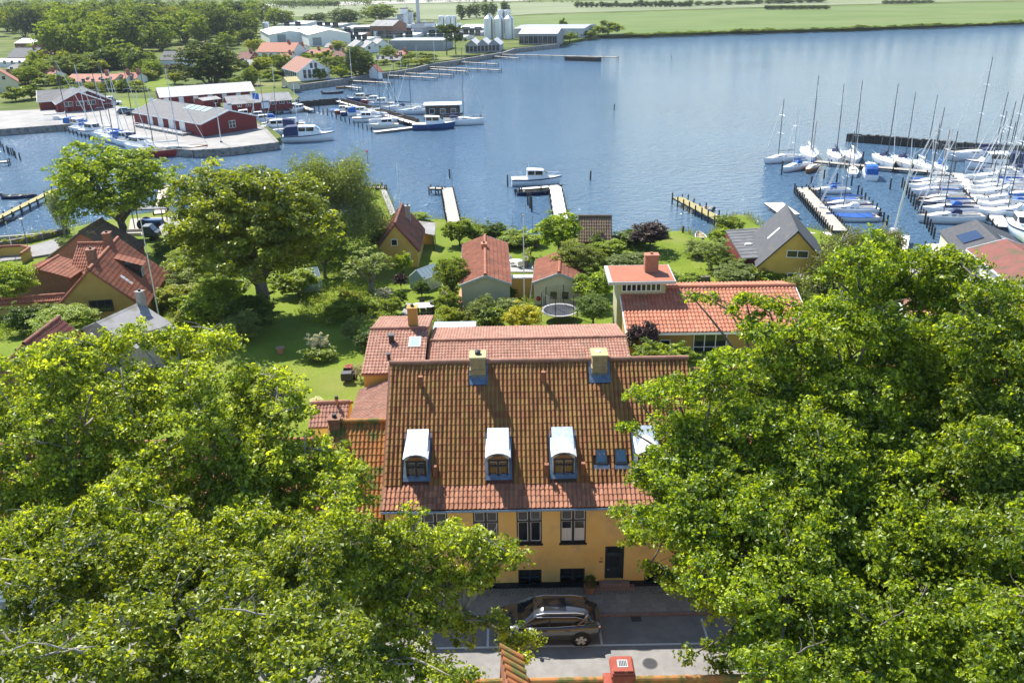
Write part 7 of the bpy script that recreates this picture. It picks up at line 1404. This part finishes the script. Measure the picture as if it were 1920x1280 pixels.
# ---------------------------------------------------------------- town houses
TW = [('long orange tiled house with white dormers behind the harbour', 122, 214, 139, 163, 4.6, .5, 'cream_wall', 'tile_bright'), ('small orange tiled house right of the one with dormers', 214, 238, 137, 160, 3.6, .55, 'white_wall', 'tile_bright'), ('second small orange roof among the bushes', 236, 258, 136, 158, 3.2, .55, 'white_wall', 'tile_red'),
 ('tall white house with slate roof beside the big round tree', 302, 345, 96, 135, 4.0, .62, 'white_wall', 'felt'), ('white villa with long red tiled roof in the town centre', 482, 552, 80, 112, 6.0, .5, 'white_wall', 'tile_bright'), ('brown tiled brick house right of the big round tree', 442, 470, 97, 122, 4.5, .5, 'brick_brown', 'tile_dark'),
 ('low red roof left of the white gables', 573, 598, 93, 108, 4.2, .5, 'brick_red', 'tile_red'), ('red roof house right beside the white gables', 598, 620, 91, 108, 4.2, .5, 'white_wall', 'tile_red'), ('white fronted small house with dark roof at the shore', 622, 646, 96, 116, 3.6, .5, 'white_wall', 'tile_dark'),
 ('low black roofed house on the shore', 703, 750, 107, 117, 3.6, .5, 'dark_wood', 'slate'), ('small red house at the works', 743, 760, 95, 110, 3, .55, 'brick_red', 'tile_red'), ('brick gabled house at the upper left', 16, 66, 90, 122, 5.5, .5, 'brick_brown', 'felt'), ('wide house with light metal roof at the upper left', 30, 82, 72, 98, 6, .7, 'brick_brown', 'felt_light'), ('low house with grey roof at the left edge', 12, 52, 120, 139, 5, .6, 'brick_brown', 'felt'), ('pale roofed works shed at the left edge', -20, 70, 110, 126, 6, .7, 'white_wall', 'felt_light'), ('small grey roof in the wood clearing', 116, 138, 68, 84, 4, .5, 'brick_brown', 'felt'), ('white house with red roof between the villa and the glass fronted house', 520, 545, 100, 118, 3.6, .5, 'white_wall', 'tile_red'), ('grey roofed house left of the villa', 452, 478, 112, 130, 3.6, .5, 'cream_wall', 'fibre'), ('small red roofed house behind the villa', 545, 568, 84, 98, 3.6, .5, 'white_wall', 'tile_bright'), ('low white house right of the glass fronted house', 640, 664, 116, 130, 3.2, .55, 'white_wall', 'fibre'), ('red roofed house at the left behind the sheds', 62, 98, 132, 152, 4, .5, 'white_wall', 'tile_red'), ('pale house at the edge of the wood', 96, 120, 112, 130, 4, .55, 'white_wall', 'felt_light'), ('orange roofed house at the upper left of the wood', 84, 112, 92, 108, 4, .5, 'cream_wall', 'tile_bright'), ('dark roofed house behind the round tree at the shore', 608, 632, 81, 98, 4, .6, 'white_wall', 'slate')]
def base_house(name, lab, ua, ub, vr, vb, hw, fe, wl_, rm, **k):
    """far building: front base line at vb between ua and ub, ridge seen at vr"""
    a, b = G(ua, vb, FZ), G(ub, vb, FZ); d = (b - a).normalized(); n = Vector((-d.y, d.x, 0)) * hw; p, q = a + n, b + n
    zr = AT((ua + ub) / 2, vr, (p.y + q.y) / 2).z; ze = FZ + (zr - FZ) * fe
    return gabled(name, lab, tuple(p.xy), tuple(q.xy), zr, hw, ze, FZ + .1, wl_, rm, px=False, tile=None, **k), (q - p).length, zr, ze
def gable_house(name, lab, uc, wpx, vr, vb, L, fe, wl_, rm, turn=0, **k):
    """far building whose gable faces the bay: gable centre uc, width wpx, apex seen at vr, base at vb"""
    c = G(uc, vb, FZ); hw = wpx / 2 * (c.y * _cp + CAM_H * _sp) / F_PX; zr = AT(uc, vr, c.y).z; ze = FZ + (zr - FZ) * fe; d = Vector((c.x * .0 + math.sin(turn), math.cos(turn), 0)); q = c + d * L
    return gabled(name, lab, tuple(c.xy), tuple(q.xy), zr, hw, ze, FZ + .1, wl_, rm, px=False, tile=None, **k)
for lab, ua, ub, vr, vb, hw, fe, wl_, rm in TW:
    L = (G(ub, vb, FZ) - G(ua, vb, FZ)).length; zr = AT((ua + ub) / 2, vr, G((ua + ub) / 2, vb, FZ).y + hw).z; ze = FZ + (zr - FZ) * fe; n = max(1, int(L / 3.6)); ws = [('f', (i - (n - 1) / 2) * 3.2, 1.0, 1.2, 1.3, 2, 2) for i in range(n)]
    if ze > 5.5: ws += [('f', (i - (n - 1) / 2) * 3.2, 3.7, 1.2, 1.3, 2, 2) for i in range(n)]
    ws += [('l', -1.4, 1.2, 1.1, 1.3, 2, 2), ('l', 1.4, 1.2, 1.1, 1.3, 2, 2), ('l', 0, ze - FZ + .3, 1.0, 1.1, 2, 2)]
    T = base_house('town_house', lab, ua, ub, vr, vb, hw, fe, wl_, rm, windows=ws, chim=[(L * .22, 0, zr - FZ - .8, zr - FZ + 1.0, .8, .8, 'brick_red')], over=.3, gov=.15)[0]
    if 'white dormers' in lab:
        for x in (-1, 3.2, 6.4):
            m = MB(); y = -3.3; dz = (zr - FZ) - 6.2; m.hexa([(x - 1.2, y, 3.0 + dz), (x + 1.2, y, 3.0 + dz), (x + 1.2, y, 4.3 + dz), (x, y, 5.4 + dz), (x - 1.2, y, 4.3 + dz)], [(x - 1.2, y + 2.8, 3.0 + dz), (x + 1.2, y + 2.8, 3.0 + dz), (x + 1.2, y + 2.8, 4.3 + dz), (x, y + 2.8, 5.4 + dz), (x - 1.2, y + 2.8, 4.3 + dz)]); dm = m.build('dormer', 'white_wall', T); win(dm, (x, y - .01, 3.2 + dz), 0, 1.5, 1.2, 2, 1)
            for s in (-1, 1): m = MB(); m.slab([(x + s * 1.45, y - .2, 4.1 + dz), (x, y - .2, 5.5 + dz), (x, y + 2.6, 5.5 + dz), (x + s * 1.45, y + 2.6, 4.1 + dz)][::-s], .12); m.build('dormer_roof', 'felt', dm)
gable_house('town_house', 'yellow gabled house at the left edge', 6, 56, 131, 174, 12, .45, 'cream_wall', 'tile_red', -.5, windows=[('l', -1, 3.4, 1, 1.1, 1, 2), ('l', 1, 3.4, 1, 1.1, 1, 2)])
for i, (u, w_, vr, vb) in enumerate([(679, 30, 77, 97), (700, 30, 78, 99), (720, 34, 74, 98)]): gable_house('town_house', 'white house by the dark hall, ' + ['leftmost', 'middle', 'right'][i] + ' gable', u, w_, vr, vb, 11, .5, 'white_wall', 'fibre', -.4, windows=[('l', -1.5, 1.2, 1.1, 1.3, 1, 2), ('l', 1.5, 1.2, 1.1, 1.3, 1, 2)])
GHs = sh('glass_fronted_house', 'white gabled house with tall glazed front at the shore', (587, 112), (556, 105), 7.4, 5.0, 4.2, 'white_wall', 'tile_pink', barge='white_paint', windows=[('l', -3 + 1.5 * k, .6, 1.1, 2.6, 1, 2) for k in range(5)] + [('l', -.7 + 1.4 * k, 3.5, 1.0, 1.6, 1, 1) for k in range(2)] + [('b', -5 + 2 * k, .6, 1.5, 1.8, 1, 1) for k in range(6)])
sh('yellow_shed', 'small pale yellow boat shed on the shore wall', (531, 145), (556, 143), 4.2, 2.6, 3.2, 'cream_wall', 'lichen', cat='shed')
sh('bathing_pavilion', 'little shore pavilion with red pyramid-like roof', (698, 122), (708, 121), 5.0, 2.4, 3.3, 'white_wall', 'tile_red', cat='pavilion')
# ---------------------------------------------------------------- the works
def hall(label, ua, ub, vr, vb, hw, fe, wall, roof, n=0, name='factory_hall', **k):
    L = (G(ub, vb, FZ) - G(ua, vb, FZ)).length
    return base_house(name, label, ua, ub, vr, vb, hw, fe, wall, roof, cat='factory', over=.3, gov=.2, windows=[('f', (i - (n - 1) / 2) * L / (n + .4), .3, min(4, L / (n + 1)), 3.2, 2, 1, 'hall_grey') for i in range(n)], **k)
gable_house('factory_hall', 'white factory hall with broad low gable, nearest the town', 620, 78, 56, 86, 45, .72, 'white_wall', 'hall_roof', -.35, cat='factory', windows=[('l', 6, .2, 4, 3.5, 2, 2, 'hall_grey', 'gate', 'hall_grey')])
gable_house('factory_hall', 'second white factory hall left of the broad one', 545, 74, 58, 82, 45, .75, 'white_wall', 'hall_roof', -.35, cat='factory', windows=[('l', 4, .2, 4, 4, 2, 2, 'hall_grey', 'gate', 'hall_grey')])
hall('long white roofed factory hall at the left of the works', 494, 580, 50, 66, 14, .8, 'white_wall', 'hall_roof', 3); hall('pale gabled hall far back among the trees', 524, 574, 40, 52, 14, .7, 'white_wall', 'hall_roof', 2); hall('grey roofed hall in the middle of the works', 640, 700, 48, 64, 16, .8, 'grey_wall', 'hall_roof', 3); hall('low white hall behind the dark hall', 700, 780, 62, 72, 10, .8, 'white_wall', 'hall_roof', 4)
hall('low dark grey hall along the works lawn', 732, 832, 72, 95, 8, .93, 'hall_grey', 'hall_grey', 0); hall('brown process building with stepped roof', 694, 738, 38, 72, 10, .72, 'brick_brown', 'fibre', 3, 'process_building'); hall('long blue-grey hall at the right end of the works', 962, 1096, 47, 71, 18, .85, 'grey_wall', 'hall_grey', 0); hall('pale roofed hall behind the silos', 860, 912, 46, 64, 14, .75, 'grey_wall', 'hall_roof', 2)
hall('glass fronted works building with light roof over the water', 972, 1046, 53, 84, 9, .72, 'stone_grey', 'felt_light', 8, 'glazed_works_building')
for i, (u, vr, vb) in enumerate([(884, 75, 100), (905, 74, 99), (926, 74, 98)]): gable_house('boathouse_gable', ['left', 'middle', 'right'][i] + ' gable of the grey zigzag roofed building by the water', u, 23, vr, vb, 14, .6, 'hall_grey', 'felt_light', .1, cat='factory', windows=[('l', -1.6 + 1.6 * k, .4, 1.3, 2.2, 1, 2, 'hall_grey') for k in range(3)])
for i, q in enumerate([(655, 692, 70, 80, 8, .8), (640, 676, 62, 73, 10, .75), (742, 790, 56, 66, 9, .8), (800, 850, 60, 70, 9, .8), (838, 872, 66, 76, 8, .75), (866, 904, 58, 68, 9, .8), (672, 720, 56, 64, 9, .8), (590, 640, 44, 53, 12, .75), (700, 745, 84, 92, 5, .7), (790, 835, 46, 55, 9, .8)]):
    hall('pale low works building ' + ['behind the white gables', 'beside the grey roofed hall', 'left of the tall stack', 'right of the tall stack', 'behind the two tall pines', 'left of the front silos', 'before the brown process building', 'at the back of the white halls', 'near the low black-roofed house', 'behind the plant tanks'][i], *q, ['white_wall', 'grey_wall'][i % 2], ['hall_roof', 'felt_light', 'fibre'][i % 3], 3)
for i, (u, v, w_, h_) in enumerate([(752, 60, 3, 9), (760, 58, 4, 12), (771, 57, 3, 10), (735, 62, 5, 7), (748, 66, 8, 5), (798, 66, 10, 6), (812, 68, 12, 4)]):
    T = thing('process_plant', ['narrow plant tower left of the stack', 'taller plant tower left of the stack', 'plant tower beside the stack', 'boxy plant room at the brown building', 'low plant room before the stack', 'white plant room right of the stack', 'long low plant room right of the stack'][i], 'factory', G(u, v, FZ)); m = MB(); m.box(-w_ / 2, -2, -.5, w_ / 2, 2, h_); m.build('wall', ['hall_grey', 'silo', 'white_wall'][i % 3], T); m = MB(); m.box(-w_ / 2 - .2, -2.2, h_, w_ / 2 + .2, 2.2, h_ + .4); m.build('roof', 'felt', T); m = MB(); m.tube([(0, -2.1, 1), (0, -2.3, h_ * .7), (w_ * .4, -2.3, h_ * .8), (w_ * .4, 0, h_ + 1.5)], [.25] * 4, 6); m.build('duct', 'silo', T)
def silo(label, u, v, vt, wpx, mat_='silo', cone=True, name='silo', group=None):
    p = G(u, v, FZ); d = p.y * _cp + CAM_H * _sp; r = wpx / 2 * d / F_PX; h = AT(u, vt, p.y).z - FZ; T = thing(name, label, 'silo' if name == 'silo' else 'tank', p, 0, group)
    m = MB(); m.cyl((0, 0, -.5), (0, 0, h * (.86 if cone else 1)), r, r, 20); m.build('shell', mat_, T, smooth=False); m = MB()
    if cone: m.cyl((0, 0, h * .86), (0, 0, h), r * 1.02, r * .3, 20); m.build('conical_top', 'silo', T); m = MB(); m.cyl((0, 0, h), (0, 0, h * 1.05), r * .25, r * .25, 10); m.build('top_hatch', 'silo', T)
    else: m.cyl((0, 0, h), (0, 0, h + .3), r * 1.03, r * .9, 20); m.build('lid', 'silo', T)
    m = MB(); a = -.9; m.box(r * math.cos(a) - .15, r * math.sin(a) - .3, 0, r * math.cos(a) + .15, r * math.sin(a) + .05, h * .9); m.build('ladder', 'felt', T)
for i, u in enumerate((917, 936, 955)): silo(['left', 'middle', 'right'][i] + ' of the three big front silos with conical tops', u, 73, 29, 18)
for i, u in enumerate((940, 952)): silo(['left', 'right'][i] + ' tall silo standing behind the three front ones', u, 62, 20, 12, cone=False)
for i, (u, v, vt, w_) in enumerate([(829, 56, 31, 12), (842, 56, 31, 12), (852, 55, 31, 10), (768, 60, 48, 14), (805, 62, 46, 10), (815, 62, 44, 8), (705, 72, 60, 8), (797, 58, 40, 6), (755, 55, 40, 9), (778, 62, 50, 9), (500, 62, 43, 12), (862, 62, 45, 8)]): silo(['pale tank left in the trio behind the conifers', 'pale tank middle of the trio behind the conifers', 'pale tank right of the trio behind the conifers', 'broad low tank before the tall stack', 'white tank right of the tall stack', 'slim white tank beside it, right of the stack', 'small tank before the brown process building', 'thin vessel just right of the stack', 'vessel left of the tall stack', 'squat tank under the tall stack', 'white round tank at the left end of the works', 'small tank left of the front silos'][i], u, v, vt, w_, 'white_paint' if i % 2 else 'silo', cone=False, name='tank')
ST = thing('factory_stack', 'tall blue-grey factory stack rising out of the picture', 'chimney', G(786, 66, FZ)); m = MB(); m.cyl((0, 0, 0), (0, 0, 34), 1.0, .85, 14); m.build('stack', 'grey_wall', ST); m = MB(); m.box(-3.5, -3, 0, 3.5, 3, 6); m.build('stack_house', 'grey_wall', ST); m = MB(); m.cyl((0, 0, 33), (0, 0, 33.6), 1.3, 1.3, 12); m.build('collar', 'felt', ST)
# ---------------------------------------------------------------- far trees
for k in range(4): tree_proto('far%d' % k, 10, 4, 'leaf_far', .62, 190, 14, 400 + k, trunk=.25, clr=.19, base=-.05)
for k in range(3): tree_proto('fard%d' % k, 10, 4, 'leaf_far_dark', .62, 190, 14, 410 + k, trunk=.25, clr=.19, base=-.05)
tree_proto('fbush', 3, 2, 'leaf_far', .45, 90, 12, 421, trunk=.1, shape='bush', clr=.22); tree_proto('fpop', 10, 1.6, 'leaf_far_dark', .5, 130, 12, 422, trunk=.2, shape='poplar', clr=.3); tree_proto('fpine', 10, 3.2, 'leaf_far_dark', .5, 150, 14, 423, trunk=.22, shape='pine', base=.35); tree_proto('fplum', 10, 4, 'leaf_purple', .6, 150, 14, 424, trunk=.25); tree_proto('flime', 10, 4, 'leaf_lime', .62, 170, 14, 425, trunk=.25, base=.1)
tree_proto('bigdark', 10, 4, 'leaf_far_dark', .34, 420, 26, 430, trunk=.3, clr=.14, base=-.1)
def ft(key, u, v, vt, w_, label, group=None, name='tree'): return ptree(key, u, v, vt, w_, label, name, z=FZ, group=group)
ft('bigdark', 397, 158, 72, 122, 'big round dark tree above the long red shed'); ft('bigdark', 675, 142, 82, 66, 'large dark tree at the shore beside the glass fronted house'); ft('far0', 533, 140, 96, 46, 'dark tree left of the glass fronted house'); ft('flime', 492, 136, 104, 44, 'light green tree right of the big round tree'); ft('far1', 474, 160, 122, 34, 'small tree at the end of the long red shed'); ft('fpine', 838, 104, 46, 36, 'left of two tall pines in front of the silos'); ft('fpine', 855, 103, 45, 34, 'right of two tall pines in front of the silos'); ft('fplum', 330, 142, 117, 36, 'dark red tree beside the tall white house'); ft('flime', 328, 158, 134, 34, 'light bush below the dark red tree'); ft('flime', 635, 98, 74, 34, 'light green tree behind the white fronted house'); ft('far2', 728, 106, 84, 34, 'round tree before the white gables')
ft('far0', 712, 40, 4, 66, 'wide pale tree behind the brown process building'); ft('bigdark', 648, 46, 14, 70, 'dark tree clump behind the white halls'); ft('fard1', 590, 46, 22, 50, 'dark tree left of the clump behind the white halls'); ft('fard0', 770, 42, 16, 26, 'dark tree just left of the tall stack')
for i, (u, v, vt, w_) in enumerate([(865, 37, 6, 20), (880, 34, 6, 18), (893, 34, 3, 18), (910, 33, 3, 22), (925, 31, 2, 18), (947, 26, 0, 20)]): ft('fard%d' % (i % 3), u, v, vt, w_, ORD[i] + ' tree from the left in the row on the field edge behind the silos', 'trees behind the silos')
ft('fbush', 1140, 66, 42, 66, 'broad dark thicket at the right end of the works', name='thicket'); ft('fbush', 1105, 70, 58, 40, 'lower thicket by the shore at the works end', name='thicket'); ft('fbush', 1056, 55, 36, 18, 'bush behind the long blue-grey hall', name='thicket'); ft('fbush', 1068, 78, 62, 34, 'reedy bush where the works meet the bay', name='thicket')
for i in range(24):
    u = 1082 + i * 9.2; t = rf_.uniform(10, 17); ft(rf_.choice(['fard0', 'fard1', 'fard2']), u, 15 - i * .06, 15 - t, rf_.uniform(9, 17), 'dark tree in the avenue across the far field', 'avenue trees across the far field')
for i in range(14): u = 1290 + i * 19; ft(rf_.choice(['fard0', 'fard1']), u, 12 - i * .5, 4 - i * .5 - rf_.uniform(0, 3), rf_.uniform(16, 30), 'tree in the hedgerow right of the avenue', 'hedgerow trees right of the avenue')
for i in range(10): u = 1440 + i * 12; ft('fard2', u, 19 - i * .1, 9, 18, 'tree in the dark copse on the horizon', 'copse trees on the horizon')
for i in range(12): u = 525 + i * 9.5; ft('fard1', u, 12, 1, 20, 'tree in the far copse above the works', 'far copse trees above the works')
for i in range(8): u = 1660 + i * 12; ft('fard0', u, 8 - i * .3, 0, 16, 'tree in the small copse at the upper right', 'copse trees at the upper right')
for i in range(26):                                                            # low hedge along the far shore
    u = 1180 + i * 29; v = 69 - (u - 1180) * .031; ft('fbush', u, v - 2, v - 2 - rf_.uniform(3, 7), rf_.uniform(24, 40), 'low reed bush along the far shore of the bay', 'reed bushes on the far shore', 'reed_bush')
for i in range(120):
    u = rf_.uniform(262, 700); v = 172 - (u - 262) * .075 - rf_.uniform(4, 62) * (1 - (u - 262) / 900)
    if 285 < u < 545 and v > 150: continue
    if v < 84: continue
    ft(rf_.choice(['fbush', 'fbush', 'flime', 'far1', 'fard0']), u, v, v - rf_.uniform(8, 17), rf_.uniform(16, 34), 'hedge bush in the gardens of the harbour town', 'hedge bushes of the harbour town', 'garden_bush')
for i in range(62):
    u = rf_.uniform(40, 300); v = rf_.uniform(122, 152) if u > 60 else rf_.uniform(140, 160)
    if 112 < u < 262 and v > 138: v = rf_.uniform(165, 172)
    ft(rf_.choice(['fbush', 'far1', 'far2', 'flime', 'far3']), u, v, v - (rf_.uniform(18, 36) if v < 160 else rf_.uniform(7, 12)), rf_.uniform(26, 44), 'leafy bush or tree beside the orange roofed houses', 'greenery beside the orange roofed houses', 'garden_bush')
for i in range(22):
    u, v = rf_.uniform(742, 865), rf_.uniform(56, 70); silo('small pale process tank in the works yard', u, v, v - rf_.uniform(5, 13), rf_.uniform(3, 7), rf_.choice(['silo', 'white_paint', 'grey_wall']), cone=False, name='tank', group='process tanks of the works yard')
# the wood behind the town: trees one can tell apart, then the mass farther back
cnt = 0
for v in (152, 140, 128, 116, 104, 93, 83, 74, 66, 59, 52, 46):
    u = -30
    while u < 520:
        sz = 30 + (v - 40) * .55; u += sz * rf_.uniform(.45, .75); jv = v + rf_.uniform(-5, 5)
        if 108 < u < 262 and v > 118: continue
        if v > 108 and (u < 100): continue
        if u < 96 and 66 < v < 122: continue
        if 128 < u < 180 and 58 < v < 92: continue
        if 262 < u < 345 and v > 96: continue
        if 340 < u < 470 and v > 90: continue
        if u > 440 and v > 66: continue
        if u > 480 and v > 50: continue
        kind = rf_.choice(['far0', 'far1', 'far2', 'far3', 'fard0', 'fard1', 'fard2', 'flime' if rf_.random() < .4 else 'far0'])
        ft(kind, u, jv, jv - sz * rf_.uniform(1.0, 1.5), sz * rf_.uniform(.85, 1.2), 'leafy tree in the wood behind the harbour town', 'trees of the wood behind the harbour town'); cnt += 1
for i, (u, v, vt) in enumerate([(232, 26, 4), (268, 34, 1), (280, 34, 3), (297, 36, 12)]): ft('fpop', u, v + 4, vt, 14, ORD[i] + ' slim poplar from the left above the wood')
P = []; rng = np.random.default_rng(8)
for u0, u1, va, vb in ((-60, 480, 44, 30), (-60, 260, 34, 14), (200, 700, 17, 8), (600, 1100, 6, 0), (-60, 300, 16, 4)):
    for _ in range(int((u1 - u0) * (va - vb) * .025) + 8):
        q = G(rng.uniform(u0, u1), rng.uniform(vb, va), FZ); P.append((q.x, q.y, FZ + rng.uniform(2, 6)))
P = np.array(P); me = crown_mesh('far_wood', 'leaf_far_dark', P, rng.uniform(4, 7.5, len(P)), 34, 1.6, 9, flat=.7); tag(link(bpy.data.objects.new('far_wood', me), None), 'hazy belt of woodland on the horizon behind the wood', 'woodland', kind='stuff')
for i, (u, v, vt, w_, k) in enumerate([(60, 186, 160, 56, 'fbush'), (30, 190, 165, 50, 'fbush'), (92, 160, 140, 60, 'fbush'), (120, 165, 142, 50, 'fbush'), (176, 178, 152, 40, 'flime'), (205, 170, 150, 36, 'fbush'), (232, 172, 150, 34, 'fbush'), (258, 166, 148, 30, 'flime'), (80, 145, 108, 60, 'far1'), (112, 140, 104, 60, 'far2'), (62, 160, 120, 40, 'far3'), (150, 134, 98, 60, 'far0'), (196, 130, 85, 66, 'fard1'), (232, 128, 74, 70, 'far2'), (262, 134, 92, 60, 'fard0'), (286, 138, 108, 44, 'far1'), (565, 140, 120, 34, 'fbush'), (600, 150, 130, 34, 'fbush'), (640, 148, 124, 40, 'fbush'), (508, 152, 138, 40, 'fbush'), (690, 140, 124, 26, 'fbush'), (760, 124, 112, 40, 'fbush'), (790, 122, 108, 40, 'flime'), (770, 112, 100, 30, 'fbush'), (800, 112, 100, 50, 'fbush'), (720, 122, 112, 30, 'fbush'), (445, 166, 146, 30, 'fbush'), (425, 92, 60, 40, 'far2'), (476, 100, 70, 36, 'flime'), (448, 84, 56, 40, 'far0'), (468, 84, 50, 36, 'fard2'), (430, 120, 100, 40, 'far3')]):
    ft(k, u, v, vt, w_, 'garden bush or tree between the shore houses', 'garden greenery between the shore houses', 'garden_bush')
# ---------------------------------------------------------------- left harbour: jetties and boats
wall_pier('timber wall jetty across the mouth of the small basin', [(562, 190), (634, 184)], 1.5, .6, 'timber_jetty'); wall_pier('long timber wall jetty running out to the house boat', [(640, 184), (700, 200), (784, 223)], 1.7, .5, 'timber_jetty')
pier('walkway along the long timber jetty', (636, 189), (776, 230), 2.0, .9, 'plank_white', gap=3); pier('floating pontoon at the end of the long jetty', (701, 247), (776, 238), 1.6, .5, 'plank_white', 'pontoon', piles=False); pier('short jetty inside the small basin', (556, 196), (584, 206), 1.6, .8, 'plank_grey')
for i, (a, b) in enumerate([((657, 151), (732, 155)), ((728, 141), (817, 146)), ((762, 137), (848, 140)), ((800, 125), (938, 131)), ((808, 129), (876, 134)), ((899, 103), (972, 109)), ((865, 116), (932, 120)), ((650, 162), (676, 165))]): pier(['bathing jetty nearest the big shore tree', 'second long jetty from the big shore tree', 'third jetty along the town shore', 'longest thin jetty along the town shore', 'short jetty below the longest one', 'pale landing stage at the works', 'low broken jetty before the works lawn', 'tiny jetty beside the rowing boats'][i], a, b, 1.4, 1.0, 'plank_grey', 'jetty', gap=4)
pier('long bathing pier reaching out from the works', (942, 102), (1158, 107), 1.6, 1.2, 'plank_grey', 'jetty', gap=5); wall_pier('dark timber bulwark on the long bathing pier', [(1062, 106), (1125, 108)], 1.4, 3.0, 'timber_bulwark')
LH = [('s_white', 117, 235, 10, 'white sailing boat at the left quay corner'), ('m_canopy', 147, 243, 330, 'cabin boat with blue trim'), ('s_blue', 163, 249, 325, 'blue covered sailing boat'), ('m_white', 176, 254, 325, 'white cabin boat'), ('s_plain', 192, 257, 320, 'white sailing boat without cover'), ('s_white', 208, 261, 322, 'white covered sailing boat'), ('s_blue', 222, 267, 322, 'sailing boat with blue hood'), ('m_canopy', 240, 271, 322, 'canopied motor boat'), ('s_black', 252, 275, 322, 'dark covered sailing boat'), ('m_cream', 266, 281, 325, 'cream motor boat'), ('s_white', 282, 285, 330, 'white sailing boat')]
for i, q in enumerate(LH): boat(*q[:4], q[4] + (', ' + ORD[i - 1] + ' in the row along the quay before the harbour store' if i else ''), 1.12)
boat('s_ketch', 322, 291, 12, 'long red and white ketch moored at the tip of the quay', 1.0)
RHB = [('m_white', 457, 222, 200, 'white cabin cruiser'), ('m_canopy', 476, 213, 200, 'boat with blue canopy'), ('m_red', 480, 224, 195, 'boat with red deck gear'), ('m_canopy', 494, 231, 195, 'blue covered motor boat'), ('s_white', 508, 240, 190, 'white sailing boat'), ('m_black', 520, 246, 190, 'cruiser with dark hood'), ('m_white', 547, 238, 180, 'white motor boat'), ('s_plain', 530, 252, 190, 'bare sailing boat')]
for i, q in enumerate(RHB): boat(*q[:4], q[4] + ', ' + ORD[i] + ' in the basin right of the harbour store', .85)
boat('m_black', 578, 264, 8, 'big white motor cruiser with dark canopy leaving the quay tip', 1.05)
for i in range(9): boat(rf_.choice(['o_white', 'm_cream', 'o_cover', 'm_white']), 500 + i * 8.5, 208 + (i % 2) * 2, 250 + rf_.uniform(-15, 15), 'small boat in the crowded row below the fish huts', .75, group='small boats below the fish huts')
JT = [('m_teal', 672, 190, 175, 'green-blue cabin boat on the far side of the long jetty'), ('m_red', 697, 194, 175, 'red trimmed boat on the far side of the long jetty'), ('m_white', 716, 200, 175, 'white motor boat on the far side of the long jetty'), ('s_black', 750, 208, 178, 'dark masted yacht on the far side of the long jetty'), ('s_white', 780, 214, 178, 'white yacht near the house boat'), ('o_cover', 633, 209, 5, 'covered dinghy at the root of the long jetty'), ('m_red', 650, 213, 10, 'red hulled boat on the near side of the long jetty'), ('m_teal', 662, 216, 10, 'blue hulled boat on the near side of the long jetty'), ('m_canopy', 677, 217, 8, 'canopied boat on the near side of the long jetty'), ('m_white', 688, 228, 5, 'white cruiser on the near side of the long jetty'), ('s_plain', 724, 231, 5, 'white sailing boat on the near side of the long jetty'), ('s_white', 706, 222, 5, 'pale covered yacht on the near side of the long jetty'), ('m_cream', 720, 241, 185, 'cream cabin boat on the floating pontoon'), ('m_blue', 812, 242, 6, 'large blue motor sailer at the pontoon end'), ('s_big', 858, 234, 5, 'big two-stayed yacht outside the house boat')]
for q in JT: boat(*q[:5], .92)
boat('o_dark', 624, 176, 5, 'dark rowing boat anchored off the town', 1.2); boat('o_wood', 646, 166, 8, 'varnished rowing boat nearer the shore', 1.2); boat('o_grey', 682, 181, 0, 'grey dinghy beyond the long jetty', 1.0); boat('o_cover', 637, 156, 6, 'covered launch along the shore wall', 2.0)
HBt = thing('house_boat', 'dark boxy house boat with white roof at the jetty end', 'boat', G(831, 220, 0), .05); m = MB(); m.box(-4, -2.2, .4, 4, 2.2, 3.0); m.build('cabin', 'dark_wood', HBt); m = MB(); m.box(-4.5, -2.6, -.3, 4.5, 2.6, .4); m.build('pontoon_hull', 'felt', HBt); m = MB(); m.box(-4.4, -2.5, 3.0, 4.4, 2.5, 3.2); m.build('roof', 'white_paint', HBt)
for x in (-2.5, 0, 2.5): win(HBt, (x, -2.21, 1.2), 0, 1.2, 1.1, 1, 1)
pile_row((590, 208), (697, 248), 14, 11, 'mooring pile in the row beside the long timber jetty', 'piles beside the long timber jetty'); pile_row((92, 238), (176, 264), 12, 9, 'mooring pile in the row of the left harbour basin', 'piles of the left harbour basin')
# ================================================================ the air: faint summer haze over the bay
m = MB(); m.box(-2600, -300, -3, 2600, 3600, 62); hz = m.build('haze', 'white_paint'); tag(hz, 'faint pale summer haze over the bay and fields', 'haze', kind='stuff')
hm = bpy.data.materials.new('haze_air'); hm.use_nodes = True; hn = hm.node_tree.nodes; hl = hm.node_tree.links; hn.remove(hn['Principled BSDF'])
pv = hn.new('ShaderNodeVolumePrincipled'); pv.inputs['Color'].default_value = (.80, .88, .97, 1); pv.inputs['Density'].default_value = .00007; pv.inputs['Anisotropy'].default_value = .2
hl.new(pv.outputs[0], hn['Material Output'].inputs['Volume']); hz.data.materials.clear(); hz.data.materials.append(hm)
